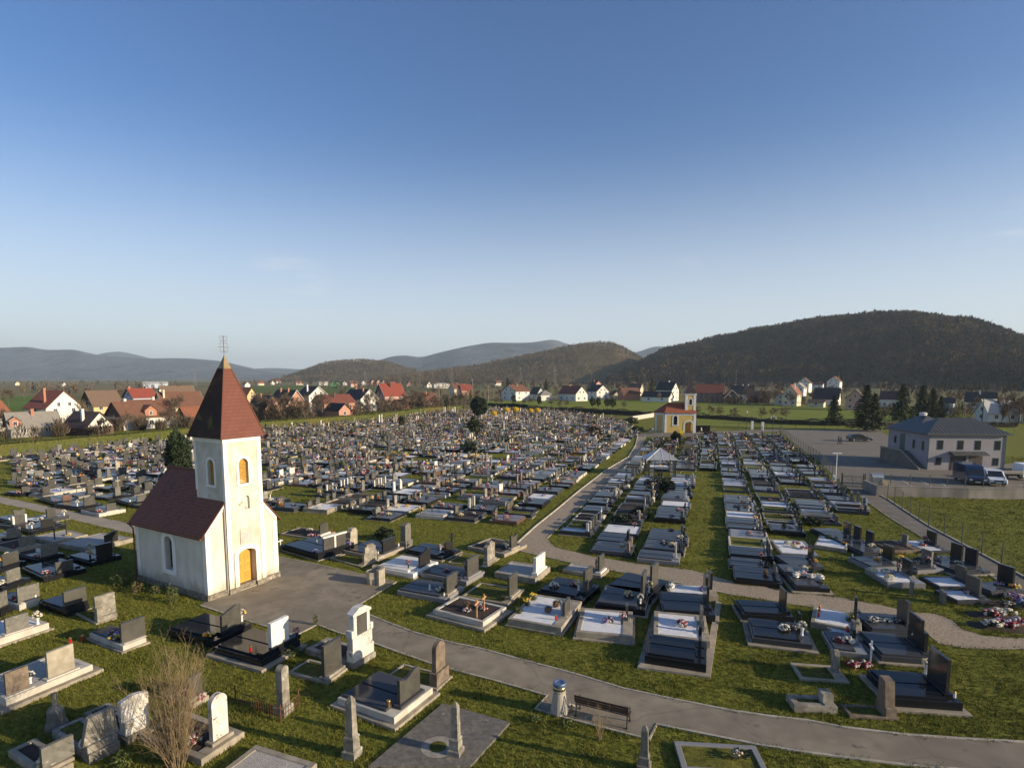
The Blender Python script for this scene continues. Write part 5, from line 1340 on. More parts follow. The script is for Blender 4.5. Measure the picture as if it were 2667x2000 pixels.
def arch_ring(mb, x0, x1, z0, z1, rise, w, y0, y1, mi=0, M=None, sill=True, n=12):
 """raised surround of an arched opening"""
 c = (x0 + x1) / 2; a = (x1 - x0) / 2
 inner, outer = [(x0, z0)], [(x0 - w, z0)]
 for i in range(n + 1):
  t = math.pi - math.pi * i / n
  inner.append((c + a * math.cos(t), z1 - rise + rise * math.sin(t)))
  outer.append((c + (a + w) * math.cos(t), z1 - rise + (rise + w) * math.sin(t)))
 inner.append((x1, z0)); outer.append((x1 + w, z0))
 for i in range(len(inner) - 1):
  p = [inner[i], inner[i + 1], outer[i + 1], outer[i]]
  vs = [(q[0], y0, q[1]) for q in p] + [(q[0], y1, q[1]) for q in p]
  mb.add(vs, [(0, 1, 2, 3), (7, 6, 5, 4), (0, 4, 5, 1), (2, 6, 7, 3), (1, 5, 6, 2), (3, 7, 4, 0)], mi, M)
 if sill:
  mb.box(x0 - w, x1 + w, y0 - .03, y1, z0 - w * .8, z0 - .003, mi, M)
plaster = mat('cream_plaster', (0.72, 0.67, 0.57), (0.60, 0.55, 0.46), 1.5, 0.9, 0.25, 40, 0.01, stretch=(1, 1, .3), damp=(0.30, 0.26, 0.19), wide=((0.52, 0.455, 0.34), .5, .45), spots=((0.36, 0.29, 0.19), 1.6, .64))
plaster_front = mat('stained_cream_plaster', (0.68, 0.645, 0.565), (0.55, 0.51, 0.425), 1.8, 0.9, 0.25, 40, 0.01, stretch=(1, 1, .25), detail=8, damp=(0.30, 0.24, 0.16), wide=((0.44, 0.375, 0.26), .9, .6), spots=((0.33, 0.27, 0.18), 1.7, .62))
white_trim = mat('whitewashed_trim', (0.84, 0.82, 0.76), (0.76, 0.73, 0.66), 1.5, 0.85, damp=(0.45, 0.39, 0.29), spots=((0.45, 0.38, 0.27), 1.9, .66))
plinth_stone = mat('mossy_plinth_stone', (0.30, 0.26, 0.20), (0.13, 0.115, 0.085), 4.5, 0.95, .9, 16, .05, spots=((0.45, .41, .33), 3, .6))
chapel_tiles = tile_mat('chapel_roof_tiles', (0.085, 0.03, 0.02), (0.20, 0.06, 0.032), (0.075, 0.034, 0.022), .16, .7, bmp=1.0)
spire_shingle = brick_mat('spire_shingles', (0.20, 0.06, 0.034), (0.15, 0.045, 0.027), (0.09, 0.03, 0.019), bw=.42, bh=.21, rough=.75)
copper = mat('brassy_sheet_metal', (0.24, 0.165, 0.075), (0.30, 0.215, 0.10), 4, .5, metal=.4, wide=((0.12, 0.10, 0.05), 2, .6))
door_yellow = mat('yellow_wood_door', (0.66, 0.36, 0.055), (0.56, 0.29, 0.04), 4, .5, stretch=(1, 1, .2))
louver_mat = mat('ochre_louvers', (0.52, 0.30, 0.055), (0.40, 0.22, 0.04), 5, .6)
A0 = at(544, 1566)
CH = thing('chapel', 'cream chapel with a dark red roof and pointed bell tower', 'chapel', (A0.x, A0.y, 0), math.atan2(0.86838856, 0.49588437))
W_, L_ = 4.82, 7.40
EV, RG = 4.08, 6.95
cx = 2.45
sl = (RG - EV) / cx
m = MB()
TX0, TX1, TY0, TY1 = 1.28, 3.76, -.16, 2.42
m.box(-.09, W_ + .09, -.09 + .002, L_ + .09, -.1, .36, ch=.03)
m.build('plinth', plinth_stone, CH)
m = MB(); m.box(TX0 - .07, 1.90, TY0 - .10, -.095, -.1, .34, ch=.03).box(3.10, TX1 + .07, TY0 - .10, -.095, -.1, .34, ch=.03); m.build('tower_plinth', plinth_stone, CH)
m = MB()
top = dict(x=[cx], f=lambda x: EV + sl * (x if x <= cx else W_ - x) * (1 if x <= cx else cx / (W_ - cx)))
wall_with_holes(m, 0, W_, .362, EV, [hole(TX0 + .05, TX1 - .05, .362, EV, .02, 2)], 0, .42, top=top)
wall_with_holes(m, 0, W_, .362, EV, [], L_ - .4, .4, top=top)
Rz = Matrix(((0, 1, 0, 0), (1, 0, 0, 0), (0, 0, 1, 0), (0, 0, 0, 1)))    # swap x and y: side walls
wy0, wy1, wz0, wz1 = 3.38, 4.20, 1.30, 3.40
wall_with_holes(m, .425, L_ - .405, .362, EV - .05, [hole(wy0, wy1, wz0, wz1, .41)], .001, .45, M=Rz)
wall_with_holes(m, .425, L_ - .405, .362, EV - .05, [], W_ - .45, .449, M=Rz)
m.build('nave_wall', plaster, CH)
m = MB()
for (x0, x1, y0, y1) in ((-.035, .30, -.035, -.003), (W_ - .30, W_ + .035, -.035, -.003)):
 m.box(x0, x1, y0, y1, .364, EV - .28)
m.box(-.036, -.002, -.0345, .30, .364, EV - .30).box(-.036, -.002, L_ - .32, L_ + .03, .364, EV - .30).box(-.040, -.002, -.0345, L_ + .03, EV - .298, EV - .02)
for sgn in (0, 1):
 xa, xb = (-.02, TX0 - .02) if sgn == 0 else (W_ + .02, TX1 + .02)
 za, zb = EV, EV + sl * (TX0 if sgn == 0 else (W_ - TX1) * cx / (W_ - cx))
 p = [(xa, za - .30), (xb, zb - .30), (xb, zb + .0), (xa, za + .0)]
 m.prism(p if sgn == 0 else p[::-1], -.045, -.003, 'y')
m.build('corner_trim', white_trim, CH)
m = MB(); arch_ring(m, wy0, wy1, wz0, wz1, .41, .33, -.05, -.003, M=Rz, sill=True); wn = m.build('window_surround', white_trim, CH)
m = MB(); m.prism(arch_pts(wy0, wy1, wz0, wz1, .41), .30, .34, 'y', 0, Rz); pane = m.build('window', glass_dark, CH)
m = MB()
for q in (.33, .66): m.box(wy0 + (wy1 - wy0) * q - .02, wy0 + (wy1 - wy0) * q + .02, .26, .297, wz0, wz1 - .1, 0, Rz)
for zz in (1.8, 2.3, 2.8): m.box(wy0, wy1, .262, .295, zz - .02, zz + .02, 0, Rz)
m.build('muntin', wood_dark, pane)
def roof_slope(mb, x_e, z_e, x_r, z_r, y0, y1, th=.09, mi=0):
 vs = []
 for yy in (y0, y1):
  vs += [(x_e, yy, z_e), (x_r, yy, z_r), (x_r, yy, z_r + th), (x_e, yy, z_e + th)]
 mb.add(vs, [(0, 1, 2, 3), (7, 6, 5, 4), (0, 4, 5, 1), (1, 5, 6, 2), (2, 6, 7, 3), (3, 7, 4, 0)], mi)
m = MB()
roof_slope(m, -.30, EV - .30 * sl + .05, cx, RG + .05, TY1 + .003, L_ + .25)
roof_slope(m, -.30, EV - .30 * sl + .05, TX0 - .003, EV + sl * TX0 + .05, -.12, TY1)
sr = (RG - EV) / (W_ - cx)
roof_slope(m, W_ + .30, EV - .30 * sr + .05, cx, RG + .051, TY1 + .003, L_ + .25)
roof_slope(m, W_ + .30, EV - .30 * sr + .05, TX1 + .003, EV + sr * (W_ - TX1) + .05, -.12, TY1)
rf = m.build('nave_roof', chapel_tiles, CH)
m = MB().tube([(cx, TY1, RG + .13), (cx, L_ + .25, RG + .13)], .10, 8); m.build('ridge_tile', chapel_tiles, rf)
m = MB()
zz = EV - .30 * sl
m.tube([(-.36, -.1, zz + .06), (-.36, L_ + .25, zz + .06)], .06, 6).tube([(-.33, L_ + .12, zz), (-.10, L_ + .14, zz - .3), (-.10, L_ + .14, .1)], .045, 6)
m.build('gutter', rust, CH)
m = MB()
DX0, DX1 = 1.90, 3.10
Hh = [hole(DX0, DX1, .02, 2.55, .28), hole(2.22, 2.86, 6.62, 8.16, .32), hole(2.52, 2.86, 5.02, 5.85, .17)]
wall_with_holes(m, TX0, TX1, .342 if False else .02, 9.44, Hh, TY0, .52)
wall_with_holes(m, TY0 + .522, TY1, 4.0, 9.44, [hole(.78, 1.40, 6.62, 8.16, .31)], TX0 + .001, .3, M=Rz)
wall_with_holes(m, TY0 + .522, TY1, 4.0, 9.44, [], TX1 - .301, .3, M=Rz)
m.box(TX0, TX1, TY1 + .001, TY1 + .25, 5.0, 9.44)
m.box(TX0 + .002, TX0 + .3, TY0 + .522, .43, .36, 4.0).box(TX1 - .3, TX1 - .002, TY0 + .522, .43, .36, 4.0)
m.box(2.50, 2.90, TY0 + .30, TY0 + .515, 4.98, 5.9)      # back of the niche
m.build('tower_wall', plaster_front, CH)
m = MB()
t3 = .03
m.box(TX0 - t3, TX0 + .25, TY0 - t3, TY0 - .002, .35, 9.20).box(TX1 - .25, TX1 + t3, TY0 - t3, TY0 - .002, .35, 9.20)
m.box(TX0 - t3, TX1 + t3, TY0 - t3 - .001, TY0 - .002, 9.202, 9.45)
m.box(TX0 - t3 - .001, TX0 - .002, TY0 - t3, TY0 + .16, 5.6, 9.20).box(TX0 - t3 - .001, TX0 - .002, TY1 + .06, TY1 + .27, 6.2, 9.20).box(TX0 - t3 - .002, TX0 - .002, TY0 - t3, TY1 + .27, 9.202, 9.45)
m.build('tower_trim', white_trim, CH)
m = MB(); arch_ring(m, DX0, DX1, .02, 2.55, .28, .27, TY0 - .055, TY0 - .003, sill=False); m.build('door_surround', white_trim, CH)
m = MB(); m.prism(arch_pts(DX0, DX1, .10, 2.55, .28), TY0 + .44, TY0 + .49, 'y'); door = m.build('door', door_yellow, CH)
m = MB()
for (x0, x1, z0, z1) in ((2.02, 2.42, .45, 1.0), (2.58, 2.98, .45, 1.0), (2.02, 2.42, 1.12, 1.55), (2.58, 2.98, 1.12, 1.55), (2.02, 2.42, 1.68, 2.2), (2.58, 2.98, 1.68, 2.2)):
 m.box(x0, x1, TY0 + .425, TY0 + .438, z0, z1, ch=0)
m.build('door_panel', mat('door_panel_yellow', (0.60, 0.31, 0.045), (0.50, 0.25, 0.035), 4, .5), door)
MB().box(2.04, 2.075, TY0 + .37, TY0 + .424, 1.22, 1.25).box(2.04, 2.16, TY0 + .37, TY0 + .385, 1.22, 1.25).build('door_handle', iron, door)
MB().box(DX0, DX1, TY0 + .43, TY0 + .439, .10, .30).build('kick_plate', mat('grey_kick_plate', (0.12, 0.11, 0.1), (0.09, 0.085, 0.08), 5, .6), door)
MB().box(DX0 + .01, DX1 - .01, TY0 - .03, TY0 + .43, -.05, .095, ch=.01).build('doorstep', concrete, CH)
m = MB(); arch_ring(m, 2.22, 2.86, 6.62, 8.16, .32, .16, TY0 - .045, TY0 - .003); m.build('window_surround', white_trim, CH)
m = MB(); arch_ring(m, .78, 1.40, 6.62, 8.16, .31, .16, TX0 - .045, TX0 - .003, M=Rz); m.build('window_surround', white_trim, CH)
def louvers(x0, x1, z0, z1, rise, yf, M=None):
 m = MB(); n = 13
 c = (x0 + x1) / 2; a = (x1 - x0) / 2
 for i in range(n):
  z = z0 + (z1 - z0 - .05) * (i + .5) / n
  w = a if z < z1 - rise else a * math.sqrt(max(0, 1 - ((z - (z1 - rise)) / rise) ** 2))
  vs = [(c - w, yf, z - .035), (c + w, yf, z - .035), (c + w, yf + .09, z + .075), (c - w, yf + .09, z + .075), (c - w, yf + .015, z - .05), (c + w, yf + .015, z - .05), (c + w, yf + .105, z + .06), (c - w, yf + .105, z + .06)]
  m.add(vs, [(0, 1, 2, 3), (7, 6, 5, 4), (0, 4, 5, 1), (2, 6, 7, 3)], 0, M)
 m.prism(arch_pts(x0, x1, z0, z1, rise), yf + .14, yf + .16, 'y', 1, M)
 m.build('louver_shutter', [louver_mat, wood_dark], CH)
louvers(2.22, 2.86, 6.62, 8.16, .32, TY0 + .12)
louvers(.78, 1.40, 6.62, 8.16, .31, TX0 + .12, Rz)
m = MB(); m.box(2.10, 2.84, TY0 - .05, TY0 - .003, 2.90, 3.86, ch=.01); pl = m.build('plaque', concrete_pale, CH)
m = MB(); m.box(2.24, 2.70, TY0 - .062, TY0 - .0505, 3.06, 3.66); pq = m.build('plaque_panel', mat('plaque_stone', (0.56, 0.55, 0.52), (0.48, 0.47, 0.45), 6, .6), pl)
m = MB(); inscription_y = [MB()]
for r_ in range(6):
 z = 3.58 - r_ * .085; xx = 2.29
 while xx < 2.64:
  s_ = random.uniform(.03, .08); m.box(xx, min(xx + s_, 2.65), TY0 - .066, TY0 - .0625, z - .014, z + .014); xx += s_ + .02
m.build('inscription', mat('dark_letters', (0.3, 0.29, 0.27), (0.25, 0.24, 0.22), 5, .7), pl)
m = MB(); m.lathe([(.09, 0), (.07, .2), (.09, .35), (.045, .42), (.06, .5), (.03, .58)], 9, 0, Matrix.Translation((2.69, TY0 + .18, 5.03))); m.build('statue', stone_white, CH, True)
ax, ay, az = 2.55, 1.16, 14.42
m = MB()
e = .24
base = [(TX0 - e, TY0 - e), (TX1 + e, TY0 - e), (TX1 + e, TY1 + .25 + e), (TX0 - e, TY1 + .25 + e)]
zb = 9.46
tip = 0.835
def lerp(p, q): return (p[0] + (ax - p[0]) * q, p[1] + (ay - p[1]) * q)
vs = [(x, y, zb) for x, y in base] + [(*lerp(p, tip), zb + (az - zb) * tip) for p in base]
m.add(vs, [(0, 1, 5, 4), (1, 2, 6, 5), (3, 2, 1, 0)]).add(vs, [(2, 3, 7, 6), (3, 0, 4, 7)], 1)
mossy = mat('shaded_mossy_shingles', (0.075, 0.028, 0.018), (0.04, 0.022, 0.014), 1.3, .9, .6, 9, .03, spots=((0.10, 0.085, 0.02), 1.1, .58), wide=((0.022, 0.018, 0.012), .6, .7))  # left and back spire faces: shade painted in as darker shingles, plus moss patches
sp = m.build('spire_roof', [spire_shingle, mossy], CH)  # mossy: shingles darkened for painted-in shade, plus moss patches
m = MB()
vs = [(ax + (x - ax) * 1.05, ay + (y - ay) * 1.05, zb + (az - zb) * tip - .02) for x, y in [lerp(p, tip) for p in base]] + [(ax, ay, az)]
m.add(vs, [(0, 1, 4), (1, 2, 4), (2, 3, 4), (3, 0, 4)])
m.build('spire_cap', copper, sp)
m = MB()
for x, y in base:
 m.tube([(x, y, zb + .03), (*lerp((x, y), tip), zb + (az - zb) * tip)], .045, 5)
m.build('hip_ridge', spire_shingle, sp)
m = MB()
m.tube([(ax, ay, az - .1), (ax, ay, az + 1.15)], .017, 6)
for zz, hw in ((az + .45, .36), (az + .85, .25)):
 m.tube([(ax - hw, ay, zz), (ax + hw, ay, zz)], .015, 6)
for zz, sg in ((az + .62, 1), (az + .28, -1), (az + 1.0, 1)):
 for s_ in (-1, 1):
  pts = []
  for i in range(16):
   th = i / 15 * 4.6; r = .15 * (1 - i / 22)
   pts.append((ax + s_ * (.17 - r * math.cos(th)), ay, zz + sg * r * math.sin(th)))
  m.tube(pts, .009, 4)
m.build('cross', rust, CH)
MB().tube([(TX0 - .09, TY0 + .06, .1), (TX0 - .09, TY0 + .06, 5.3)], .04, 6).build('downpipe', mat('grey_pipe', (0.4, 0.37, 0.32), (0.33, 0.3, 0.26), 4, .6), CH)
p = at(973, 1519)
t = thing('holy_water_font', 'pale carved stone basin with curved back on the forecourt edge', 'stone basin', (p.x, p.y, .03), R(28))
m = MB(); m.lathe([(.40, -.05), (.40, .32), (.47, .36), (.47, .80), (.40, .80), (.38, .66), (.02, .62)], 8); m.build('basin', stone_sand, t)
m = MB()
for i in range(5):
 a = R(-62 + i * 31)
 M = Matrix.Rotation(a, 4, 'Z')
 m.box(.46, .70, -.185, .185, -.05, .42, M=M, ch=.015).box(.46, .70, -.185, .185, .425, .98, M=M, ch=.015)
m.build('back_wall', stone_sand, t)
b0, b1 = g('K9', 745, 785), g('K9', 1640, 1010)
bc = (b0 + b1) / 2; bd = (b1 - b0); bl = bd.length
t = thing('park_bench', 'dark slatted bench with cast iron ends beside asphalt path', 'bench', (bc.x, bc.y, .03), math.atan2(bd.y, bd.x))
h2 = bl / 2
for s_ in (-1, 1):
 m = MB(); x = s_ * (h2 - .06)
 m.tube([(x, -.05, 0), (x, .03, .42), (x, -.02, .62), (x, -.10, .88)], .026, 6).tube([(x, .48, 0), (x, .43, .40)], .026, 6).tube([(x, .02, .40), (x, .45, .40)], .024, 6)
 m.tube([(x, -.02, .62), (x, .22, .64), (x, .44, .60), (x, .47, .50), (x, .43, .40)], .022, 6)
 for k_ in range(3):
  m.tube([(x, .10 + .12 * k_ + .05 * math.cos(q), .51 + .06 * math.sin(q)) for q in np.linspace(0, 6.28, 9)], .009, 4)
 m.box(x - .03, x + .03, -.10, .0, 0, .03).box(x - .03, x + .03, .44, .54, 0, .03)
 m.build('end_frame', iron, t)
for i in range(4):
 y = .06 + i * .105
 MB().box(-h2, h2, y, y + .075, .425, .455, ch=.006).build('seat_slat', wood_dark, t)
for (y, z) in ((-.005, .60), (-.05, .72), (-.085, .84)):
 MB().box(-h2, h2, y - .035, y - .008, z - .04, z + .04, ch=.006).build('back_slat', wood_dark, t)
p = g('K9', 487, 735)
t = thing('litter_bin', 'tapered pale concrete litter bin with a steel top by bench', 'litter bin', (p.x, p.y, .03)); t.scale = (.86, .86, .92)
m = MB(); m.lathe([(.40, 0), (.40, .1), (.27, .92), (.30, .96), (.30, 1.02), (.26, 1.02)], 20); m.build('body', mat('exposed_aggregate', (0.46, 0.42, 0.35), (0.30, 0.27, 0.22), 30, .95, .6, 60), t, False)
m = MB(); m.lathe([(.285, 1.0), (.285, 1.20)], 20); m.build('steel_band', mat('brushed_brass_steel', (0.40, 0.35, 0.22), (0.28, 0.25, 0.17), 3, .3, metal=.85), t, True)
m = MB(); m.lathe([(.30, 1.201), (.30, 1.31), (.28, 1.34), (.20, 1.34), (.17, 1.31), (.03, 1.30)], 20); m.build('lid', mat('blue_grey_lid', (0.16, 0.22, 0.34), (0.12, 0.16, 0.26), 3, .3, metal=.4), t)
p = g('K9', 640, 690)
put_item((p.x, p.y, .035), 'bunch_white', 'white crumpled foil bunch on the ground between bin and bench', sc=1.0)
pane_m = mat('house_window_glass', (0.03, 0.035, 0.045), (0.05, 0.055, 0.065), .5, .1)
frame_white = mat('window_frame_white', (0.66, 0.65, 0.62), (0.58, 0.57, 0.55), 2, .5)
WALLS = {'white': mat('house_white_render', (0.78, 0.75, 0.68), (0.68, 0.65, 0.58), .4, .9, wide=((0.58, 0.54, 0.47), .15, .4)),
   'greywhite': mat('house_grey_white_render', (0.62, 0.62, 0.60), (0.52, 0.52, 0.51), .4, .9),
   'yellow': mat('house_yellow_render', (0.66, 0.50, 0.26), (0.58, 0.43, 0.22), .4, .9), 'cream': mat('house_cream_render', (0.64, 0.57, 0.42), (0.54, 0.48, 0.36), .4, .9),
   'brick': brick_mat('house_red_brick', (0.50, 0.22, 0.13), (0.42, 0.17, 0.10), (0.42, 0.30, 0.23), bw=.5, bh=.22), 'pinkbrick': brick_mat('house_pink_brick', (0.56, 0.29, 0.20), (0.48, 0.24, 0.16), (0.48, 0.36, 0.29), bw=.5, bh=.22),
   'brown': mat('house_brown_boards', (0.13, 0.085, 0.06), (0.08, 0.052, 0.038), 1.5, .9, stretch=(1, 1, .1)), 'grey': mat('house_grey_render', (0.33, 0.31, 0.28), (0.24, 0.22, 0.20), .5, .95),
   'purple': mat('house_purple_brick', (0.22, 0.15, 0.13), (0.16, 0.11, 0.10), .8, .9), 'pink': mat('house_pink_render', (0.55, 0.34, 0.28), (0.46, 0.28, 0.23), .5, .9), 'green': mat('green_metal_shed', (0.05, 0.30, 0.11), (0.04, 0.24, 0.09), .5, .6), 'bluewhite': mat('house_blue_white', (0.50, 0.55, 0.62), (0.42, 0.47, 0.54), .5, .9)}
ROOFS = {'redbrown': tile_mat('roof_red_brown', (0.16, 0.052, 0.035), (0.21, 0.07, 0.045), (0.12, 0.042, 0.03), .36), 'orange': tile_mat('roof_orange', (0.31, 0.12, 0.06), (0.24, 0.088, 0.045), (0.18, 0.075, 0.045), .36),
   'red': tile_mat('roof_bright_red', (0.30, 0.068, 0.04), (0.25, 0.055, 0.034), (0.19, 0.045, 0.03), .36), 'brown': tile_mat('roof_brown', (0.13, 0.085, 0.06), (0.17, 0.11, 0.075), (0.10, 0.066, 0.048), .36),
   'rust': tile_mat('roof_rust_brown', (0.20, 0.095, 0.055), (0.15, 0.07, 0.042), (0.115, 0.058, 0.04), .36),
   'dark': tile_mat('roof_dark_grey', (0.035, 0.032, 0.034), (0.05, 0.046, 0.047), (0.026, 0.025, 0.027), .36), 'darkbrown': tile_mat('roof_dark_brown', (0.062, 0.042, 0.036), (0.085, 0.055, 0.045), (0.048, 0.034, 0.03), .36),
   'grey': tile_mat('roof_grey', (0.22, 0.20, 0.175), (0.27, 0.25, 0.215), (0.16, 0.15, 0.13), .4), 'pale': tile_mat('roof_pale_sheet', (0.55, 0.54, 0.50), (0.48, 0.47, 0.44), (0.40, 0.39, 0.36), .5)}
N_HOUSE = []
def window_mb(mb, x, z, w, h, M, depth=.05):
 mb.box(x - w / 2, x + w / 2, -depth, -.003, z, z + h, 0, M)
 mb.box(x - w / 2 + .09, x + w / 2 - .09, -depth - .012, -depth - .002, z + .09, z + h - .09, 1, M)
 mb.box(x - .03, x + .03, -depth - .02, -depth - .0125, z + .09, z + h - .09, 0, M)
def house(short, label, px, py, a, wu, wv, he, hr, ridge, wall, roof, z0=0.0, over=.45, chim=((.35, .5),), win_u=2, win_v=2, storeys=None, hip=False, chim_col=None, gable=None, dormer=None, cat='house', door=None, corner=None):
 """corner (px,py) is the corner nearest the camera-left of the front; u runs right, v runs back; ridge along 'u' or 'v'"""
 C = corner or at(px, py)
 va = math.atan((1333.5 - px) / F_PX); a += math.degrees(va); wu *= math.cos(va); wv *= math.cos(va)
 ar = a - math.degrees(va)
 t = thing(cat.replace(' ', '_'), label, cat, (C.x, C.y, z0), R(a))
 wm = WALLS[wall]; rm = ROOFS[roof]
 m = MB()
 m.box(0, wu, 0, wv, -.3 - z0 * 0, he)
 gb = MB()
 if not hip:
  if ridge == 'v':
   gb.prism([(0, he + .001), (wu, he + .001), (wu / 2, hr)], 0, .2, 'y'); gb.prism([(0, he + .001), (wu, he + .001), (wu / 2, hr)], wv - .2, wv, 'y')
  else:
   gb.prism([(0, he + .001), (wv, he + .001), (wv / 2, hr)], 0, .2, 'x'); gb.prism([(0, he + .001), (wv, he + .001), (wv / 2, hr)], wu - .2, wu, 'x')
 if gable or hip:
  m.build('wall', wm, t)
  if not hip: gb.build('gable', WALLS[gable] if gable else wm, t)
 else:
  o_ = len(m.v); m.v += gb.v; m.f += [tuple(i + o_ for i in f) for f in gb.f]; m.m += gb.m
  m.build('wall', wm, t)
 m = MB()
 th = .16
 if hip:
  k = min(wu, wv) / 2
  if ridge == 'u': r0, r1 = (k, wv / 2), (wu - k, wv / 2)
  else: r0, r1 = (wu / 2, k), (wu / 2, wv - k)
  ev = he - over * (hr - he) / k * .5
  c = [(-over, -over, ev), (wu + over, -over, ev), (wu + over, wv + over, ev), (-over, wv + over, ev)]
  vs = c + [(*r0, hr + .1), (*r1, hr + .1)]
  fs = [(0, 1, 5, 4), (1, 2, 5), (2, 3, 4, 5), (3, 0, 4)] if ridge == 'u' else [(0, 1, 4), (1, 2, 5, 4), (2, 3, 5), (3, 0, 4, 5)]
  m.add(vs, fs + [(3, 2, 1, 0)])
 else:
  half = (wu if ridge == 'v' else wv) / 2
  slp = (hr - he) / half
  for sgn in (0, 1):
   e_ = -over if sgn == 0 else 2 * half + over
   ze = he - over * slp
   prof = [(e_, ze + .03), (half, hr + .03), (half, hr + .03 + th), (e_, ze + .03 + th)]
   if sgn: prof = prof[::-1]
   if ridge == 'v': m.prism(prof, -over, wv + over, 'y')
   else:
    m.prism(prof, -over, wu + over, 'x')
 rf = m.build('roof', rm, t)
 if not hip and wu > 6.5 and roof != 'pale' and len(short) % 3:
  m = MB()
  for e0, e1 in ((-over - .04, -over - .003), ((wv if ridge == 'v' else wu) + over + .003, (wv if ridge == 'v' else wu) + over + .04)):
   for sgn in (0, 1):
    e_ = -over if sgn == 0 else 2 * half + over; ze = he - over * slp
    prof = [(e_, ze - .02), (half, hr - .02), (half, hr + .22), (e_, ze + .22)]
    m.prism(prof[::-1] if sgn else prof, e0, e1, 'y' if ridge == 'v' else 'x')
  m.build('bargeboard', frame_white if len(short) % 2 else WALLS['brown'], rf)
 for i, (cu, cv) in enumerate(chim):
  x, y = cu * wu, cv * wv
  ht = hr + .75
  MB().box(x - .28, x + .28, y - .28, y + .28, he + (hr - he) * .2, ht, ch=.03).box(x - .33, x + .33, y - .33, y + .33, ht + .002, ht + .1).build('chimney', chim_col or WALLS['brick'], rf)
 st = storeys or (2 if he > 4.4 else 1)
 for face, n, W, M in (('u', win_u, wu, Matrix.Identity(4)), ('l', win_v, wv, Matrix.Rotation(R(-90), 4, 'Z') @ Matrix.Translation((-wv, 0, 0))), ('r', win_v, wv, Matrix.Translation((wu, 0, 0)) @ Matrix.Rotation(R(90), 4, 'Z'))):
  if face == 'l' and ar < 8: continue
  if face == 'r' and ar > -3: continue
  for s_ in range(st):
   zb = 1.0 + s_ * (he / st if st > 1 else 0)
   for i in range(n):
    wb = MB(); window_mb(wb, W * (i + .5) / n, zb, min(1.1, W / n * .5), min(1.25, he - zb - .15), M)
    wb.build('window', [frame_white, pane_m], t)
  gab = (face == 'u' and ridge == 'v') or (face != 'u' and ridge == 'u')
  if gab and hr - he > 2.3 and not hip and n:
   for i in range(2 if W > 7 else 1):
    wb = MB(); window_mb(wb, W * (.5 + (i - .5) * .3 if W > 7 else .5), he + .25, .9, 1.15, M); wb.build('window', [frame_white, pane_m], t)
 if door is not None:
  MB().box(door - .5, door + .5, -.06, -.003, 0, 2.1).build('door', WALLS['brown'], t)
 if dormer:
  du, dw, dh, dcol = dormer
  z_ = he + .1
  dm = MB(); x = du * wu; y0 = -.02 if ridge == 'u' else .5; yb = wv * .5
  dm.box(x - dw / 2, x + dw / 2, y0, yb, z_ - .4, z_ + dh).prism([(x - dw / 2, z_ + dh + .001), (x + dw / 2, z_ + dh + .001), (x, z_ + dh + dw * .4)], y0, yb, 'y')
  d_ = dm.build('dormer', WALLS[dcol], t)
  dr = MB()
  for sgn in (-1, 1):
   prof = [(x + sgn * (dw / 2 + .3), z_ + dh - .2), (x, z_ + dh + dw * .4 + .02), (x, z_ + dh + dw * .4 + .14), (x + sgn * (dw / 2 + .3), z_ + dh - .08)]
   dr.prism(prof if sgn < 0 else prof[::-1], y0 - .3, yb, 'y')
  dr.build('dormer_roof', rm, d_)
  wb = MB(); window_mb(wb, x, z_ + .15, .8, dh - .3, Matrix.Translation((0, y0, 0))); wb.build('window', [frame_white, pane_m], d_)
 ctr = C + Vector((math.cos(R(a)), math.sin(R(a)))) * wu / 2 + Vector((-math.sin(R(a)), math.cos(R(a)))) * wv / 2
 N_HOUSE.append((ctr, max(wu, wv) / 2 + .6, short))
 return t
w1 = lambda x: x / 4.424
w2 = lambda x: 600 + x / 3.687
w3 = lambda x: 1200 + x / 3.687
w4 = lambda x: 1700 + x / 4.424
w5 = lambda x: 2150 + x / 3.687
house('big white house', 'big white house with red brown tiled roof and brick chimney', w1(545), 1112, 35, 12.6, 10, 5.1, 9.5, 'v', 'white', 'redbrown', chim=((.15, .3), (.5, .9)), win_u=2, win_v=1)
house('yellow house', 'yellow house with a plain brown roof right of big white house', w1(1090), 1098, 25, 10, 9, 4.9, 9.1, 'u', 'yellow', 'brown', chim=(), win_u=2, win_v=1, gable='brown')
house('long brick barn', 'long low house of brick over white wall with orange brown roof', w1(1430), 1121, 28, 16.5, 10, 3.2, 6.9, 'u', 'white', 'rust', chim=((.22, .55),), win_u=1, win_v=0, dormer=(.5, 3.0, 1.5, 'brick'), gable='brown', chim_col=WALLS['white'])
house('red roofed house', 'pale blue house under a bright red roof on the left', w1(1550), 1085, 25, 9, 8, 6.6, 9.4, 'u', 'bluewhite', 'red', chim=((.05, .5),), win_u=2, win_v=1)
house('wide brown roofed house', 'wide house with broad rust brown roof left of the spire', w1(1900), 1092, 20, 14.5, 10, 4.2, 8.5, 'u', 'cream', 'rust', chim=((.1, .7), (.08, .3)), win_u=3, win_v=1, chim_col=WALLS['cream'])
house('grey roofed house', 'farther house with grey brown roof and dark chimney left of spire', 431, 1070, 20, 14, 9, 4.8, 9.8, 'u', 'bluewhite', 'brown', chim=((.55, .5),), chim_col=WALLS['brown'])
house('old grey cottage', 'old cottage with worn grey roof at the left edge behind hedge', w1(130), 1141, 8, 11.5, 8.5, 2.3, 5.3, 'u', 'grey', 'grey', chim=((.5, .4),), win_u=2, win_v=1, dormer=(.1, 1.9, 1.4, 'brick'), hip=False)
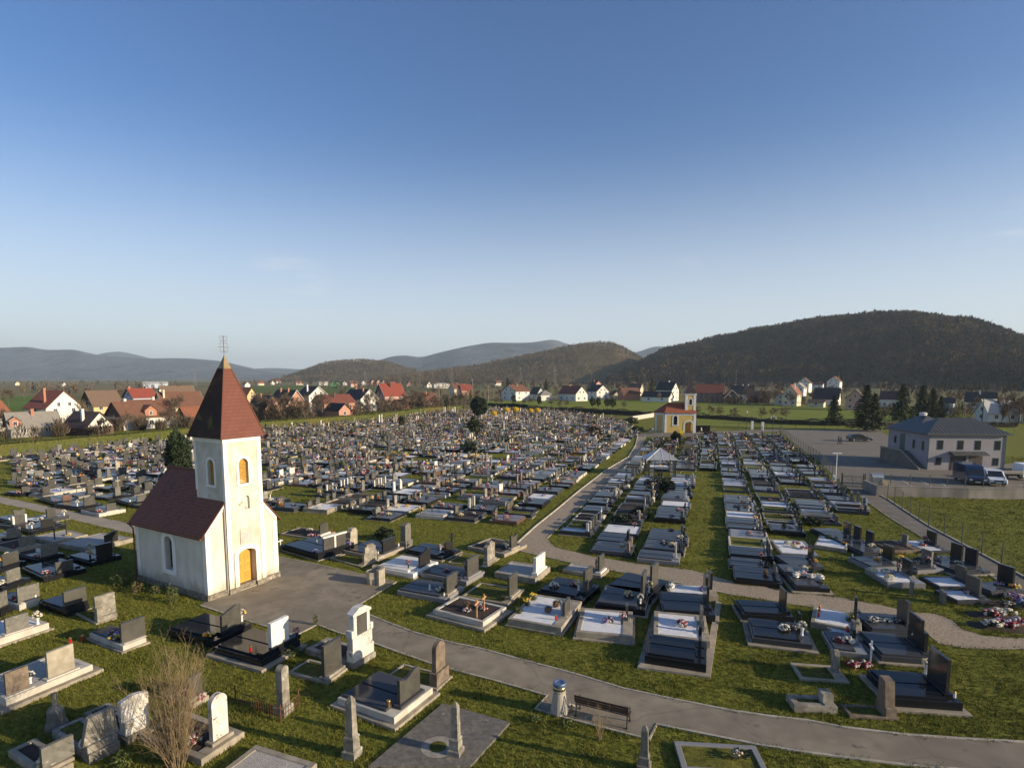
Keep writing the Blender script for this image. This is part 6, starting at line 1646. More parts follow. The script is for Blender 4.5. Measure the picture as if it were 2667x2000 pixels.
house('white gabled cottage', 'small dark roofed cottage with white gable just above hedge', w1(1000), 1136, 30, 7.4, 11, 2.0, 5.2, 'v', 'brown', 'darkbrown', chim=((.2, .35),), win_u=1, win_v=1, gable='white', chim_col=WALLS['greywhite'])
house('left edge house', 'house corner with orange roof cut by the left frame edge', -22, 1126, 40, 7, 9, 4, 7.6, 'u', 'white', 'orange', chim=(), win_u=1)
house('orange lean-to', 'small orange roofed outbuilding beside the spire, left', w1(2150), 1110, 24, 7, 6, 2.8, 5.0, 'u', 'brown', 'orange', chim=(), win_u=1, win_v=0, cat='outbuilding')
house('rear orange roof', 'orange roofed house behind the long brick barn', w1(1500), 1104, 24, 12, 7, 4.0, 6.6, 'u', 'brick', 'rust', chim=((.8, .5),), win_u=1, win_v=0, chim_col=WALLS['white'])
house('brick gable house', 'raw pink brick house with dark grey roof right of the spire', w2(335), 1085, 30, 6.8, 12, 2.9, 6.9, 'v', 'pinkbrick', 'dark', chim=((.3, .5),), win_u=1, win_v=1)
house('large brick house', 'large raw orange brick house with dark brown roof', w2(540), 1080, 32, 9, 13, 3.3, 8.6, 'v', 'pinkbrick', 'darkbrown', chim=((.4, .3), (.4, .7)), win_u=2, win_v=2)
house('white steep house', 'white house with steep gable and dark brown roof', w2(760), 1073, 32, 8.7, 9.5, 6.3, 9.7, 'v', 'white', 'darkbrown', chim=((.2, .4),), win_u=2, win_v=1, chim_col=WALLS['greywhite'])
house('red brown brick house', 'pink brick house with red brown roof facing the hedge', w2(905), 1085, 25, 12, 10, 4.7, 7.2, 'u', 'pinkbrick', 'redbrown', chim=((.45, .3),), win_u=2, win_v=1, chim_col=WALLS['brown'])
house('blue roofed shed', 'small brick shed with blue black roof against the hedge', w2(1045), 1090, 35, 4.6, 8, 2.7, 4.7, 'v', 'pinkbrick', 'dark', chim=(), win_u=1, win_v=0, cat='shed')
house('dark roofed white house', 'white gabled house under long dark roof with brick chimney', w2(1255), 1071, 32, 8, 14, 4.9, 8.4, 'v', 'white', 'dark', chim=((.35, .18), (.5, .7)), win_u=2, win_v=2, dormer=None)
house('orange roofed house', 'tall house with plain bright orange red roof', w2(1485), 1064, 25, 9.8, 10, 5.7, 10.6, 'u', 'pink', 'red', chim=((.45, .35),), win_u=2, win_v=1, chim_col=WALLS['brown'], gable='purple')
house('low ruin', 'low brown roofed outbuilding right of the orange roofed house', w2(1600), 1066, 20, 6, 5, 2.3, 4.0, 'u', 'brick', 'rust', chim=(), win_u=1, win_v=0, cat='outbuilding')
house('brown house with white corner', 'low brown roofed house with brick chimney and white corner', w2(1850), 1058, 20, 7.6, 9, 2.6, 6.0, 'u', 'brown', 'rust', chim=((.35, .3),), win_u=1, win_v=1)
house('yellow barn', 'pale yellow gabled barn with orange roof half hidden by spire', w2(165), 1052, 40, 6, 11, 4.5, 8.0, 'v', 'yellow', 'orange', chim=(), win_u=1, cat='barn')
house('brown two storey house', 'plain house with brown roof left of the grey white one', 1183, 1030, 25, 11, 9, 5.2, 8.8, 'u', 'cream', 'rust', chim=((.4, .5),))
house('white works hall', 'long flat white works hall on the plain', 1131, 1012, 8, 22, 14, 6.0, 7.0, 'u', 'white', 'pale', chim=(), win_u=0, win_v=0, cat='hall', hip=True)
house('red roof by pines', 'house with red roof beside the bare bushes behind round tree', w3(10), 1030, 15, 8, 8, 4.2, 8.0, 'u', 'pinkbrick', 'red', chim=((.4, .5),))
for (x, y, a, wu, he, hr, wall, roof, sh) in ((638, 1008, 30, 9, 3.5, 7, 'white', 'red', 'tiny white house with red roof nearest the spire on the plain'), (672, 1004, 20, 12, 4, 7, 'cream', 'orange', 'tiny cream house with orange roof on the plain'), (705, 1002, 30, 9, 4, 8, 'white', 'rust', 'tiny white house with rust roof on the plain'), (772, 1003, 20, 14, 4, 7.5, 'cream', 'orange', 'tiny wide orange roofed house below the low hill'),
         (832, 1004, 10, 16, 5, 7, 'white', 'pale', 'long white shed with pale roof left of the green shed'), (861, 1006, 5, 15, 6.5, 9, 'green', 'dark', 'bright green metal shed on the plain'), (892, 1004, 25, 9, 4, 8, 'greywhite', 'dark', 'tiny grey house just right of the green shed'), (914, 1008, 30, 11, 5, 9, 'pink', 'rust', 'tiny pink house right of the green shed'),
         (942, 1002, 20, 8, 4, 7.5, 'white', 'red', 'tiny white house with red roof left of the brick trio'), (966, 1003, 35, 9, 5.5, 10, 'pinkbrick', 'rust', 'first brick house of the far trio under low hill'), (981, 1003, 35, 8, 5.5, 9.5, 'pinkbrick', 'rust', 'middle brick house of the far trio under low hill'), (995, 1004, 35, 7, 5.5, 9, 'white', 'rust', 'white gabled last house of the far trio'),
         (1112, 1010, 35, 8, 4, 8, 'white', 'brown', 'tiny white gabled house before the works hall'), (373, 1011, 3, 34, 6, 8.5, 'bluewhite', 'pale', 'long pale blue hall on the plain left of the spire'), (160, 1006, 20, 8, 4, 7, 'white', 'rust', 'tiny rust roofed farmhouse far out on the left plain'), (40, 1004, 20, 9, 4, 7, 'cream', 'orange', 'tiny orange roofed farmhouse at the far left of the plain'),
         (1060, 1006, 30, 8, 4, 8, 'pink', 'red', 'tiny pink house under the brown hill'), (1015, 1008, 20, 10, 4, 8, 'cream', 'redbrown', 'tiny cream house between the trio and works hall'),
         (720, 998, 15, 12, 4, 8, 'white', 'orange', 'farthest tiny white house with orange roof left of low hill'), (1290, 1005, 25, 12, 5, 9, 'white', 'rust', 'small white gabled house left of the tall spruce')):
 house(sh, sh, x, y, a, wu, wu * .8, he, hr, 'v' if wu < 10 else 'u', wall, roof, chim=(), win_u=1 if wu < 20 else 0, win_v=0)
house('grey white house', 'big grey white house with rust brown roof behind the meadow', w3(528), 1044, 45, 11.5, 12, 5.5, 9.0, 'u', 'greywhite', 'rust', chim=((.5, .4),), win_u=2, win_v=2)
house('dark small house', 'narrow dark roofed house squeezed right of grey white house', w3(735), 1042, 30, 5, 9, 4, 7.6, 'v', 'greywhite', 'dark', chim=(), win_u=1, win_v=1)
house('low white house', 'low white house with grey hipped roof behind the meadow', w3(770), 1044, 20, 7.8, 8, 3.5, 6.1, 'u', 'white', 'grey', chim=(), win_u=1, hip=True)
house('bright white gable house', 'bright white gabled house with long dark red roof', w3(1105), 1045, 35, 8.2, 18, 4.3, 8.5, 'v', 'white', 'redbrown', chim=((.4, .6),), win_u=2, win_v=3)
house('pink upper house', 'pinkish gabled house on the rise behind bright white gable', w3(1280), 1022, 35, 10, 8, 6, 10.6, 'v', 'pink', 'darkbrown', chim=((.3, .5),), win_u=2, win_v=1)
house('black roofed white house', 'white gabled house under black roof behind centre of meadow', w3(1305), 1040, 35, 9.4, 11, 5, 8.9, 'v', 'white', 'dark', chim=(), win_u=2, win_v=1)
house('low orange house', 'long low brick house with rust orange roof behind meadow', w3(1560), 1042, 22, 11, 9, 4.1, 7.2, 'u', 'brick', 'rust', chim=(), win_u=2, win_v=1)
house('dark house with white end', 'dark roofed house with small white end gable', w3(1600), 1030, -18, 10, 8, 5.5, 8.9, 'u', 'cream', 'dark', chim=((.5, .5),), win_u=2, win_v=1)
house('tall white house', 'tall white house with black roof left of the yellow chapel', w3(1872), 1043, -30, 10.5, 8.5, 6.4, 10.7, 'u', 'white', 'dark', chim=((.6, .5),), win_u=2, win_v=2, chim_col=WALLS['white'])
house('low black roofed annex', 'long low white annex with black roof and red dormer', w3(1740), 1046, -25, 16, 6, 3, 5.6, 'u', 'white', 'dark', chim=(), win_u=2, win_v=1, dormer=(.62, 2.2, .9, 'red' if 'red' in WALLS else 'brick'), cat='annex')
house('small roof left of annex', 'small cottage with dark roof left of the low annex', w3(1470), 1040, 20, 6, 7, 3, 5.5, 'v', 'cream', 'darkbrown', chim=(), win_u=1)
house('long two storey house', 'long two storey purple brick house with dark red roof', w4(490), 1048, -6, 14.5, 10, 5.3, 9.6, 'u', 'purple', 'redbrown', chim=((.93, .5),), win_u=5, win_v=2, gable='pink')
house('balcony house', 'orange roofed house with balcony joined to long purple house', w4(830), 1050, 12, 7.5, 8, 3.2, 6.8, 'v', 'brown', 'orange', chim=(), win_u=2)
house('black roofed low house', 'low house with big black roof and white end gable', w4(900), 1043, -8, 12.5, 9, 4, 8.6, 'u', 'white', 'dark', chim=((.5, .5), (.75, .5)), win_u=3, win_v=1, chim_col=WALLS['white'])
house('dark farm shed', 'dark brown farm shed behind bare trees right of meadow centre', w4(1085), 1049, -4, 12, 8, 3, 6.2, 'u', 'brown', 'darkbrown', chim=((.85, .4),), win_u=2, cat='shed')
house('small orange gable', 'small cottage with orange gabled roof left of the cream house', w4(1395), 1055, -12, 6, 8, 3.2, 6.4, 'v', 'cream', 'orange', chim=(), win_u=1)
house('cream house', 'cream house with steep orange roof behind right of meadow', w4(1490), 1057, -14, 7.0, 9, 5.8, 9.9, 'v', 'cream', 'orange', chim=((.7, .3),), win_u=2, win_v=2, chim_col=WALLS['white'])
house('white house on rise', 'white house with grey roof on the rise behind cream house', w4(1600), 1036, -15, 8, 8, 5.2, 8.4, 'v', 'white', 'grey', chim=(), win_u=2, win_v=1, z0=1.5)
house('slim white house', 'slim white house with dark roof higher on the rise', w4(1660), 1030, -18, 9, 8, 7.0, 10.5, 'v', 'white', 'darkbrown', chim=((.5, .5),), win_u=2, win_v=1, z0=2.5)
house('high white house', 'white balconied house with orange roof high at the hill foot', w4(2000), 1022, -14, 12, 10, 6.5, 11, 'v', 'white', 'rust', chim=((.8, .5),), win_u=2, win_v=2, z0=3.5)
house('far white bungalow', 'far white bungalow left of the high white house', w4(1830), 1016, -10, 12, 8, 4, 7, 'u', 'white', 'redbrown', chim=(), win_u=2, z0=2)
house('steep black roof house', 'house with large steep black roof and lit white gable', w4(1850), 1054, -10, 12, 9, 3.2, 8.2, 'u', 'white', 'dark', chim=(), win_u=2, win_v=1)
house('white shed', 'small pale shed below the steep black roof house', w4(1790), 1060, -12, 7, 5, 2.2, 3.4, 'u', 'cream', 'brown', chim=(), win_u=1, win_v=0, cat='shed')
house('pink gable house', 'pink gabled house between the two spruces', w5(185), 1068, -6, 7.8, 9, 5, 8.2, 'v', 'pink', 'darkbrown', chim=(), win_u=2, win_v=1)
house('dark long house', 'grey walled house with dark roof behind the big spruce', w5(520), 1061, -6, 8, 8, 4, 7.2, 'u', 'greywhite', 'darkbrown', chim=(), win_u=2)
house('dark hut', 'small house with dark roof right of the spruces', w5(1110), 1078, -4, 4.2, 6, 4.2, 5.8, 'u', 'greywhite', 'dark', chim=(), win_u=1)
house('black roof house right', 'white house with black roof and white chimney at far right', w5(1350), 1064, 4, 12.6, 8, 3.2, 7.0, 'u', 'white', 'dark', chim=((.45, .4),), win_u=2, chim_col=WALLS['white'])
house('pale roofed house', 'white gabled house with pale sheet roof at the right edge', w5(1560), 1100, 38, 12, 7, 3.0, 6.6, 'u', 'white', 'pale', chim=((.45, .35),), win_u=2, win_v=1, chim_col=WALLS['brown'])
house('right edge house', 'white wall of a house cut off by the right frame edge', 2662, 1102, 5, 8, 7, 5, 7.5, 'u', 'white', 'rust', chim=(), win_u=1)
metal_roof = tile_mat('grey_metal_roof', (0.06, 0.064, 0.062), (0.085, 0.09, 0.086), (0.045, 0.048, 0.047), .5, .45)
lilac = mat('pale_lilac_render', (0.29, 0.275, 0.29), (0.25, 0.238, 0.252), .5, .9)
teal = mat('teal_frame', (0.03, 0.09, 0.085), (0.025, 0.07, 0.066), 4, .5)
C = at(2413, 1224)
PB = thing('parish_building', 'pale lilac two storey building with grey hipped metal roof by car park', 'building', (C.x, C.y, 0), R(-5))
WU, WV1, WV2 = 10.3, 5.6, 11.8
he = 5.05
MB().box(0, WU, 0, WV1, -.2, he).box(.9, 6.9, WV1 + .001, WV2, -.2, he - .15).build('wall', lilac, PB)
def hip_roof(x0, x1, y0, y1, ze, zr, o, m, along='u'):
 x0, x1, y0, y1 = x0 - o, x1 + o, y0 - o, y1 + o
 if along == 'u':
  k = (y1 - y0) / 2; r = [(x0 + k, (y0 + y1) / 2), (x1 - k, (y0 + y1) / 2)]
  fs = [(0, 1, 5, 4), (1, 2, 5), (2, 3, 4, 5), (3, 0, 4)]
 else:
  k = (x1 - x0) / 2; r = [((x0 + x1) / 2, y0 + k), ((x0 + x1) / 2, y1 - k)]
  fs = [(0, 1, 4), (1, 2, 5, 4), (2, 3, 5), (3, 0, 4, 5)]
 vs = [(x0, y0, ze), (x1, y0, ze), (x1, y1, ze), (x0, y1, ze), (*r[0], zr), (*r[1], zr)]
 m.add(vs, fs + [(3, 2, 1, 0)])
 m.box(x0, x1, y0, y1, ze - .16, ze - .004)
m = MB(); hip_roof(0, WU, 0, WV1 + .2, he + .15, 7.3, .45, m); hip_roof(.9, 6.9, WV1 - 1.2, WV2, he + .05, 7.35, .40, m, 'v'); rf = m.build('roof', metal_roof, PB)
m = MB()
for i in range(22):      # standing seams on the front slope
 x = -.3 + i * .5
 zt = min(1, max(.1, min((x + .45) / 3.3, (WU + .45 - x) / 3.3)))
 m.tube([(x, -.44, he + .18), (x, -.44 + zt * 3.3, he + .18 + zt * 2.13)], .025, 4)
m.build('seam', mat('worn_roof_seam', (0.13, 0.12, 0.11), (0.09, 0.085, 0.08), 2, .6), rf)
MB().lathe([(.5, 7.3), (.5, 7.6), (.62, 7.62), (.35, 7.78), (.05, 7.8)], 10, M=Matrix.Translation((3.6, 7.8, 0))).build('roof_vent', frame_white, rf)
I4 = Matrix.Identity(4); ML = Matrix.Rotation(R(-90), 4, 'Z')
def pb_win(x, z, w, h, M):
 wb = MB(); wb.box(x - w / 2, x + w / 2, -.04, -.003, z, z + h, 0, M)
 f = wb.build('window', teal, PB)
 MB().box(x - w / 2 + .07, x + w / 2 - .07, -.055, -.041, z + .07, z + h - .07, 0, M).build('pane', glass_dark, f)
for x in (1.6, 4.3, 6.6, 9.2): pb_win(x, 2.95, .78, 1.35, I4)
for x in (1.5, 9.1): pb_win(x, .75, .78, 1.1, I4)
for q in (1.2, 3.4): pb_win(-q, 2.7, .55, 1.3, ML)
for q in (7.6, 9.8):
 pb_win(-q, 2.8, .6, 1.2, Matrix.Translation((.9, 0, 0)) @ ML)
for x in (4.05, 6.35):
 d = MB().box(x - .98, x + .98, -.04, -.003, 0, 2.05).build('garage_door', wood_dark, PB)
 MB().box(x - .85, x - .02, -.055, -.041, .1, 1.95).box(x + .02, x + .85, -.055, -.041, .1, 1.95).build('door_leaf', mat('dark_garage_leaf', (0.035, 0.03, 0.03), (0.05, 0.042, 0.04), 3, .5), d)
MB().box(5.05, 5.35, -.25, -.003, 0, 2.2).build('pier', lilac, PB)
m = MB(); m.prism([(2.9, 2.25), (7.6, 2.25), (7.6, 2.35), (2.9, 2.35)], -1.0, -.003, 'y'); m.add([(2.9, -1.0, 2.36), (7.6, -1.0, 2.36), (7.6, -.004, 2.75), (2.9, -.004, 2.75)], [(0, 1, 2, 3)]); m.build('canopy', metal_roof, PB)
m = MB()
for x, y in ((.02, -.06), (WU - .1, -.06)): m.tube([(x, y, 0), (x, y, he)], .05, 6)
m.build('downpipe', teal, PB)
MB().box(.2, .9, WV1 - .8, WV1 + .9, -.1, .0).box(.25, .898, WV1 + .05, WV1 + 1.8, 0, 4.5).build('entrance', teal, PB)
m = MB(); m.prism([(WV1 + 4.5, 0), (WV1 + 4.5, 2.1), (WV1 - 1, 2.2), (-.2, .05), (-.2, 0)], -1.1, -.003, 'x'); m.build('ramp', asphalt_pale, PB)
m = MB(); m.prism([(WV1 + 4.5, 2.11), (WV1 + 4.5, 2.3), (WV1 - 1, 2.4), (-.2, .25), (-.2, .06), (WV1 - 1, 2.21)], -1.16, -1.02, 'x'); m.build('ramp_kerb', concrete, PB)
ochre = mat('ochre_plaster', (0.60, 0.44, 0.14), (0.54, 0.39, 0.12), .8, .9, wide=((0.47, 0.35, 0.13), .4, .5))
tr_w = mat('pale_blue_white_trim', (0.68, 0.68, 0.66), (0.60, 0.60, 0.59), 1, .85)
orange_t = tile_mat('yellow_chapel_tiles', (0.33, 0.095, 0.045), (0.27, 0.075, 0.036), (0.22, 0.062, 0.032), .3, .8)
C = g('K7', 385, 812)
YC = thing('yellow_chapel', 'yellow chapel with white trim, orange hipped roof and little belfry', 'chapel', (C.x, C.y, 0), R(-7))
m = MB(); WL = 7.3; D = 5.0; E_ = 4.75
ah = hole(4.75, 6.65, .0, 2.75, .75)
wn_ = hole(2.1, 3.0, 1.9, 4.1, .45)
wall_with_holes(m, 0, WL, 0, E_, [ah, wn_], 0, .4)
m.box(4.6, 4.9, .401, D, 0, E_).box(0, 4.599, D - .3, D, 0, E_)
wall_with_holes(m, 4.9, WL, 0, E_, [hole(5.1, 6.65, 0, 2.75, .75)], D - .3, .3)
Ry = Matrix.Translation((WL, 0, 0)) @ Matrix.Rotation(R(90), 4, 'Z')
wall_with_holes(m, .4, D - .31, 0, E_, [hole(1.0, 3.8, 0, 3.0, .8)], 0, .35, M=Ry)
m.add([(-2.0, 1.3, 0), (0, 0, 0), (0, 0, E_), (-2.0, 1.3, E_)], [(0, 1, 2, 3)]); m.add([(-2.0, 1.3, 0), (-2.0, 3.7, 0), (-2.0, 3.7, E_), (-2.0, 1.3, E_)], [(3, 2, 1, 0)]); m.add([(-2.0, 3.7, 0), (0, D, 0), (0, D, E_), (-2.0, 3.7, E_)], [(3, 2, 1, 0)])
m.build('wall', ochre, YC)
m = MB()
for x0, x1 in ((.0, .5), (WL - .55, WL + .03)): m.box(x0, x1, -.05, -.003, 0, E_ - .55)
m.box(0, WL + .03, -.06, -.003, E_ - .548, E_ - .02)
arch_ring(m, 2.1, 3.0, 1.9, 4.1, .45, .28, -.06, -.003)
arch_ring(m, 4.75, 6.65, 0, 2.75, .75, .30, -.055, -.003, sill=False)
d_ = Vector((2.0, -1.3)).normalized(); n_ = Vector((-1.3, -2.0)).normalized() * .05
for (s0, s1, z0, z1) in ((0, .45, 0, E_), (1.95, 2.38, 0, E_), (.45, 1.95, E_ - .5, E_)):
 q0, q1 = Vector((-2.0, 1.3)) + d_ * s0 + n_, Vector((-2.0, 1.3)) + d_ * s1 + n_
 m.add([(*q0, z0), (*q1, z0), (*q1, z1), (*q0, z1)], [(0, 1, 2, 3)])
m.build('trim', tr_w, YC)
MB().prism(arch_pts(2.1, 3.0, 1.9, 4.1, .45), .2, .25, 'y').build('window', glass_dark, YC)
MB().box(5.2, 6.3, 1.0, 1.4, 0, 2.2).build('altar', mat('orange_inner_wall', (0.6, 0.3, 0.07), (0.5, 0.25, 0.06), 2, .8), YC)
m = MB()
o_ = .35
vs = [(-2.0 - o_, 1.2, E_), (-.1, -o_, E_), (WL + o_, -o_, E_), (WL + o_, D + o_, E_), (-.1, D + o_, E_), (-2.0 - o_, 3.8, E_), (1.0, 2.5, 7.1), (WL - 1.9, 2.5, 7.1)]
m.add(vs, [(1, 2, 7, 6), (2, 3, 7), (3, 4, 6, 7), (0, 1, 6), (5, 0, 6), (4, 5, 6), (5, 4, 3, 2, 1, 0)])
rf = m.build('roof', orange_t, YC)
bx, by_, bw = 6.05, 1.75, 1.2
m = MB(); wall_with_holes(m, bx - bw, bx + bw, 5.3, 9.3, [hole(bx - .33, bx + .33, 6.7, 8.1, .33)], by_ - bw, .3); m.box(bx - bw, bx - bw + .3, by_ - bw + .301, by_ + bw, 5.3, 9.3).box(bx + bw - .3, bx + bw, by_ - bw + .301, by_ + bw, 5.3, 9.3).box(bx - bw + .301, bx + bw - .301, by_ + bw - .3, by_ + bw, 5.3, 9.3)
bf = m.build('belfry', ochre, YC)
m = MB()
for x0 in (bx - bw - .05, bx + bw - .55): m.box(x0, x0 + .6, by_ - bw - .06, by_ - bw - .003, 5.3, 9.0)
m.box(bx - bw - .15, bx + bw + .15, by_ - bw - .15, by_ + bw + .15, 9.002, 9.45); arch_ring(m, bx - .33, bx + .33, 6.7, 8.1, .33, .2, by_ - bw - .065, by_ - bw - .003)
m.box(bx - bw - .06, bx - bw - .003, by_ - bw - .05, by_ - bw + .5, 5.3, 9.0)
m.build('belfry_trim', tr_w, bf)
m = MB(); m.lathe([(1.55, 9.46), (1.1, 10.0), (.62, 10.7), (.42, 11.6), (.2, 14.2), (.06, 16.2), (.02, 16.5)], sq=True, M=Matrix.Translation((bx, by_, 0))); m.build('belfry_spire', mat('brown_copper_spire', (0.055, 0.034, 0.03), (0.04, 0.026, 0.023), 2, .5), bf)
MB().tube([(bx, by_, 16.4), (bx, by_, 19.5)], .05, 5).box(bx - .35, bx + .35, by_ - .05, by_ + .05, 18.2, 18.32).build('rod', iron, bf)
MB().tube([(-.02, -.12, .1), (-.02, -.12, E_)], .06, 6).build('downpipe', teal, YC)
C = at(1690, 1239)
GZ = thing('pavilion', 'open glazed pavilion with pale metal hip roof over a grave', 'pavilion', (C.x, C.y, 0), R(-4))
w, d, hh = 3.45, 3.1, 2.15
m = MB()
for x in (0, w):
 for y in (0, d): m.box(x - .08, x + .08, y - .08, y + .08, 0, hh)
for z in (.55, 1.1, 1.65):
 m.box(.06, w - .06, -.03, .03, z - .035, z + .035).box(-.03, .03, .06, d - .06, z - .035, z + .035).box(w - .03, w + .03, .06, d - .06, z - .035, z + .035)
for x in (w * .22, w * .78): m.box(x - .04, x + .04, -.034, .034, 0, hh)
for y in (d * .33, d * .66): m.box(w - .03, w + .03, y - .025, y + .025, 0, hh)
m.box(-.07, w + .07, -.07, .07, hh - .1, hh).box(-.07, w + .07, d - .07, d + .07, hh - .1, hh)
m.build('frame', iron, GZ)
glz, nt_, bs_ = new_mat('pavilion_glass'); bs_.inputs['Base Color'].default_value = (.75, .78, .78, 1); bs_.inputs['Roughness'].default_value = .06; bs_.inputs['Alpha'].default_value = .16
m = MB(); m.add([(.06, .0, .05), (w * .22, 0, .05), (w * .22, 0, hh - .1), (.06, 0, hh - .1)], [(0, 1, 2, 3)]); m.add([(w * .78, .0, .05), (w - .06, 0, .05), (w - .06, 0, hh - .1), (w * .78, 0, hh - .1)], [(0, 1, 2, 3)]); m.add([(w, .06, .05), (w, d - .06, .05), (w, d - .06, hh - .1), (w, .06, hh - .1)], [(0, 1, 2, 3)]); m.add([(0, .06, .05), (0, d - .06, .05), (0, d - .06, hh - .1), (0, .06, hh - .1)], [(0, 1, 2, 3)])
m.build('glass_panel', glz, GZ)
zinc = mat('pale_zinc_roof', (0.46, 0.47, 0.47), (0.40, 0.41, 0.42), 2, .42, metal=.35)
m = MB(); o_ = .38
vs = [(-o_, -o_, hh + .02), (w + o_, -o_, hh + .02), (w + o_, d + o_, hh + .02), (-o_, d + o_, hh + .02), (w / 2, d / 2, hh + 1.45)]
m.add(vs, [(0, 1, 4), (1, 2, 4), (2, 3, 4), (3, 0, 4), (3, 2, 1, 0)])
rf = m.build('roof', zinc, GZ)
m = MB()
for i in range(4): m.tube([vs[i], vs[4]], .04, 5)
for q in (.25, .5, .75):
 ap = Vector(vs[4])
 for a_, b_ in ((0, 1), (1, 2)):
  b0 = Vector(vs[a_]).lerp(Vector(vs[b_]), q); f = 1 - abs(q - .5) * 2
  e2 = Vector(vs[a_ if q < .5 else b_]).lerp(ap, 1 - abs(q - .5) * 2 if q != .5 else 1)
  m.tube([b0 + Vector((0, 0, .02)), e2 + Vector((0, 0, .02))], .022, 4)
m.build('seam', frame_white, rf)
grave(at(1728, 1226), GRID_A, 2.4, 2.4, 'slab', .35, [('rect', 1.2, 1.0, stone_dark, 0)], base=granite_grey, slab=granite_pale, label='pale slab grave sheltered inside the glazed pavilion')
def car_paint(name, c, rough=.25):
 m, nt, bs = new_mat(name) if name not in MATS else (MATS[name], None, None)
 if nt:
  bs.inputs['Base Color'].default_value = (*c, 1); bs.inputs['Roughness'].default_value = rough; bs.inputs['Coat Weight'].default_value = .6
  MATS[name] = m
 return m
tyre_m = mat('tyre_rubber', (0.018, 0.018, 0.018), (0.028, 0.027, 0.026), 8, .9)
rim_m = mat('alloy_rim', (0.42, 0.43, 0.44), (0.34, 0.35, 0.36), 5, .35, metal=.8)
lamp_m = mat('headlight_lens', (0.75, 0.75, 0.72), (0.6, 0.6, 0.58), 5, .12)
black_plastic = mat('black_plastic', (0.02, 0.02, 0.02), (0.03, 0.03, 0.03), 5, .5)
def loft(mb, profs, ys, mi=0):
 """profiles: list of (x,z) outlines of equal length, placed at the given y"""
 n = len(profs[0]); vs = []
 for pr, y in zip(profs, ys): vs += [(x, y, z) for x, z in pr]
 fs = []
 for i in range(len(profs) - 1):
  for k in range(n):
   j = (k + 1) % n; fs.append((i * n + k, i * n + j, (i + 1) * n + j, (i + 1) * n + k))
 fs += [tuple(range(n - 1, -1, -1)), tuple(range((len(profs) - 1) * n, len(profs) * n))]
 mb.add(vs, fs, mi)
def vehicle(label, cat, name, px, py, heading, L, W, H, paint, kind):
 p = at(px, py)
 f = Vector((math.sin(heading), math.cos(heading)))
 c = p - f * (L / 2)
 t = thing(name, label, cat, (c.x, c.y, .04), math.atan2(f.y, f.x))
 a = L / 2
 if kind == 'van':      # x forward
  body = [(-a, .35), (a - .1, .30), (a, .55), (a - .02, .95), (a - .55, 1.18), (a - 1.35, H * .93), (a - 1.7, H), (-a + .1, H), (-a, H - .15)]
  cab = (a - .60, a - 1.36, 1.22, H * .92)
 elif kind == 'mpv':
  body = [(-a, .35), (a - .1, .28), (a, .5), (a - .03, .8), (a - .75, 1.02), (a - 1.55, H * .95), (a - 1.95, H), (-a + .35, H), (-a + .02, H * .72)]
  cab = (a - .80, a - 1.56, 1.05, H * .94)
 else:
  body = [(-a, .38), (a - .1, .28), (a, .45), (a - .04, .72), (a - 1.1, .92), (a - 1.9, H * .96), (a - 2.3, H), (-a + .8, H * .97), (-a + .12, .95), (-a, .8)]
  cab = (a - 1.12, a - 1.9, .95, H * .94)
 inset = lambda pr, q: [(x * (1 - q * .25), z if z < .6 else .6 + (z - .6) * (1 - q * .0)) for x, z in pr]
 def shrink(pr, s):
  return [(x - math.copysign(s, x), z - (s if z > H * .8 else 0) + (s if z < .5 else 0)) for x, z in pr]
 mb = MB(); h = W / 2
 loft(mb, [shrink(body, .06), body, body, shrink(body, .06)], [-h, -h + .09, h - .09, h])
 mb.build('body', paint, t)
 x0, x1, z0, z1 = cab
 mb = MB(); n = Vector((z1 - z0, 0, -(x1 - x0))).normalized() * .02
 mb.add([(x0 + n.x, -h + .14, z0 + n.z), (x0 + n.x, h - .14, z0 + n.z), (x1 + n.x, h - .2, z1 + n.z), (x1 + n.x, -h + .2, z1 + n.z)], [(0, 1, 2, 3)])
 mb.build('windscreen', glass_dark, t)
 zs0, zs1 = z0 + .05, H - .14
 spans = [(x1 - .05 - .95, x1 + .30)] + ([] if kind == 'van' else [(x1 - 2.0, x1 - 1.08)] + ([(-a + .35, x1 - 2.1)] if kind == 'estate' else []))
 if kind == 'van': spans.append((x1 - 2.5, x1 - 1.1))
 for (sa, sb) in spans:
  for s_ in (-1, 1):
   MB().add([(sa, s_ * (h + .006), zs0), (sb, s_ * (h + .006), zs0), (sb - (.35 if sb > x1 else .05), s_ * (h + .004), zs1), (sa + .05, s_ * (h + .004), zs1)], [(0, 1, 2, 3)]).build('side_window', glass_dark, t)
 for xw in (a - .85, -a + .85):
  for s_ in (-1, 1):
   M = Matrix.Translation((xw, s_ * (h - .11), .32)) @ Matrix.Rotation(R(90), 4, 'X')
   wl = MB().lathe([(.20, -.11), (.31, -.10), (.33, -.06), (.33, .06), (.31, .10), (.20, .11)], 18, 0, M).build('wheel', tyre_m, t)
   MB().lathe([(.05, -.125), (.2, -.118), (.2, .118), (.05, .125)], 14, 0, M).build('rim', rim_m, wl)
 for s_ in (-1, 1):
  MB().box(a - .16, a + .012, s_ * (h - .28) - .16, s_ * (h - .28) + .16, .62, .80, ch=.02).build('headlight', lamp_m, t)
  MB().box(-a - .01, -a + .06, s_ * (h - .12) - .07, s_ * (h - .12) + .07, .75, 1.2, ch=.01).build('tail_light', petal['red'], t)
  MB().box(x0 + .02, x0 + .16, s_ * (h + .12) - .10, s_ * (h + .12) + .10, z0 + .02, z0 + .22, ch=.03).build('wing_mirror', black_plastic, t)
 MB().box(a - .05, a + .03, -h + .12, h - .12, .30, .50, ch=.02).box(a - .04, a + .018, -.45, .45, .56, .74).build('bumper', black_plastic, t)
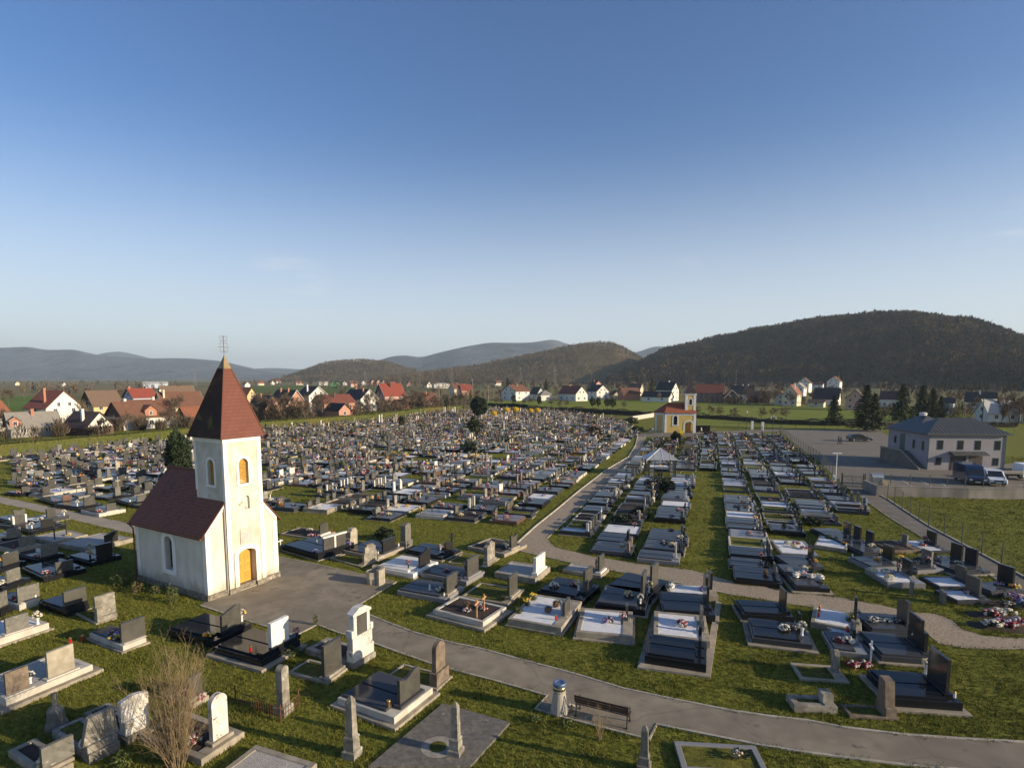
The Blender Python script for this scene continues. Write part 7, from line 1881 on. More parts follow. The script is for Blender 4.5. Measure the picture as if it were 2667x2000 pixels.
 MB().box(a + .031, a + .04, -.26, .26, .40, .51).build('number_plate', white_paint, t)
 return t
HD = math.atan2(-.33, -.945)
vehicle('dark blue delivery van parked in front of the garage doors', 'van', 'delivery_van', 2546, 1266, HD, 5.0, 1.95, 2.35, car_paint('dark_blue_paint', (0.012, 0.028, 0.075)), 'van')
vehicle('white compact van parked right of the dark blue van', 'van', 'compact_van', 2600, 1268, HD + .05, 4.3, 1.8, 1.78, car_paint('white_car_paint', (0.72, 0.74, 0.76)), 'mpv')
vehicle('dark estate car parked under the big spruce', 'car', 'parked_car', 2268, 1150, R(98), 4.5, 1.8, 1.5, car_paint('dark_grey_paint', (0.03, 0.034, 0.04)), 'estate')
p = at(2632, 1249)
t = thing('flatbed_truck', 'white cabbed flatbed truck at the right frame edge', 'truck', (p.x, p.y, .04), R(-6))
MB().box(-2.9, .75, -.95, 1.0, .85, 1.0, ch=.02).box(-2.9, .75, -.97, -.93, 1.003, 1.3).box(-2.9, .75, .98, 1.02, 1.003, 1.3).build('flatbed', mat('grey_bed_boards', (0.30, 0.27, 0.23), (0.22, 0.2, 0.17), 4, .8), t)
cab = MB(); loft(cab, [[(.8, .45), (2.5, .4), (2.6, .7), (2.55, 1.15), (2.15, 2.0), (1.95, 2.1), (.85, 2.1), (.8, 2.0)]] * 2, [-.92, .92]); cab.build('cab', MATS['white_car_paint'], t)
for s_ in (-1, 1): MB().box(1.2, 1.95, s_ * .925 - .004, s_ * .925 + .004, 1.25, 1.9).build('side_window', glass_dark, t)
MB().add([(2.57, -.8, 1.18), (2.57, .8, 1.18), (2.19, .75, 1.98), (2.19, -.75, 1.98)], [(0, 1, 2, 3)]).build('windscreen', glass_dark, t)
MB().box(-2.6, 2.3, -.35, .35, .5, .848).build('chassis', black_plastic, t)
for x in (-1.9, 1.75):
 for s_ in (-1, 1):
  M = Matrix.Translation((x, s_ * .8, .36)) @ Matrix.Rotation(R(90), 4, 'X')
  wl = MB().lathe([(.2, -.12), (.36, -.1), (.37, 0), (.36, .1), (.2, .12)], 16, 0, M).build('wheel', tyre_m, t)
p = g('K8', 213, 530)
t = thing('waste_container', 'galvanised wheeled waste container with rounded lid beside cemetery gate', 'waste container', (p.x, p.y, .04), R(-10))
MB().box(-.62, .62, -.42, .42, .22, .95, ch=.04).build('body', steel, t)
m = MB(); m.prism([(-.45 * math.cos(q) , .951 + .42 * math.sin(q)) for q in np.linspace(math.pi, 0, 10)], -.66, .66, 'x'); m.build('lid', steel, t)
m = MB()
for x in (-.5, -.25, 0, .25, .5): m.box(x - .02, x + .02, -.45, -.421, .25, .93)
m.build('rib', steel, t)
for x in (-.5, .5):
 for y in (-.33, .33): MB().lathe([(.1, -.03), (.1, .03)], 12, M=Matrix.Translation((x, y, .10)) @ Matrix.Rotation(R(90), 4, 'X')).box(x - .02, x + .02, y - .04, y + .04, .15, .23).build('wheel', tyre_m, t)
p = g('K7', 622, 905)
t = thing('recycling_bin', 'bright yellow lidded bin on a dark stand before yellow chapel', 'bin', (p.x, p.y, 0), R(-8))
MB().box(-.42, .42, -.4, .4, .75, 1.75, ch=.06).build('body', mat('bright_yellow_plastic', (0.78, 0.60, 0.02), (0.7, 0.52, 0.02), 3, .4), t); MB().box(-.46, .46, -.44, .44, 1.752, 1.88, ch=.05).build('lid', MATS['bright_yellow_plastic'], t); MB().box(-.4, .4, -.36, .36, 0, .748).build('stand', wood_dark, t)
p = g('K7', 198, 828)
t = thing('stone_block', 'weathered grey stone block with domed top left of yellow chapel', 'stone block', (p.x, p.y, 0), R(-10))
MB().box(-.6, .6, -.5, .5, 0, 1.05, ch=.05).build('base', stone_mid, t); MB().lathe([(.58, 1.051), (.55, 1.25), (.35, 1.42), (.05, 1.48)], 12).build('dome', stone_mid, t)
for i, (x, y, lab) in enumerate(((1651, 752, 'left white gatepost of the far cemetery gate'), (1800, 768, 'right white gatepost of the far cemetery gate'))):
 p = g('K7', x, y + 15)
 t = thing('gatepost', lab, 'gatepost', (p.x, p.y, 0), R(-10)); MB().box(-.26, .26, -.26, .26, 0, 2.0, ch=.02).build('pillar', white_paint, t); MB().box(-.34, .34, -.34, .34, 2.002, 2.14, ch=.03).build('cap', white_paint, t)
a_, b_ = g('K7', 1668, 765), g('K7', 1785, 780)
t = thing('iron_gate', 'thin iron gate between the two white gateposts', 'gate', (*a_, 0)); m = MB(); dv = b_ - a_
for z in (.2, .9, 1.6): m.tube([(0, 0, z), (dv.x, dv.y, z)], .025, 4)
for k_ in range(1, 12): m.tube([(dv.x * k_ / 12, dv.y * k_ / 12, .1), (dv.x * k_ / 12, dv.y * k_ / 12, 1.7)], .014, 4)
m.build('gate_leaf', iron, t)
p = g('K7', 940, 800)
t = thing('grave_wall', 'broad black granite memorial wall right of the yellow chapel', 'memorial', (p.x, p.y, 0), R(-8)); MB().box(-1.9, 1.9, .8, 1.1, 0, 1.5, ch=.02).build('wall', granite_black, t); MB().box(-2.0, 2.0, -1.2, .798, 0, .35, ch=.02).build('base', granite_black, t); MB().lathe([(.25, .352), (.12, .6), (.14, .9), (.02, 1.1)], 8, M=Matrix.Translation((-.3, .2, 0))).build('statue', stone_white, t)
p = g('K7', 1068, 862)
t = thing('park_bench', 'dark bench on the lane right of the yellow chapel', 'bench', (p.x, p.y, 0), R(-12)); m = MB(); m.box(-1.1, 1.1, -.2, .2, .4, .45).box(-1.1, 1.1, -.26, -.22, .55, .85); m.build('seat', wood_dark, t)
for x in (-.95, .95): MB().box(x - .03, x + .03, -.22, .2, 0, .398).build('leg', iron, t)
def lamp(px, py, h, heads, label):
 p = at(px, py)
 t = thing('street_lamp', label, 'street lamp', (p.x, p.y, 0), R(-10))
 MB().lathe([(.11, 0), (.09, .5), (.055, .55), (.045, h - .55)], 8).build('pole', iron, t)
 for (dx, dy, z) in heads:
  if dx or dy: MB().tube([(0, 0, h - .9), (dx * .6, dy * .6, h - .65), (dx, dy, h - .5)], .025, 5).build('arm', iron, t)
  MB().lathe([(.08, z - .5), (.2, z - .15), (.22, z - .12), (.12, z), (.02, z + .05)], 8, M=Matrix.Translation((dx, dy, 0))).build('lantern_head', [white_paint, iron][0] if len(heads) == 1 else mat('opal_lamp_glass', (0.5, 0.5, 0.48), (0.42, 0.42, 0.4), 4, .3), t)
lamp(1660 + 1570 / 5.53, 980 + 760 / 5.53, 4.6, [(0, 0, 4.6)], 'single headed lamp post near the white gateposts')
lamp(1660 + 1945 / 5.53, 980 + 868 / 5.53, 4.7, [(0, 0, 4.75), (-.5, 0, 4.4), (.5, 0, 4.4)], 'three headed lamp post at the car park corner')
p = at(2176, 1253)
t = thing('light_pole', 'slim pale pole with a flat T shaped lamp beside cemetery gate', 'light pole', (p.x, p.y, 0), R(-8)); MB().lathe([(.06, 0), (.04, 3.55)], 8).build('pole', white_paint, t); MB().box(-.55, .55, -.12, .12, 3.552, 3.62, ch=.02).build('lamp_panel', white_paint, t)
wire_m = mat('green_coated_wire', (0.035, 0.05, 0.04), (0.03, 0.04, 0.035), 5, .6)
post_m = mat('dark_fence_post', (0.05, 0.055, 0.05), (0.035, 0.04, 0.037), 5, .6)
def wire_fence(label, pts, spacing, h, z=0.0, group=None, mesh=True):
 p0 = pts[0]
 t = thing('wire_fence', label, 'fence', (p0.x, p0.y, z))
 for a, b in zip(pts[:-1], pts[1:]):
  n = max(1, round((b - a).length / spacing))
  for i in range(n + (b is pts[-1])):
   q = a.lerp(b, i / n) - p0
   MB().box(q.x - .028, q.x + .028, q.y - .028, q.y + .028, -.05, h + .05, ch=.005).build('post', post_m, t)
  m = MB(); dv = b - a; o = a - p0; Lg = dv.length
  nz = int(h / .22)
  for k_ in range(nz + 1):
   zz = .06 + (h - .06) * k_ / nz
   m.tube([(o.x, o.y, zz), (o.x + dv.x, o.y + dv.y, zz)], .0035 if 0 < k_ < nz else .007, 3, cap=False)
  nv = int(Lg / .2) if mesh else 0
  for k_ in range(nv):
   q = o + dv * (k_ / nv); m.tube([(q.x, q.y, .05), (q.x, q.y, h)], .0025, 3, cap=False)
  m.build('wire_mesh', wire_m, t)
 return t
FP = PX((2252, 1271), (2311, 1302), (2418, 1372), (2556, 1446), (2667, 1508), (2780, 1568))
wire_fence('green wire mesh fence along the right asphalt path beside the field', FP, 2.45, 1.75)
wire_fence('wire fence on top of the concrete retaining wall by parked vans', PX((2268, 1272), (2420, 1274), (2560, 1278), (2720, 1284)), 2.2, 1.35, z=.35)
wire_fence('dark wire fence between graves and the car park', PX((2030, 1124), (2062, 1155), (2098, 1180), (2132, 1206), (2176, 1250)), 2.5, 1.7)
wire_fence('long wire fence along the meadow behind the car park', PX((1815, 1112), (1960, 1115), (2110, 1119), (2290, 1119), (2420, 1120), (2640, 1134)), 3.2, 1.4)
a_, b_ = at(2193, 1266), at(2247, 1270)
t = thing('iron_gate', 'black iron double gate between cemetery path and car park', 'gate', (*a_, 0)); dv = b_ - a_
for half in (0, 1):
 m = MB(); o = dv * .5 * half; e2 = o + dv * .49
 for z in (.15, 1.25): m.tube([(o.x, o.y, z), (e2.x, e2.y, z)], .022, 5)
 for k_ in range(9):
  q = o + (e2 - o) * (k_ / 8); m.tube([(q.x, q.y, .08), (q.x, q.y, 1.42 + .06 * math.sin(k_ / 8 * 3.14))], .014, 4)
 m.build('gate_leaf', iron, t)
for q in (Vector((0, 0)) - dv * .02, dv * 1.02): MB().box(q.x - .07, q.x + .07, q.y - .07, q.y + .07, 0, 1.65, ch=.01).build('gatepost', iron, t)
WL_ = PX((2250, 1275), (2283, 1291), (2400, 1294), (2520, 1298), (2667, 1300), (2850, 1306))
m = MB(); strip_band(m, WL_, .3, -.2, 1.1); strip_band(m, WL_, .36, 1.102, 1.16)
o = m.build('retaining_wall', mat('stained_wall_concrete', (0.30, 0.275, 0.24), (0.20, 0.18, 0.155), .9, .95, .3, 30, stretch=(1, 1, .25), wide=((0.13, 0.12, 0.1), .4, .5))); tag(o, 'stained concrete retaining wall between car park and lower lawn', 'wall')
m = MB(); strip_band(m, PX((1640, 1096), (1700, 1086), (1706, 1083)), .4, 0, 1.3); o = m.build('boundary_wall', concrete_pale); tag(o, 'pale low wall running towards the yellow chapel from the left', 'wall')
def hedge(name, label, pts, w, h, m1, m2, dens=60, lump=.08, leaf=.13):
 V, Fc, MI = [], [], []
 body = MB(); strip_band(body, pts, w * .86, -.1, h * .95)
 for a, b in zip(pts[:-1], pts[1:]):
  dv = (b - a); Lg = dv.length; d = dv.normalized(); n = Vector((-d.y, d.x))
  dist = ((a + b) / 2).length
  cnt = int(Lg * (2 * h + w) * dens * min(1, (110 / max(dist, 60)) ** 1.2))
  u = rng.uniform(0, Lg, cnt); q = rng.uniform(0, 2 * h + w, cnt)
  off = np.where(q < h, -w / 2, np.where(q < h + w, q - h - w / 2, w / 2)) ; z = np.where(q < h, q, np.where(q < h + w, h, 2 * h + w - q))
  wav = np.sin(u * .9) * lump + np.sin(u * .31 + 1) * lump
  off = off * (1 + rng.normal(0, .05, cnt)) ; z = z + (z > h * .9) * (wav + rng.normal(0, .05, cnt))
  P = np.stack([a.x + d.x * u + n.x * off, a.y + d.y * u + n.y * off, z], -1)
  s = leaf * rng.uniform(.6, 1.4, cnt) * min(2.2, max(1, dist / 100))
  N = np.stack([np.where(z >= h * .9, 0, n.x * np.sign(off)), np.where(z >= h * .9, 0, n.y * np.sign(off)), np.where(z >= h * .9, 1, .15)], -1) + rng.normal(0, .28, (cnt, 3))
  A = np.cross(N, rng.normal(0, 1, (cnt, 3))); A /= np.linalg.norm(A, axis=1)[:, None]
  B = np.cross(N, A); B /= np.linalg.norm(B, axis=1)[:, None]
  o0 = len(V) * 4 if False else sum(len(x) for x in V)
  quad = np.stack([P - A * s[:, None], P + B * s[:, None] * .6, P + A * s[:, None], P - B * s[:, None] * .6], 1).reshape(-1, 3)
  V.append(quad); Fc.append(np.arange(cnt * 4).reshape(-1, 4) + o0);
 V = np.concatenate(V); Fc = np.concatenate(Fc)
 t = thing(name, label, 'hedge', (0, 0, 0))
 bo = body.build('inner_mass', m2, t)
 link('foliage', np_mesh('foliage', V, Fc, m1), t)
 return t
hedge_leaf = mat('hedge_leaf', (0.105, 0.125, 0.018), (0.08, 0.096, 0.014), 1.6, .8, wide=((0.19, 0.14, 0.04), .07, .6))
hedge_core = mat('hedge_core', (0.09, 0.10, 0.018), (0.06, 0.068, 0.012), 2, .95)
HL = PX((-420, 1222), (-200, 1206), (0, 1187), (180, 1169), (350, 1153), (520, 1134), (690, 1117), (830, 1106), (951, 1096), (1040, 1085), (1108, 1075), (1200, 1069))
hedge('hedge', 'long clipped olive hedge between graves and village gardens', HL, 1.5, 2.05, hedge_leaf, hedge_core, 130, .04, .085)
hedge('hedge', 'dark low hedge strip behind the yellow clipped balls', PX((1272, 1062), (1330, 1063), (1378, 1066)), 1.6, 1.9, leaf_dark, leaf_dark, 40)
ditch_m = mat('brown_brush', (0.095, 0.075, 0.045), (0.05, 0.045, 0.028), 1.2, .95)
hedge('scrub_hedge', 'brown scrub hedge along the near edge of the meadow', PX((1380, 1068), (1500, 1073), (1610, 1079), (1700, 1085)), 2.2, 1.5, ditch_m, ditch_m, 40, .25)
hedge('scrub_hedge', 'dark brushy ditch bank between meadow and car park verge', PX((1812, 1088), (1900, 1092), (2005, 1101), (2100, 1106), (2200, 1108), (2420, 1109), (2640, 1112)), 2.6, 1.0, ditch_m, ditch_m, 40, .3)
def grow(rnd, h, levels, spread, br, segs=4, up=.5, rad=None, trunk_frac=.28):
 """bare tree skeleton: returns list of (points, radii, level)"""
 out = []
 def rec(p, d, L, r, lv):
  pts, rs = [p], [r]
  q = p
  for i in range(segs):
   d = (d + Vector((rnd.gauss(0, .12), rnd.gauss(0, .12), rnd.gauss(0, .06) + up * .06))).normalized()
   q = q + d * (L / segs); pts.append(q); rs.append(r * (1 - .62 * (i + 1) / segs))
  out.append((pts, rs, lv))
  if lv < levels:
   n = br[min(lv, len(br) - 1)]
   for k_ in range(n):
    f = (.35 if lv else trunk_frac) + (1 - (.35 if lv else trunk_frac)) * (k_ + rnd.uniform(.1, .9)) / n
    i = min(int(f * segs), segs - 1); b = pts[i].lerp(pts[i + 1], f * segs - i)
    th = rnd.uniform(0, 6.283)
    sd = Vector((math.cos(th), math.sin(th), 0)); sd = (sd - d * sd.dot(d)).normalized()
    nd = (d * (1 - spread * .55) + sd * spread + Vector((0, 0, up * .35))).normalized()
    rec(b, nd, L * rnd.uniform(.45, .7) * (1 - .35 * f if lv == 0 else 1), rs[i] * .55, lv + 1)
 rec(Vector((0, 0, 0)), Vector((0, 0, 1)), h * .72, rad or h * .022, 0)
 return out
def bare_proto(seed, h, spread=.85, br=(9, 6, 5), levels=2, twigs=9, twig_len=.9, twig_w=.022, up=.5, trunk_frac=.28, limb_sides=5):
 rnd = random.Random(seed)
 sk_ = grow(rnd, h, levels, spread, br, up=up, trunk_frac=trunk_frac)
 tk, cr = MB(), MB()
 for pts, rs, lv in sk_:
  if lv == 0: tk.tube(pts, rs, 7)
  elif lv == 1: tk.tube(pts, rs, limb_sides, cap=False)
  else: cr.tube(pts, [max(r, twig_w * .6) for r in rs], 3, 0, None, False)
  if lv >= 1:
   for _ in range(twigs if lv >= 2 else twigs // 2):
    i = rnd.randint(1, len(pts) - 1); b = pts[i]
    dd = (pts[i] - pts[i - 1]).normalized()
    d = (dd * .8 + Vector((rnd.gauss(0, .55), rnd.gauss(0, .55), rnd.gauss(.15, .4)))).normalized() * twig_len * rnd.uniform(.5, 1.2)
    s = d.orthogonal().normalized() * twig_w; s.rotate(Matrix.Rotation(rnd.uniform(0, 3.14), 3, d))
    cr.add([b - s, b + s, b + d], [(0, 1, 2)])
 return tk.mesh('trunk', bark), cr
def place_tree(name, meshes, p, rz, sc, label, group):
 t = thing(name, label, 'tree', (p[0], p[1], p[2] if len(p) > 2 else 0), rz, group)
 t.scale = (sc, sc, sc) if not isinstance(sc, tuple) else sc
 link('trunk', meshes[0], t); link('crown', meshes[1], t)
 return t
BT = []
for sd, tw in ((1, twig_brown), (2, twig_brown), (3, twig_tan), (4, twig_brown), (5, twig_brown)):
 tkm, crb = bare_proto(sd, 8.0, .8 if sd != 3 else .45, (11, 7, 5), 2, 14, 1.05, .042, up=.5 if sd != 3 else 1.2)
 BT.append((tkm, crb.mesh('crown', tw)))
SHR = []
for sd in (11, 12, 13):
 mb = MB(); rnd2 = random.Random(sd)
 for _ in range(800):
  th = rnd2.uniform(0, 6.283); r = rnd2.uniform(0, .8); l = rnd2.uniform(.7, 2.4)
  b = Vector((r * math.cos(th), r * math.sin(th), rnd2.uniform(0, 1.0))); d = Vector((math.cos(th) * rnd2.uniform(0, .8), math.sin(th) * rnd2.uniform(0, .8), 1)).normalized() * l
  s = d.orthogonal().normalized() * .042; s.rotate(Matrix.Rotation(rnd2.uniform(0, 3.14), 3, d))
  mb.add([b - s, b + s, b + d], [(0, 1, 2)], rnd2.choice((0, 0, 1)))
 tk = MB()
 for k_ in range(6): tk.tube([(0, 0, -.05), (random.uniform(-.7, .7), random.uniform(-.7, .7), 1.6)], [.05, .02], 4)
 SHR.append((tk.mesh('trunk', bark), mb.mesh('crown', [twig_brown, ditch_m])))
def near_house(p):
 best = min(N_HOUSE, key=lambda hsh: (hsh[0] - p).length)
 return best
def rel(p, c):
 d = p - c; v = c.normalized(); side = d.x * v.y - d.y * v.x; dep = d.dot(v)
 if abs(side) > abs(dep): return 'right of' if side > 0 else 'left of'
 return 'behind' if dep > 0 else 'in front of'
TREE_PTS = [(20, 1125), (95, 1128), (135, 1124), (185, 1135), (215, 1118), (240, 1133), (300, 1122), (335, 1126), (372, 1118), (418, 1122), (428, 1120), (455, 1110), (480, 1112), (20, 1060), (62, 1042), (150, 1030), (190, 1028), (205, 1030), (228, 1030), (320, 1040), (345, 1042), (300, 1050), (470, 1045),
   (640, 1085), (668, 1092), (690, 1095), (712, 1098), (735, 1098), (760, 1096), (790, 1092), (820, 1090), (842, 1088), (920, 1078), (960, 1078), (985, 1080), (1010, 1078), (1030, 1072), (1060, 1070), (1085, 1068), (1108, 1066), (1135, 1062), (1160, 1060), (1185, 1055), (1205, 1056), (1222, 1052), (1080, 1040), (1130, 1038), (1150, 1045), (1012, 1048), (1045, 1045), (900, 1050), (640, 1050), (700, 1052),
   (1240, 1050), (1300, 1040), (1260, 1020), (1338, 1030), (1450, 1025), (1500, 1025), (1620, 1025), (1690, 1028), (1720, 1030), (1760, 1030), (1850, 1035), (1940, 1045), (1975, 1050), (1990, 1052), (2005, 1053), (2020, 1052), (2068, 1062), (1960, 1030), (1900, 1020), (2110, 1050), (2140, 1040), (2160, 1030), (1880, 1012), (1990, 1015), (2030, 1018), (1780, 1015), (1820, 1015), (1700, 1015), (1650, 1012),
   (2280, 1060), (2430, 1060), (2440, 1050), (2480, 1066), (2500, 1060), (2560, 1080), (2600, 1095), (2630, 1106), (2650, 1110), (2610, 1108), (2665, 1104), (2580, 1040), (2640, 1045), (2500, 1040), (2370, 1030), (2320, 1028), (2240, 1030), (2200, 1035)]
rt = random.Random(5)
for (x, y) in TREE_PTS:
 p = at(x + rt.uniform(-4, 4), y)
 hc, rad, sh = near_house(p)
 if (p - hc).length < rad: p = hc + (p - hc).normalized() * (rad + 1.0)
 near_hedge = p.length < 180
 pr = BT[rt.choice((0, 1, 3, 4, 0, 1, 2))]
 sc = rt.uniform(.55, .95) * (1.0 if near_hedge else 1.15)
 shrub_ = near_hedge and rt.random() < .5
 if shrub_:
  place_tree('bare_bush', SHR[rt.randrange(3)], (p.x, p.y), rt.uniform(0, 6), rt.uniform(1.0, 1.6), f'brown leafless bush {rel(p, hc)} the {sh}', 'leafless bushes among the houses')
 else:
  place_tree('bare_tree', pr, (p.x, p.y), rt.uniform(0, 6), sc, f'bare brown tree {rel(p, hc)} the {sh}', 'bare trees among the houses')
FR = [bare_proto(s_, 3.6, .95, (9, 6, 5), 2, 12, .6, .032, trunk_frac=.35) for s_ in (31, 32)]
FR = [(a, b.mesh('crown', twig_brown)) for a, b in FR]
for i, (x, y) in enumerate(((862, 585), (1035, 580), (1192, 592), (1408, 610), (1785, 625), (1955, 610), (2150, 640))):
 p = g('K7', x, y)
 place_tree('fruit_tree', FR[i % 2], (p.x, p.y), rt.uniform(0, 6), rt.uniform(.95, 1.25), f'small bare fruit tree on the meadow, {ordinal(i + 1)} from the yellow chapel', 'bare fruit trees on the meadow')
for i, (x, y) in enumerate(((345, 575), (395, 570), (612, 575), (660, 575), (875, 600), (965, 605), (1015, 590), (1565, 610))):
 p = g('W3', x, y)
 place_tree('young_tree', FR[i % 2], (p.x, p.y), rt.uniform(0, 6), rt.uniform(.9, 1.3), f'slim leafless young tree at the back hedge, {ordinal(i + 1)} from left', 'leafless young trees at the back hedge')
def leafy_proto(seed, pts_fn, n, s, m1, m2, elong=1.0):
 r = np.random.default_rng(seed)
 P, N = pts_fn(r, n)
 k = len(P)
 A = N * .6 + r.normal(0, .6, (k, 3)); A /= np.linalg.norm(A, axis=1)[:, None]
 B = np.cross(A, r.normal(0, 1, (k, 3))); B /= np.linalg.norm(B, axis=1)[:, None]
 sz = s * r.uniform(.6, 1.5, k)[:, None]
 q = np.stack([P - A * sz * elong, P + B * sz * .45, P + A * sz * elong, P - B * sz * .45], 1).reshape(-1, 3)
 return np_mesh('crown', q, np.arange(k * 4).reshape(-1, 4), [m1, m2], (r.random(k) < .4).astype(int))
def ellipsoid_fn(rx, rz, zc, lump=.18, seed=0):
 def fn(r, n):
  v = r.normal(0, 1, (n, 3)); v /= np.linalg.norm(v, axis=1)[:, None]
  rad = r.uniform(.55, 1, n) ** .5
  bumps = 1 + lump * (np.sin(v[:, 0] * 5 + seed) * np.sin(v[:, 2] * 4 + 1) + .6 * np.sin(v[:, 1] * 9 + v[:, 2] * 7))
  P = v * (rad * bumps)[:, None] * np.array([rx, rx, rz]); P[:, 2] += zc
  return P, v
 return fn
def conifer_fn(H, Rb, tiers, seed=0):
 def fn(r, n):
  t_ = r.integers(0, tiers, n); zt = .10 + .88 * (t_ + r.uniform(0, .25, n)) / tiers
  nb = 9
  br = r.integers(0, nb, n); th = br * 6.283 / nb + t_ * .7 + r.normal(0, .12, n)
  maxr = Rb * (1 - zt) ** .85 * (.8 + .35 * np.sin(t_ * 2.1 + br * 1.7 + seed))
  f = r.uniform(.1, 1, n) ** .7
  rr = maxr * f
  z = zt * H - .22 * rr + r.normal(0, .08, n)
  P = np.stack([rr * np.cos(th), rr * np.sin(th), z], -1)
  N = np.stack([np.cos(th), np.sin(th), np.full(n, -.25)], -1)
  return P, N
 return fn
def trunk_of(h, r, m=bark): return MB().tube([(0, 0, -.1), (.05, 0, h * .5), (0, 0, h)], [r, r * .75, r * .3], 8).mesh('trunk', m)
needle = mat('spruce_needles', (0.034, 0.054, 0.026), (0.052, 0.072, 0.033), 1.2, .85)
needle2 = mat('spruce_needles_dark', (0.012, 0.024, 0.012), (0.02, 0.033, 0.017), 1.2, .85)
needle3 = mat('olive_spruce_needles', (0.05, 0.058, 0.02), (0.035, 0.042, 0.016), 1.2, .85)
SP = [(trunk_of(11, .22), leafy_proto(s_, conifer_fn(12, 3.3, 17, s_), 5200, .24, needle, needle2)) for s_ in (1, 2)] + [(trunk_of(11, .2), leafy_proto(3, conifer_fn(12, 2.8, 19, 3), 4600, .22, needle3, needle))]
for (x, y, h, k_, lab) in ((2170, 1108, 9.5, 1, 'lone dark spruce on the verge left of the big spruce pair'), (2252, 1122, 13.0, 0, 'tallest dark spruce beside the parked estate car'), (2274, 1122, 10.5, 1, 'second trunked spruce right behind the tallest spruce'), (2347, 1100, 13.0, 1, 'spruce behind the left end of the parish building roof'), (2398, 1096, 12.5, 0, 'middle spruce behind the parish building roof'), (2425, 1096, 11.5, 2, 'olive spruce behind the parish building roof'), (2448, 1092, 8.5, 1, 'low spruce at the right of the parish building roof'),
      (1322, 1024, 14, 0, 'dark spruce behind the grey white house'), (1422, 1020, 13, 1, 'slim dark spruce in the middle of the village'), (1358, 1022, 11, 2, 'spruce before the orange hall on the village edge'), (1697, 1034, 14.5, 2, 'olive spruce left of the tall white house'), (1165, 1062, 5.5, 0, 'small dark spruce in the bare bushes behind hedge'), (1178, 1064, 5.0, 1, 'second small dark spruce in the bare bushes')):
 p = at(x, y)
 pr = SP[k_]
 place_tree('spruce_tree', pr, (p.x, p.y), rt.uniform(0, 6), (h / 9.6, h / 9.6, h / 13.2) if y > 1090 else h / 12, lab, 'dark spruces')
p = at(1248, 1088)
t = thing('evergreen_tree', 'dark dense round evergreen tree standing among far graves', 'tree', (p.x, p.y, 0)); link('trunk', trunk_of(3.5, .3), t); link('crown', leafy_proto(41, ellipsoid_fn(2.7, 3.0, 3.9, .08), 5200, .30, leaf_dark, needle2), t)
p = at(1236, 1131)
t = thing('evergreen_tree', 'olive shaggy evergreen bush in front of the dark round tree', 'tree', (p.x, p.y, 0)); link('trunk', trunk_of(2.5, .15), t); link('crown', leafy_proto(42, ellipsoid_fn(1.35, 1.9, 1.9, .3), 1900, .22, needle3, leaf_dark), t)
p = at(470, 1256)
t = thing('thuja_tree', 'dark pointed thuja tree just behind the chapel roof', 'tree', (p.x, p.y, 0)); link('trunk', trunk_of(3, .2), t)
link('crown', leafy_proto(43, ellipsoid_fn(1.4, 3.3, 3.0, .12), 6500, .17, leaf_dark, mat('thuja_green', (0.035, 0.055, 0.018), (0.025, 0.04, 0.013), 3, .8), 1.6), t)
for i, (zone, x, y, rx, rz, zc, nm, lab) in enumerate((('W3', 510, 570, 1.1, 1.9, 3.1, 'columnar_tree', 'narrow ivy clad tree farthest left at the back hedge'), ('W3', 755, 585, 1.0, 1.8, 3.0, 'columnar_tree', 'narrow dark tree before the low white house'), ('W3', 1267, 610, 1.2, 1.7, 3.2, 'columnar_tree', 'dark leafy tree on a slim trunk before the bright white gable'), ('W3', 1322, 610, .9, 1.7, 3.2, 'columnar_tree', 'narrowest dark tree in the pair before the white gable'), ('W3', 1408, 615, 1.25, 1.6, 3.1, 'columnar_tree', 'left dark tree of the joined pair at the back hedge'), ('W3', 1462, 620, 1.2, 1.8, 3.2, 'columnar_tree', 'right dark tree of the joined pair at the back hedge'),
           ('G', 1190, 1310, .75, .5, .45, 'round_bush', 'dark spiky round bush beside the tall gabled stela'), ('H', 1560, 1160, .9, .45, .4, 'round_bush', 'low dark spreading juniper on a grave right of gravel path'), ('H', 1740, 1090, .9, .45, .4, 'round_bush', 'dark ground juniper filling the grave behind the juniper'), ('H', 1900, 810, 1.3, .7, .6, 'round_bush', 'dark rounded shrubs below the glazed pavilion'), ('H', 1990, 830, .9, .6, .5, 'round_bush', 'smaller dark shrub right below the pavilion'),
           ('K7', 560, 960, .9, 1.1, 1.1, 'round_bush', 'tall clipped dark shrub before the yellow chapel'), ('W3', 1650, 750, 1.5, 1.0, .9, 'round_bush', 'olive shrub among far graves left of the yellow chapel'), ('W3', 1700, 830, 1.6, .7, .6, 'round_bush', 'dark shrub on the lane left of the stone block'), ('W3', 1290, 845, 1.5, .9, .8, 'round_bush', 'reddish brown clipped bush among the far graves'), ('W3', 90, 1040, 1.3, 1.1, 1.0, 'round_bush', 'clipped dark green bush in the left field of graves'),
           ('G', 1355, 205, .9, 1.2, 1.1, 'round_bush', 'olive rounded shrub in the far graves left of the round tree'), ('I', 1690, 1070, .8, .3, .28, 'round_bush', 'low green rosettes planted on lawn between the grave rows'))):
 p = g(zone, x, y)
 col = (leaf_dark, leaf_olive) if 'olive' in lab else (brown_leaves, leaf_dark) if 'reddish' in lab else (leaf_dark, needle2) if nm == 'round_bush' else (leaf_dark, needle3)
 t = thing(nm, lab, 'tree' if nm == 'columnar_tree' else 'bush', (p.x, p.y, 0)); link('trunk', trunk_of(max(.3, zc), .09), t)
 link('crown', leafy_proto(60 + i, ellipsoid_fn(rx, rz, zc, .25), 1100, .2 if p.length > 90 else .11, *col), t)
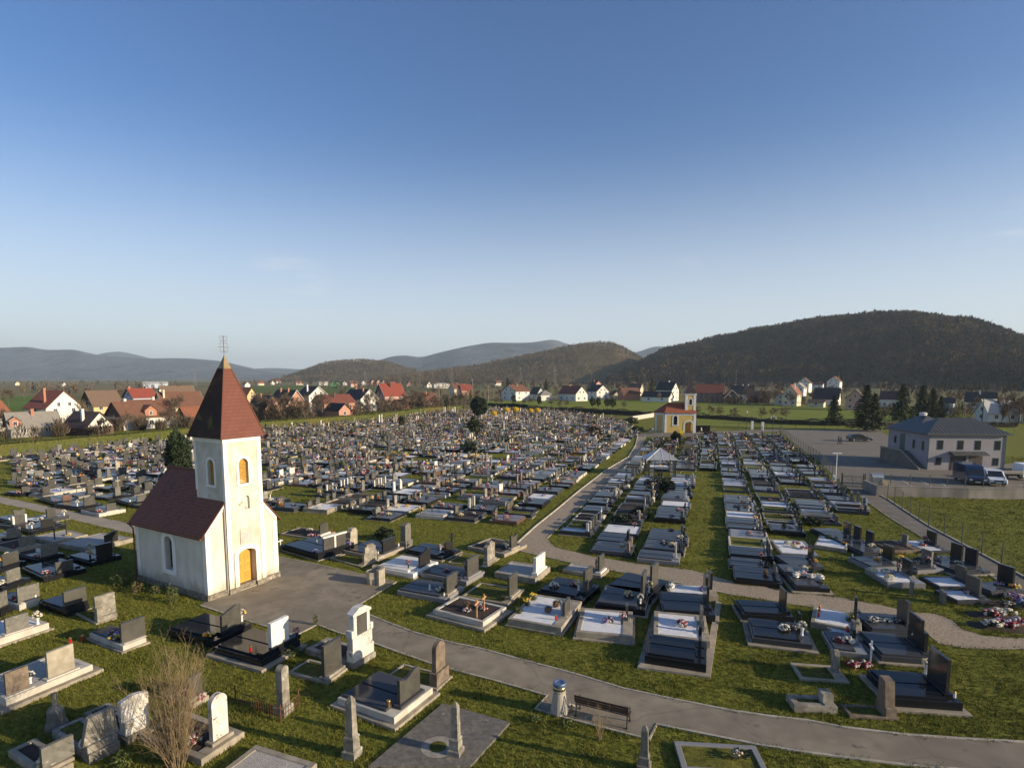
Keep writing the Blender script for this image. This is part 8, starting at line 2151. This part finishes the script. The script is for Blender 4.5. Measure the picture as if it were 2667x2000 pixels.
def wand_shrub(name, label, p, n, hgt, spread, r0, seed, m, side=7, sidew=.006, base=.2, th=.011):
 rnd2 = random.Random(seed); st, tw = MB(), MB()
 for i in range(n):
  az = rnd2.uniform(0, 6.283); lean = abs(rnd2.gauss(0, spread)); h_ = hgt * rnd2.uniform(.6, 1.0) * max(.45, 1 - lean * 1.1)
  b = Vector((base * rnd2.uniform(0, 1) * math.cos(az), base * rnd2.uniform(0, 1) * math.sin(az), 0))
  pts = [b]; d = Vector((math.cos(az) * lean * .5, math.sin(az) * lean * .5, 1)).normalized(); seg = 7
  for k_ in range(seg):
   d = (d + Vector((math.cos(az) * lean * .12, math.sin(az) * lean * .12, 0)) + Vector((rnd2.gauss(0, .05), rnd2.gauss(0, .05), 0))).normalized()
   pts.append(pts[-1] + d * h_ / seg)
  st.tube(pts, [th * (1 - .8 * k_ / seg) + .0022 for k_ in range(seg + 1)], 4, 0, None, False)
  for _ in range(side):
   k_ = rnd2.randint(1, seg); b2 = pts[k_]
   dd = (pts[k_] - pts[k_ - 1]).normalized()
   d2 = (dd + Vector((rnd2.gauss(0, .55), rnd2.gauss(0, .55), rnd2.gauss(0, .2)))).normalized(); l = rnd2.uniform(.2, .85) * hgt / 4.2
   mid = b2 + d2 * l * .5 + Vector((0, 0, .02)); e2 = b2 + (d2 + Vector((0, 0, .25))).normalized() * l
   tw.tube([b2, mid, e2], [sidew * .7, sidew * .5, sidew * .25], 3, 0, None, False)
   for _ in range(3):
    b3 = b2.lerp(e2, rnd2.uniform(.3, .95)); d3 = (d2 + Vector((rnd2.gauss(0, .6), rnd2.gauss(0, .6), rnd2.gauss(0, .4)))).normalized() * l * rnd2.uniform(.2, .5)
    s = d3.orthogonal().normalized() * sidew * .45; tw.add([b3 - s, b3 + s, b3 + d3], [(0, 1, 2)])
 t = thing(name, label, 'shrub', (p.x, p.y, 0)); st.build('stem', m, t); tw.build('twig', m, t)
 return t
twig_gold = mat('golden_tan_twigs', (0.25, 0.18, 0.098), (0.15, 0.11, 0.06), 2.5, .85)
wand_shrub('bare_shrub', 'tall leafless tan shrub with many thin stems in the foreground', at(462, 1994), 80, 4.6, .30, 0, 3, twig_gold, 18, .006, .34)
wand_shrub('bare_shrub', 'small thin leafless shrub in front of the bench', g('K9', 1160, 1190), 12, 1.5, .16, 0, 4, twig_gold, 6, .005, .08, .007)
def leaf_shrub(label, p, h, n, m1, m2, seed, r=None, s=.05):
 t = thing('low_shrub', label, 'shrub', (p.x, p.y, 0)); link('crown', leafy_proto(seed, ellipsoid_fn(r or h * .6, h * .5, h * .5, .35), n, s, m1, m2), t)
 tk = MB()
 for k_ in range(5): tk.tube([(0, 0, -.03), (random.uniform(-.3, .3) * h, random.uniform(-.3, .3) * h, h * .8)], [.014, .005], 4)
 tk.build('stem', bark, t)
leaf_shrub('yellow green leafy shrub largest beside the chapel wall', g('A', 775, 525), 1.0, 900, leaf_olive, leaf_green, 71)
leaf_shrub('brown tinted low shrub second along the chapel wall', g('A', 850, 575), .6, 500, leaf_olive, brown_leaves, 72)
leaf_shrub('small yellow green shrub third along the chapel wall', g('A', 975, 585), .6, 300, leaf_olive, leaf_green, 73)
leaf_shrub('upright yellow green sprigs at the forecourt end of chapel wall', g('A', 1065, 640), 1.0, 420, leaf_olive, leaf_green, 74, .35)
leaf_shrub('tiny green shoot at the forecourt corner', at(822, 1628), .55, 130, leaf_olive, leaf_green, 75, .12)
leaf_shrub('bright green grass tuft on the kerb at bottom left', g('K5', 1480, 1640), .5, 420, leaf_green, leaf_olive, 76, .28)
leaf_shrub('low yellow green weeds left of the litter bin', g('K9', 90, 880), .22, 120, leaf_olive, leaf_green, 77, .2)
leaf_shrub('low yellow green weeds below the bay kerb', g('K9', 620, 960), .2, 140, leaf_olive, leaf_green, 78, .25)
leaf_shrub('grass and weeds beside the white monument kerb', g('K3', 260, 1510), .4, 420, leaf_green, leaf_olive, 79, .35)
leaf_shrub('tall dry grass at the foot of the white monument', g('K3', 855, 1590), .6, 420, twig_tan, leaf_olive, 80, .25)
def pole(px, py, h, label, arms=True, m=None, lattice=False):
 p = at(px, py)
 t = thing('pylon' if lattice else 'utility_pole', label, 'pylon' if lattice else 'utility pole', (p.x, p.y, 0), .2)
 mb = MB()
 if lattice:
  w = h * .09
  for sx in (-1, 1):
   for sy in (-1, 1): mb.tube([(sx * w, sy * w, 0), (sx * w * .15, sy * w * .15, h)], .15, 4)
  for k_ in range(9):
   z0, z1 = h * k_ / 9, h * (k_ + 1) / 9; a0, a1 = w * (1 - .85 * k_ / 9), w * (1 - .85 * (k_ + 1) / 9)
   for s_ in (-1, 1): mb.tube([(-a0, s_ * a0, z0), (a1, s_ * a1, z1)], .05, 3); mb.tube([(a0, s_ * a0, z0), (-a1, s_ * a1, z1)], .05, 3)
  for q in (.72, .84, .95): mb.tube([(-h * .11, 0, h * q), (h * .11, 0, h * q)], .1, 4)
  mb.build('lattice', mat('dull_lattice_steel', (0.16, 0.16, 0.16), (0.11, 0.11, 0.11), 3, .6), t)
 else:
  mb.tube([(0, 0, -.2), (0, 0, h)], [.17, .1], 7); mb.build('shaft', m or concrete, t)
  if arms: MB().box(-1.0, 1.0, -.06, .06, h - .7, h - .58).box(-.75, .75, -.06, .06, h - 1.4, h - 1.28).build('crossarm', m or concrete, t)
pole(1444, 1008, 32, 'lattice pylon standing before the brown hill', lattice=True); pole(1356, 1003, 34, 'farther lattice pylon left of the tall one', lattice=True); pole(1177, 1003, 30, 'lattice pylon behind the white works hall', lattice=True); pole(508, 1008, 24, 'pale lattice mast on the plain left of the spire', lattice=True); pole(952, 1003, 26, 'slim mast on the plain below the low hill', lattice=True)
pole(1540, 1006, 22, 'concrete pole with crossarms at the hill foot'); pole(1916, 1012, 24, 'tall pole with crossarms before the dark wooded hill'); pole(1231, 1030, 13, 'pole at the left end of the bare bushes'); pole(1272, 1046, 9.5, 'thin pole beside the back hedge'); pole(1144, 1050, 11, 'thin pole behind the white cornered house'); pole(2557, 1102, 7.5, 'dark wooden pole by the pale roofed house', m=wood_dark); pole(2664, 1060, 11, 'thin pole at the right frame edge', arms=False); pole(1093, 1012, 20, 'slender distant pole left of the works hall')
def person(label, p, rz, cloth, skin_c, h=1.72, stride=.18):
 b = bpy.data.meshes.new('person')
 k_ = h / 1.75
 J = {'pel': (0, 0, .95), 'sp': (0, 0, 1.2), 'ch': (0, .02, 1.38), 'nk': (0, .02, 1.5), 'hd': (0, .04, 1.62), 'ht': (0, .03, 1.74), 'ls': (-.19, 0, 1.42), 'le': (-.24, -.06, 1.15), 'lw': (-.22, .1, .92), 'lf': (-.22, .14, .83), 'rs': (.19, 0, 1.42), 're': (.24, .04, 1.15), 'rw': (.22, -.02, .9), 'rf': (.22, -.03, .81),
   'lh': (-.1, 0, .9), 'lk': (-.11, stride * .6, .5), 'la': (-.11, stride, .08), 'lt': (-.11, stride + .17, .03), 'rh': (.1, 0, .9), 'rk': (.11, -stride * .2, .5), 'ra': (.11, -stride, .1), 'rt': (.11, -stride + .16, .03)}
 nm = list(J); E_ = [('pel', 'sp'), ('sp', 'ch'), ('ch', 'nk'), ('nk', 'hd'), ('hd', 'ht'), ('ch', 'ls'), ('ls', 'le'), ('le', 'lw'), ('lw', 'lf'), ('ch', 'rs'), ('rs', 're'), ('re', 'rw'), ('rw', 'rf'), ('pel', 'lh'), ('lh', 'lk'), ('lk', 'la'), ('la', 'lt'), ('pel', 'rh'), ('rh', 'rk'), ('rk', 'ra'), ('ra', 'rt')]
 rad = {'pel': .15, 'sp': .14, 'ch': .15, 'nk': .06, 'hd': .095, 'ht': .07, 'ls': .075, 'le': .055, 'lw': .04, 'lf': .035, 'rs': .075, 're': .055, 'rw': .04, 'rf': .035, 'lh': .105, 'lk': .075, 'la': .055, 'lt': .04, 'rh': .105, 'rk': .075, 'ra': .055, 'rt': .04}
 b.from_pydata([tuple(c * k_ for c in J[n]) for n in nm], [(nm.index(a), nm.index(c)) for a, c in E_], [])
 o = bpy.data.objects.new('person', b); COL.objects.link(o)
 sk_ = o.modifiers.new('skin', 'SKIN'); o.modifiers.new('sub', 'SUBSURF').levels = 1
 for i, n in enumerate(nm): b.skin_vertices[0].data[i].radius = (rad[n] * k_, rad[n] * k_)
 b.skin_vertices[0].data[0].use_root = True
 b.materials.append(cloth)
 o.location = (p.x, p.y, .045); o.rotation_euler = (0, 0, rz)
 tag(o, label, 'person')
 hb = MB(); hb.blob((0, .02 * k_, 1.69 * k_), (.105 * k_, .115 * k_, .10 * k_), 0, 8, .05); hb.build('hair', mat('dark_hair', (0.03, 0.022, 0.018), (0.02, 0.015, 0.012), 9, .8), o)
 fb_ = MB(); fb_.blob((0, .085 * k_, 1.62 * k_), (.07 * k_, .06 * k_, .09 * k_), 0, 8, .04); fb_.blob((0, .145 * k_, 1.62 * k_), .018, 0, 5, .1); fb_.build('face', mat('skin', (0.5, 0.32, 0.24), (0.45, 0.28, 0.2), 9, .6), o)
 return o
person('person in dark clothes walking on the left across the car park', at(2184, 1158), R(200), mat('dark_clothes', (0.025, 0.027, 0.035), (0.04, 0.04, 0.045), 6, .9), 0)
person('shorter person in dark coat walking on the right in car park', at(2190, 1157), R(200), mat('navy_coat', (0.03, 0.04, 0.055), (0.04, 0.045, 0.055), 6, .9), 0, 1.6, .14)
def forest(name, label, HV, n, hmin, hmax, seed, qmin=.03, mats=None, tri=.9, per=16):
 r = np.random.default_rng(seed)
 nq, nx = HV.shape[:2]
 q = r.uniform(qmin, 1.02, n) ** .8 * 21; x = r.uniform(0, nx - 1.01, n)
 qi, xi = np.minimum(q.astype(int), nq - 2), x.astype(int); fq, fx = (q - qi)[:, None], (x - xi)[:, None]
 P = HV[qi, xi] * (1 - fq) * (1 - fx) + HV[qi + 1, xi] * fq * (1 - fx) + HV[qi, xi + 1] * (1 - fq) * fx + HV[qi + 1, xi + 1] * fq * fx
 h = r.uniform(hmin, hmax, n) * (.75 + .5 * (np.sin(P[:, 0] / 37) * np.sin(P[:, 1] / 29) * .5 + .5))
 th = r.uniform(0, 6.283, (n, per)); rr = r.uniform(0, 1, (n, per)) ** .6 * (h * .27)[:, None]; zz = r.uniform(.22, 1.0, (n, per))
 wid = np.sqrt(np.clip(1 - ((zz - .55) / .5) ** 2, .05, 1))
 bx = P[:, 0, None] + np.cos(th) * rr * wid; by = P[:, 1, None] + np.sin(th) * rr * wid; bz = P[:, 2, None] + zz * h[:, None]
 L = (h[:, None] * r.uniform(.10, .26, (n, per))); w = tri * r.uniform(.5, 1.3, (n, per)) * h[:, None] / 15
 a = r.uniform(0, 3.14, (n, per)); cx_, sx_ = np.cos(a) * w, np.sin(a) * w
 ox, oy = np.cos(th) * L * .45, np.sin(th) * L * .45
 V = np.stack([np.stack([bx - cx_, by - sx_, bz - L * .5], -1), np.stack([bx + cx_, by + sx_, bz - L * .4], -1), np.stack([bx + ox, by + oy, bz + L * .6], -1)], 2).reshape(-1, 3)
 mi = np.repeat(r.choice(len(mats) - 1, n, p=None), per)
 tw_ = h * .012 + .05
 tv = np.stack([np.stack([P[:, 0] - tw_, P[:, 1], P[:, 2] - 1], -1), np.stack([P[:, 0] + tw_, P[:, 1], P[:, 2] - 1], -1), np.stack([P[:, 0], P[:, 1], P[:, 2] + h * .8], -1)], 1).reshape(-1, 3)
 V = np.concatenate([V, tv]); F = np.arange(len(V)).reshape(-1, 3)
 o = link(name, np_mesh(name, V, F, mats, np.concatenate([mi, np.full(n, len(mats) - 1)])))
 o['kind'] = 'stuff'; tag(o, label, 'forest')
fa = mat('forest_twigs_brown', (0.075, 0.05, 0.034), (0.042, 0.03, 0.021), .02, 1.0, spec=0); fb1 = mat('forest_twigs_grey', (0.038, 0.032, 0.027), (0.021, 0.018, 0.016), .02, 1.0, spec=0); fc = mat('forest_twigs_rust', (0.115, 0.066, 0.04), (0.07, 0.04, 0.026), .02, 1.0, spec=0); fd = mat('forest_buds_olive', (0.10, 0.082, 0.038), (0.06, 0.05, 0.024), .02, 1.0, spec=0); fg = mat('hill_scrub_brown', (0.15, 0.11, 0.068), (0.09, 0.066, 0.043), .02, 1.0, spec=0); fh = mat('hill_scrub_olive', (0.165, 0.14, 0.065), (0.10, 0.085, 0.042), .02, 1.0, spec=0); fe = mat('pale_trunks', (0.17, 0.14, 0.11), (0.10, 0.085, 0.066), .05, 1.0)
forest('forest', 'leafless brown beech wood covering the big right hill', HILL_R, 15000, 12, 19, 5, mats=[fa, fb1, fb1, fc, fa, fd, fe], per=20, tri=1.25)
forest('forest', 'brown scrub wood on the middle hill', HILL_M, 6000, 8, 14, 6, mats=[fg, fh, fg, fa, fe], per=10, tri=1.3)
forest('forest', 'brown scrub wood on the low hill right of the spire', HILL_S, 3500, 8, 13, 7, mats=[fg, fh, fg, fa, fe], per=10, tri=1.4)
def scatter_wood(name, label, boxes, n, hmin, hmax, seed, mats, per=22, tri=.5):
 r = np.random.default_rng(seed)
 pts = []
 for (x0, x1, y0, y1, k_) in boxes:
  for _ in range(k_):
   p = at(r.uniform(x0, x1), r.uniform(y0, y1))
   if all((p - hc).length > rad for hc, rad, _s in N_HOUSE): pts.append((p.x, p.y, 0))
 P = np.array(pts); n = len(P)
 HV = np.broadcast_to(P[None], (2, n, 3))
 h = r.uniform(hmin, hmax, n)
 th = r.uniform(0, 6.283, (n, per)); rr = r.uniform(0, 1, (n, per)) ** .6 * (h * .33)[:, None]; zz = r.uniform(.15, 1.0, (n, per)); wid = np.sqrt(np.clip(1 - ((zz - .5) / .55) ** 2, .05, 1))
 bx = P[:, 0, None] + np.cos(th) * rr * wid; by = P[:, 1, None] + np.sin(th) * rr * wid; bz = zz * h[:, None]
 L = h[:, None] * r.uniform(.14, .32, (n, per)); w = tri * r.uniform(.5, 1.3, (n, per)) * h[:, None] / 15; a = r.uniform(0, 3.14, (n, per))
 V = np.stack([np.stack([bx - np.cos(a) * w, by - np.sin(a) * w, bz - L * .5], -1), np.stack([bx + np.cos(a) * w, by + np.sin(a) * w, bz - L * .4], -1), np.stack([bx + np.cos(th) * L * .4, by + np.sin(th) * L * .4, bz + L * .6], -1)], 2).reshape(-1, 3)
 tw_ = h * .012 + .04
 tv = np.stack([np.stack([P[:, 0] - tw_, P[:, 1], P[:, 2]], -1), np.stack([P[:, 0] + tw_, P[:, 1], P[:, 2]], -1), np.stack([P[:, 0], P[:, 1], P[:, 2] + h * .8], -1)], 1).reshape(-1, 3)
 V = np.concatenate([V, tv]); F = np.arange(len(V)).reshape(-1, 3)
 o = link(name, np_mesh(name, V, F, mats, np.concatenate([np.repeat(r.choice(len(mats) - 1, n), per), np.full(n, len(mats) - 1)])))
 o['kind'] = 'stuff'; tag(o, label, 'trees')
scatter_wood('tree_line', 'hazy lines of bare trees far out on the left plain', [(-60, 500, 997, 1006, 60), (60, 240, 1010, 1030, 22), (300, 480, 1008, 1022, 26), (560, 900, 996, 1008, 110), (840, 1160, 1001, 1016, 120), (120, 240, 1018, 1030, 14)], 0, 5, 10, 3, [twig_brown, fb1, twig_brown, bark], tri=.8)
scatter_wood('tree_line', 'bare scrub and trees along the foot of the hills', [(1150, 1700, 1001, 1016, 220), (1600, 2300, 1001, 1020, 260), (2300, 2750, 1006, 1040, 150), (1500, 2100, 1016, 1030, 60)], 0, 5, 10, 4, [fa, fb1, twig_brown, fe], tri=.7)
scatter_wood('thicket', 'brown tangle of leafless bushes between the hedge and the house gardens', [(-60, 110, 1134, 1152, 12), (110, 290, 1119, 1138, 26), (440, 560, 1105, 1120, 14), (620, 820, 1086, 1101, 60), (820, 1060, 1068, 1085, 70), (1030, 1250, 1048, 1066, 90), (1250, 1700, 1026, 1038, 60), (1830, 2160, 1046, 1054, 50), (2280, 2680, 1070, 1094, 60)], 0, 2.2, 4.6, 12, [twig_brown, ditch_m, fb1, bark], per=90, tri=.35)
def grass_blades():
 r = np.random.default_rng(99)
 polys = [[(p.x, p.y) for p in pl] for pl in (path_poly, GL + list(reversed(GR)) + GU[1:] + list(reversed(GD)), RL + list(reversed(RR)), LPU + list(reversed(LPD)), CAR, padp)]
 polys.append([(q.x, q.y) for q in (g('K1', 230, 1570), g('K1', 1000, 1670), g('K1', 1120, 880), g('K1', 500, 825))])
 VV = []
 for (y0, y1, dens, sc) in ((15, 26, 190, 1.0), (26, 40, 90, 1.25), (40, 62, 30, 1.7), (62, 95, 8, 2.6)):
  xm = y1 * .98
  n = int((y1 - y0) * 2 * xm * dens)
  X = r.uniform(-xm, xm, n); Y = r.uniform(y0, y1, n)
  keep = np.abs(X) < Y * .98 + 1
  X, Y = X[keep], Y[keep]
  k_ = r.random(len(X)) < .55 + .45 * (np.sin(X * .9 + np.sin(Y * .7) * 2) * np.sin(Y * 1.1 + np.sin(X * .5)) * .5 + .5)
  X, Y = X[k_], Y[k_]
  bad = np.zeros(len(X), bool)
  for pl in polys: bad |= np_in_poly(X, Y, pl)
  for (c, a, b, an) in PLACED:
   if c.y < y0 - 6 or c.y > y1 + 6: continue
   dx, dy = X - c.x, Y - c.y
   u = dx * math.cos(an) + dy * math.sin(an); v = -dx * math.sin(an) + dy * math.cos(an)
   bad |= (np.abs(u) < a + .02) & (np.abs(v) < b + .02)
  dx, dy = X - A0.x, Y - A0.y
  u = dx * .49588 + dy * .86839; v = -dx * .86839 + dy * .49588
  bad |= (u > -.1) & (u < W_ + .1) & (v > -.3) & (v < L_ + .1)
  X, Y = X[~bad], Y[~bad]
  n = len(X)
  hgt = r.uniform(.035, .085, n) * sc ** .6 * (1 + .6 * (np.sin(X * 1.7) * np.sin(Y * 1.3) > .3))
  for b in range(3):
   a = r.uniform(0, 6.283, n); w = .010 * sc * r.uniform(.7, 1.5, n); ox, oy = r.normal(0, .03 * sc, n), r.normal(0, .03 * sc, n)
   tx, ty = np.cos(a + 1.3) * hgt * r.uniform(.1, .8, n), np.sin(a + 1.3) * hgt * r.uniform(.1, .8, n)
   z0 = np.zeros(n)
   VV.append(np.stack([np.stack([X + ox - np.cos(a) * w, Y + oy - np.sin(a) * w, z0], -1), np.stack([X + ox + np.cos(a) * w, Y + oy + np.sin(a) * w, z0], -1), np.stack([X + ox + tx, Y + oy + ty, hgt], -1)], 1).reshape(-1, 3))
 ex, ey = [], []
 for pl in (UP, LOa + BAY + LOb, FOREb, FORE, [FORE[-1], UP[0]], GL, GR, GU, GD, LPU, LPD, RL):
  for a, b in zip(pl[:-1], pl[1:]):
   if min(a.length, b.length) > 80: continue
   n = int((b - a).length * 26); q = r.random(n); nn = Vector((-(b - a).y, (b - a).x)).normalized(); of = r.normal(0, .09, n)
   ex.append(a.x + (b - a).x * q + nn.x * of); ey.append(a.y + (b - a).y * q + nn.y * of)
 for (c, a, b, an) in PLACED:
  if c.length > 62: continue
  n = int((a + b) * 4 * 22); q = r.uniform(0, 4, n); s_ = q % 1 * 2 - 1; of = np.abs(r.normal(0, .07, n))
  u = np.where(q < 1, a + of, np.where(q < 2, -a - of, s_ * a)); v = np.where(q < 2, s_ * b, np.where(q < 3, b + of, -b - of))
  ex.append(c.x + u * math.cos(an) - v * math.sin(an)); ey.append(c.y + u * math.sin(an) + v * math.cos(an))
 X, Y = np.concatenate(ex), np.concatenate(ey)
 k_ = np.sin(X * 2.3 + np.sin(Y * 1.9)) + r.normal(0, .5, len(X)) > -.3
 X, Y = X[k_], Y[k_]; n = len(X)
 hgt = np.abs(r.normal(.07, .04, n)) + .03
 for b in range(2):
  a = r.uniform(0, 6.283, n); w = .013 * r.uniform(.7, 1.6, n); tx, ty = np.cos(a + 1.3) * hgt * r.uniform(.1, .9, n), np.sin(a + 1.3) * hgt * r.uniform(.1, .9, n)
  ox, oy = r.normal(0, .03, n), r.normal(0, .03, n)
  VV.append(np.stack([np.stack([X + ox - np.cos(a) * w, Y + oy - np.sin(a) * w, np.zeros(n)], -1), np.stack([X + ox + np.cos(a) * w, Y + oy + np.sin(a) * w, np.zeros(n)], -1), np.stack([X + ox + tx, Y + oy + ty, hgt], -1)], 1).reshape(-1, 3))
 V = np.concatenate(VV)
 o = link('grass', np_mesh('grass', V, np.arange(len(V)).reshape(-1, 3), M_blade))
 o['kind'] = 'stuff'; tag(o, 'short uneven lawn grass between the graves and paths', 'grass')
grass_blades()
for lab, obs in LABELS.items():
 if len(obs) > 1:
  for o in obs:
   if not o.get('group'): o['group'] = lab
cam = bpy.data.cameras.new('camera')
cam.sensor_fit = 'HORIZONTAL'; cam.sensor_width = 36
cam.lens = 36 * F_PX / 2667
cam.shift_y = (PP - 1000) / 2667
cam.clip_start = .5; cam.clip_end = 40000
co = bpy.data.objects.new('camera', cam); COL.objects.link(co)
co.location = (0, 0, H_CAM); co.rotation_euler = (R(90) - PITCH, 0, 0)
scene.camera = co
SUN_AZ, SUN_EL = math.atan2(.945, -.326), R(15.5)
sun = bpy.data.lights.new('sun', 'SUN'); sun.energy = SUN_E; sun.angle = R(.53); sun.color = (1.0, .83, .60)
so = bpy.data.objects.new('sun', sun); COL.objects.link(so)
dv = Vector((math.sin(SUN_AZ) * math.cos(SUN_EL), math.cos(SUN_AZ) * math.cos(SUN_EL), math.sin(SUN_EL)))
so.rotation_euler = dv.to_track_quat('Z', 'Y').to_euler()
w = bpy.data.worlds.new('World'); scene.world = w; w.use_nodes = True
nt = w.node_tree; bg = nt.nodes['Background']
sky = nt.nodes.new('ShaderNodeTexSky'); sky.sky_type = 'NISHITA'; sky.sun_disc = False
sky.sun_elevation = SUN_EL; sky.sun_rotation = SUN_AZ; sky.altitude = 500; sky.air_density = 1.0; sky.dust_density = .8; sky.ozone_density = 2.0
hs = nt.nodes.new('ShaderNodeHueSaturation'); hs.inputs['Saturation'].default_value = 1.24; hs.inputs['Hue'].default_value = .512
nt.links.new(sky.outputs['Color'], hs.inputs['Color'])
dirn = nt.nodes.new('ShaderNodeTexCoord').outputs['Generated']
sz = nt.nodes.new('ShaderNodeSeparateXYZ'); nt.links.new(dirn, sz.inputs[0])
pale = nt.nodes.new('ShaderNodeMapRange'); pale.interpolation_type = 'SMOOTHERSTEP'; pale.inputs[1].default_value, pale.inputs[2].default_value, pale.inputs[3].default_value, pale.inputs[4].default_value = -.05, .42, .78, 0
nt.links.new(sz.outputs[2], pale.inputs[0])
skc = mix(nt, pale.outputs[0], hs.outputs['Color'], (5.0, 5.3, 5.8))
mp = nt.nodes.new('ShaderNodeMapping'); mp.inputs['Scale'].default_value = (7, 7, 42); mp.inputs['Rotation'].default_value = (0, .18, 0); nt.links.new(dirn, mp.inputs['Vector'])
cn = nt.nodes.new('ShaderNodeTexNoise'); cn.inputs['Scale'].default_value = 1.3; cn.inputs['Detail'].default_value = 6; nt.links.new(mp.outputs['Vector'], cn.inputs['Vector'])
for px_, py_, rr_, am in ((760, 750, .075, .5), (1790, 727, .035, .3), (2590, 620, .05, .45)):
 dv_ = Vector(((px_ - 1333.5) / F_PX, 1, (HORIZON - py_) / F_PX)).normalized()
 ds = nt.nodes.new('ShaderNodeVectorMath'); ds.operation = 'DISTANCE'; ds.inputs[1].default_value = dv_; nt.links.new(dirn, ds.inputs[0])
 m1 = nt.nodes.new('ShaderNodeMapRange'); m1.inputs[1].default_value, m1.inputs[2].default_value, m1.inputs[3].default_value, m1.inputs[4].default_value = 0, rr_, am, 0; nt.links.new(ds.outputs['Value'], m1.inputs[0])
 m2 = nt.nodes.new('ShaderNodeMapRange'); m2.inputs[1].default_value, m2.inputs[2].default_value = .5, .75; nt.links.new(cn.outputs['Fac'], m2.inputs[0])
 m3 = nt.nodes.new('ShaderNodeMath'); m3.operation = 'MULTIPLY'; nt.links.new(m1.outputs[0], m3.inputs[0]); nt.links.new(m2.outputs[0], m3.inputs[1])
 skc = mix(nt, m3.outputs[0], skc, (5.6, 5.6, 5.7))
nt.links.new(skc, bg.inputs['Color']); bg.inputs['Strength'].default_value = SKY_E
if HAZE:
 hm, hnt, hbs = new_mat('haze_air'); hnt.nodes.remove(hbs)
 vol = hnt.nodes.new('ShaderNodeVolumePrincipled'); vol.inputs['Color'].default_value = (.72, .88, 1, 1); vol.inputs['Density'].default_value = HAZE; vol.inputs['Anisotropy'].default_value = .1
 hnt.links.new(vol.outputs[0], hnt.nodes['Material Output'].inputs['Volume'])
 o = MB().box(-15000, 15000, -900, 15000, -5, 520).build('haze', hm); o['kind'] = 'stuff'; tag(o, 'thin pale blue air veiling the far mountains', 'haze')
scene.view_settings.view_transform = 'Standard'; scene.view_settings.look = 'None'; scene.view_settings.exposure = EXPO; scene.view_settings.gamma = 1; scene.view_settings.use_curve_mapping = False
scene.cycles.max_bounces = 5; scene.cycles.diffuse_bounces = 2; scene.cycles.glossy_bounces = 3; scene.cycles.transparent_max_bounces = 8; scene.cycles.volume_bounces = 0
scene.cycles.use_denoising = True
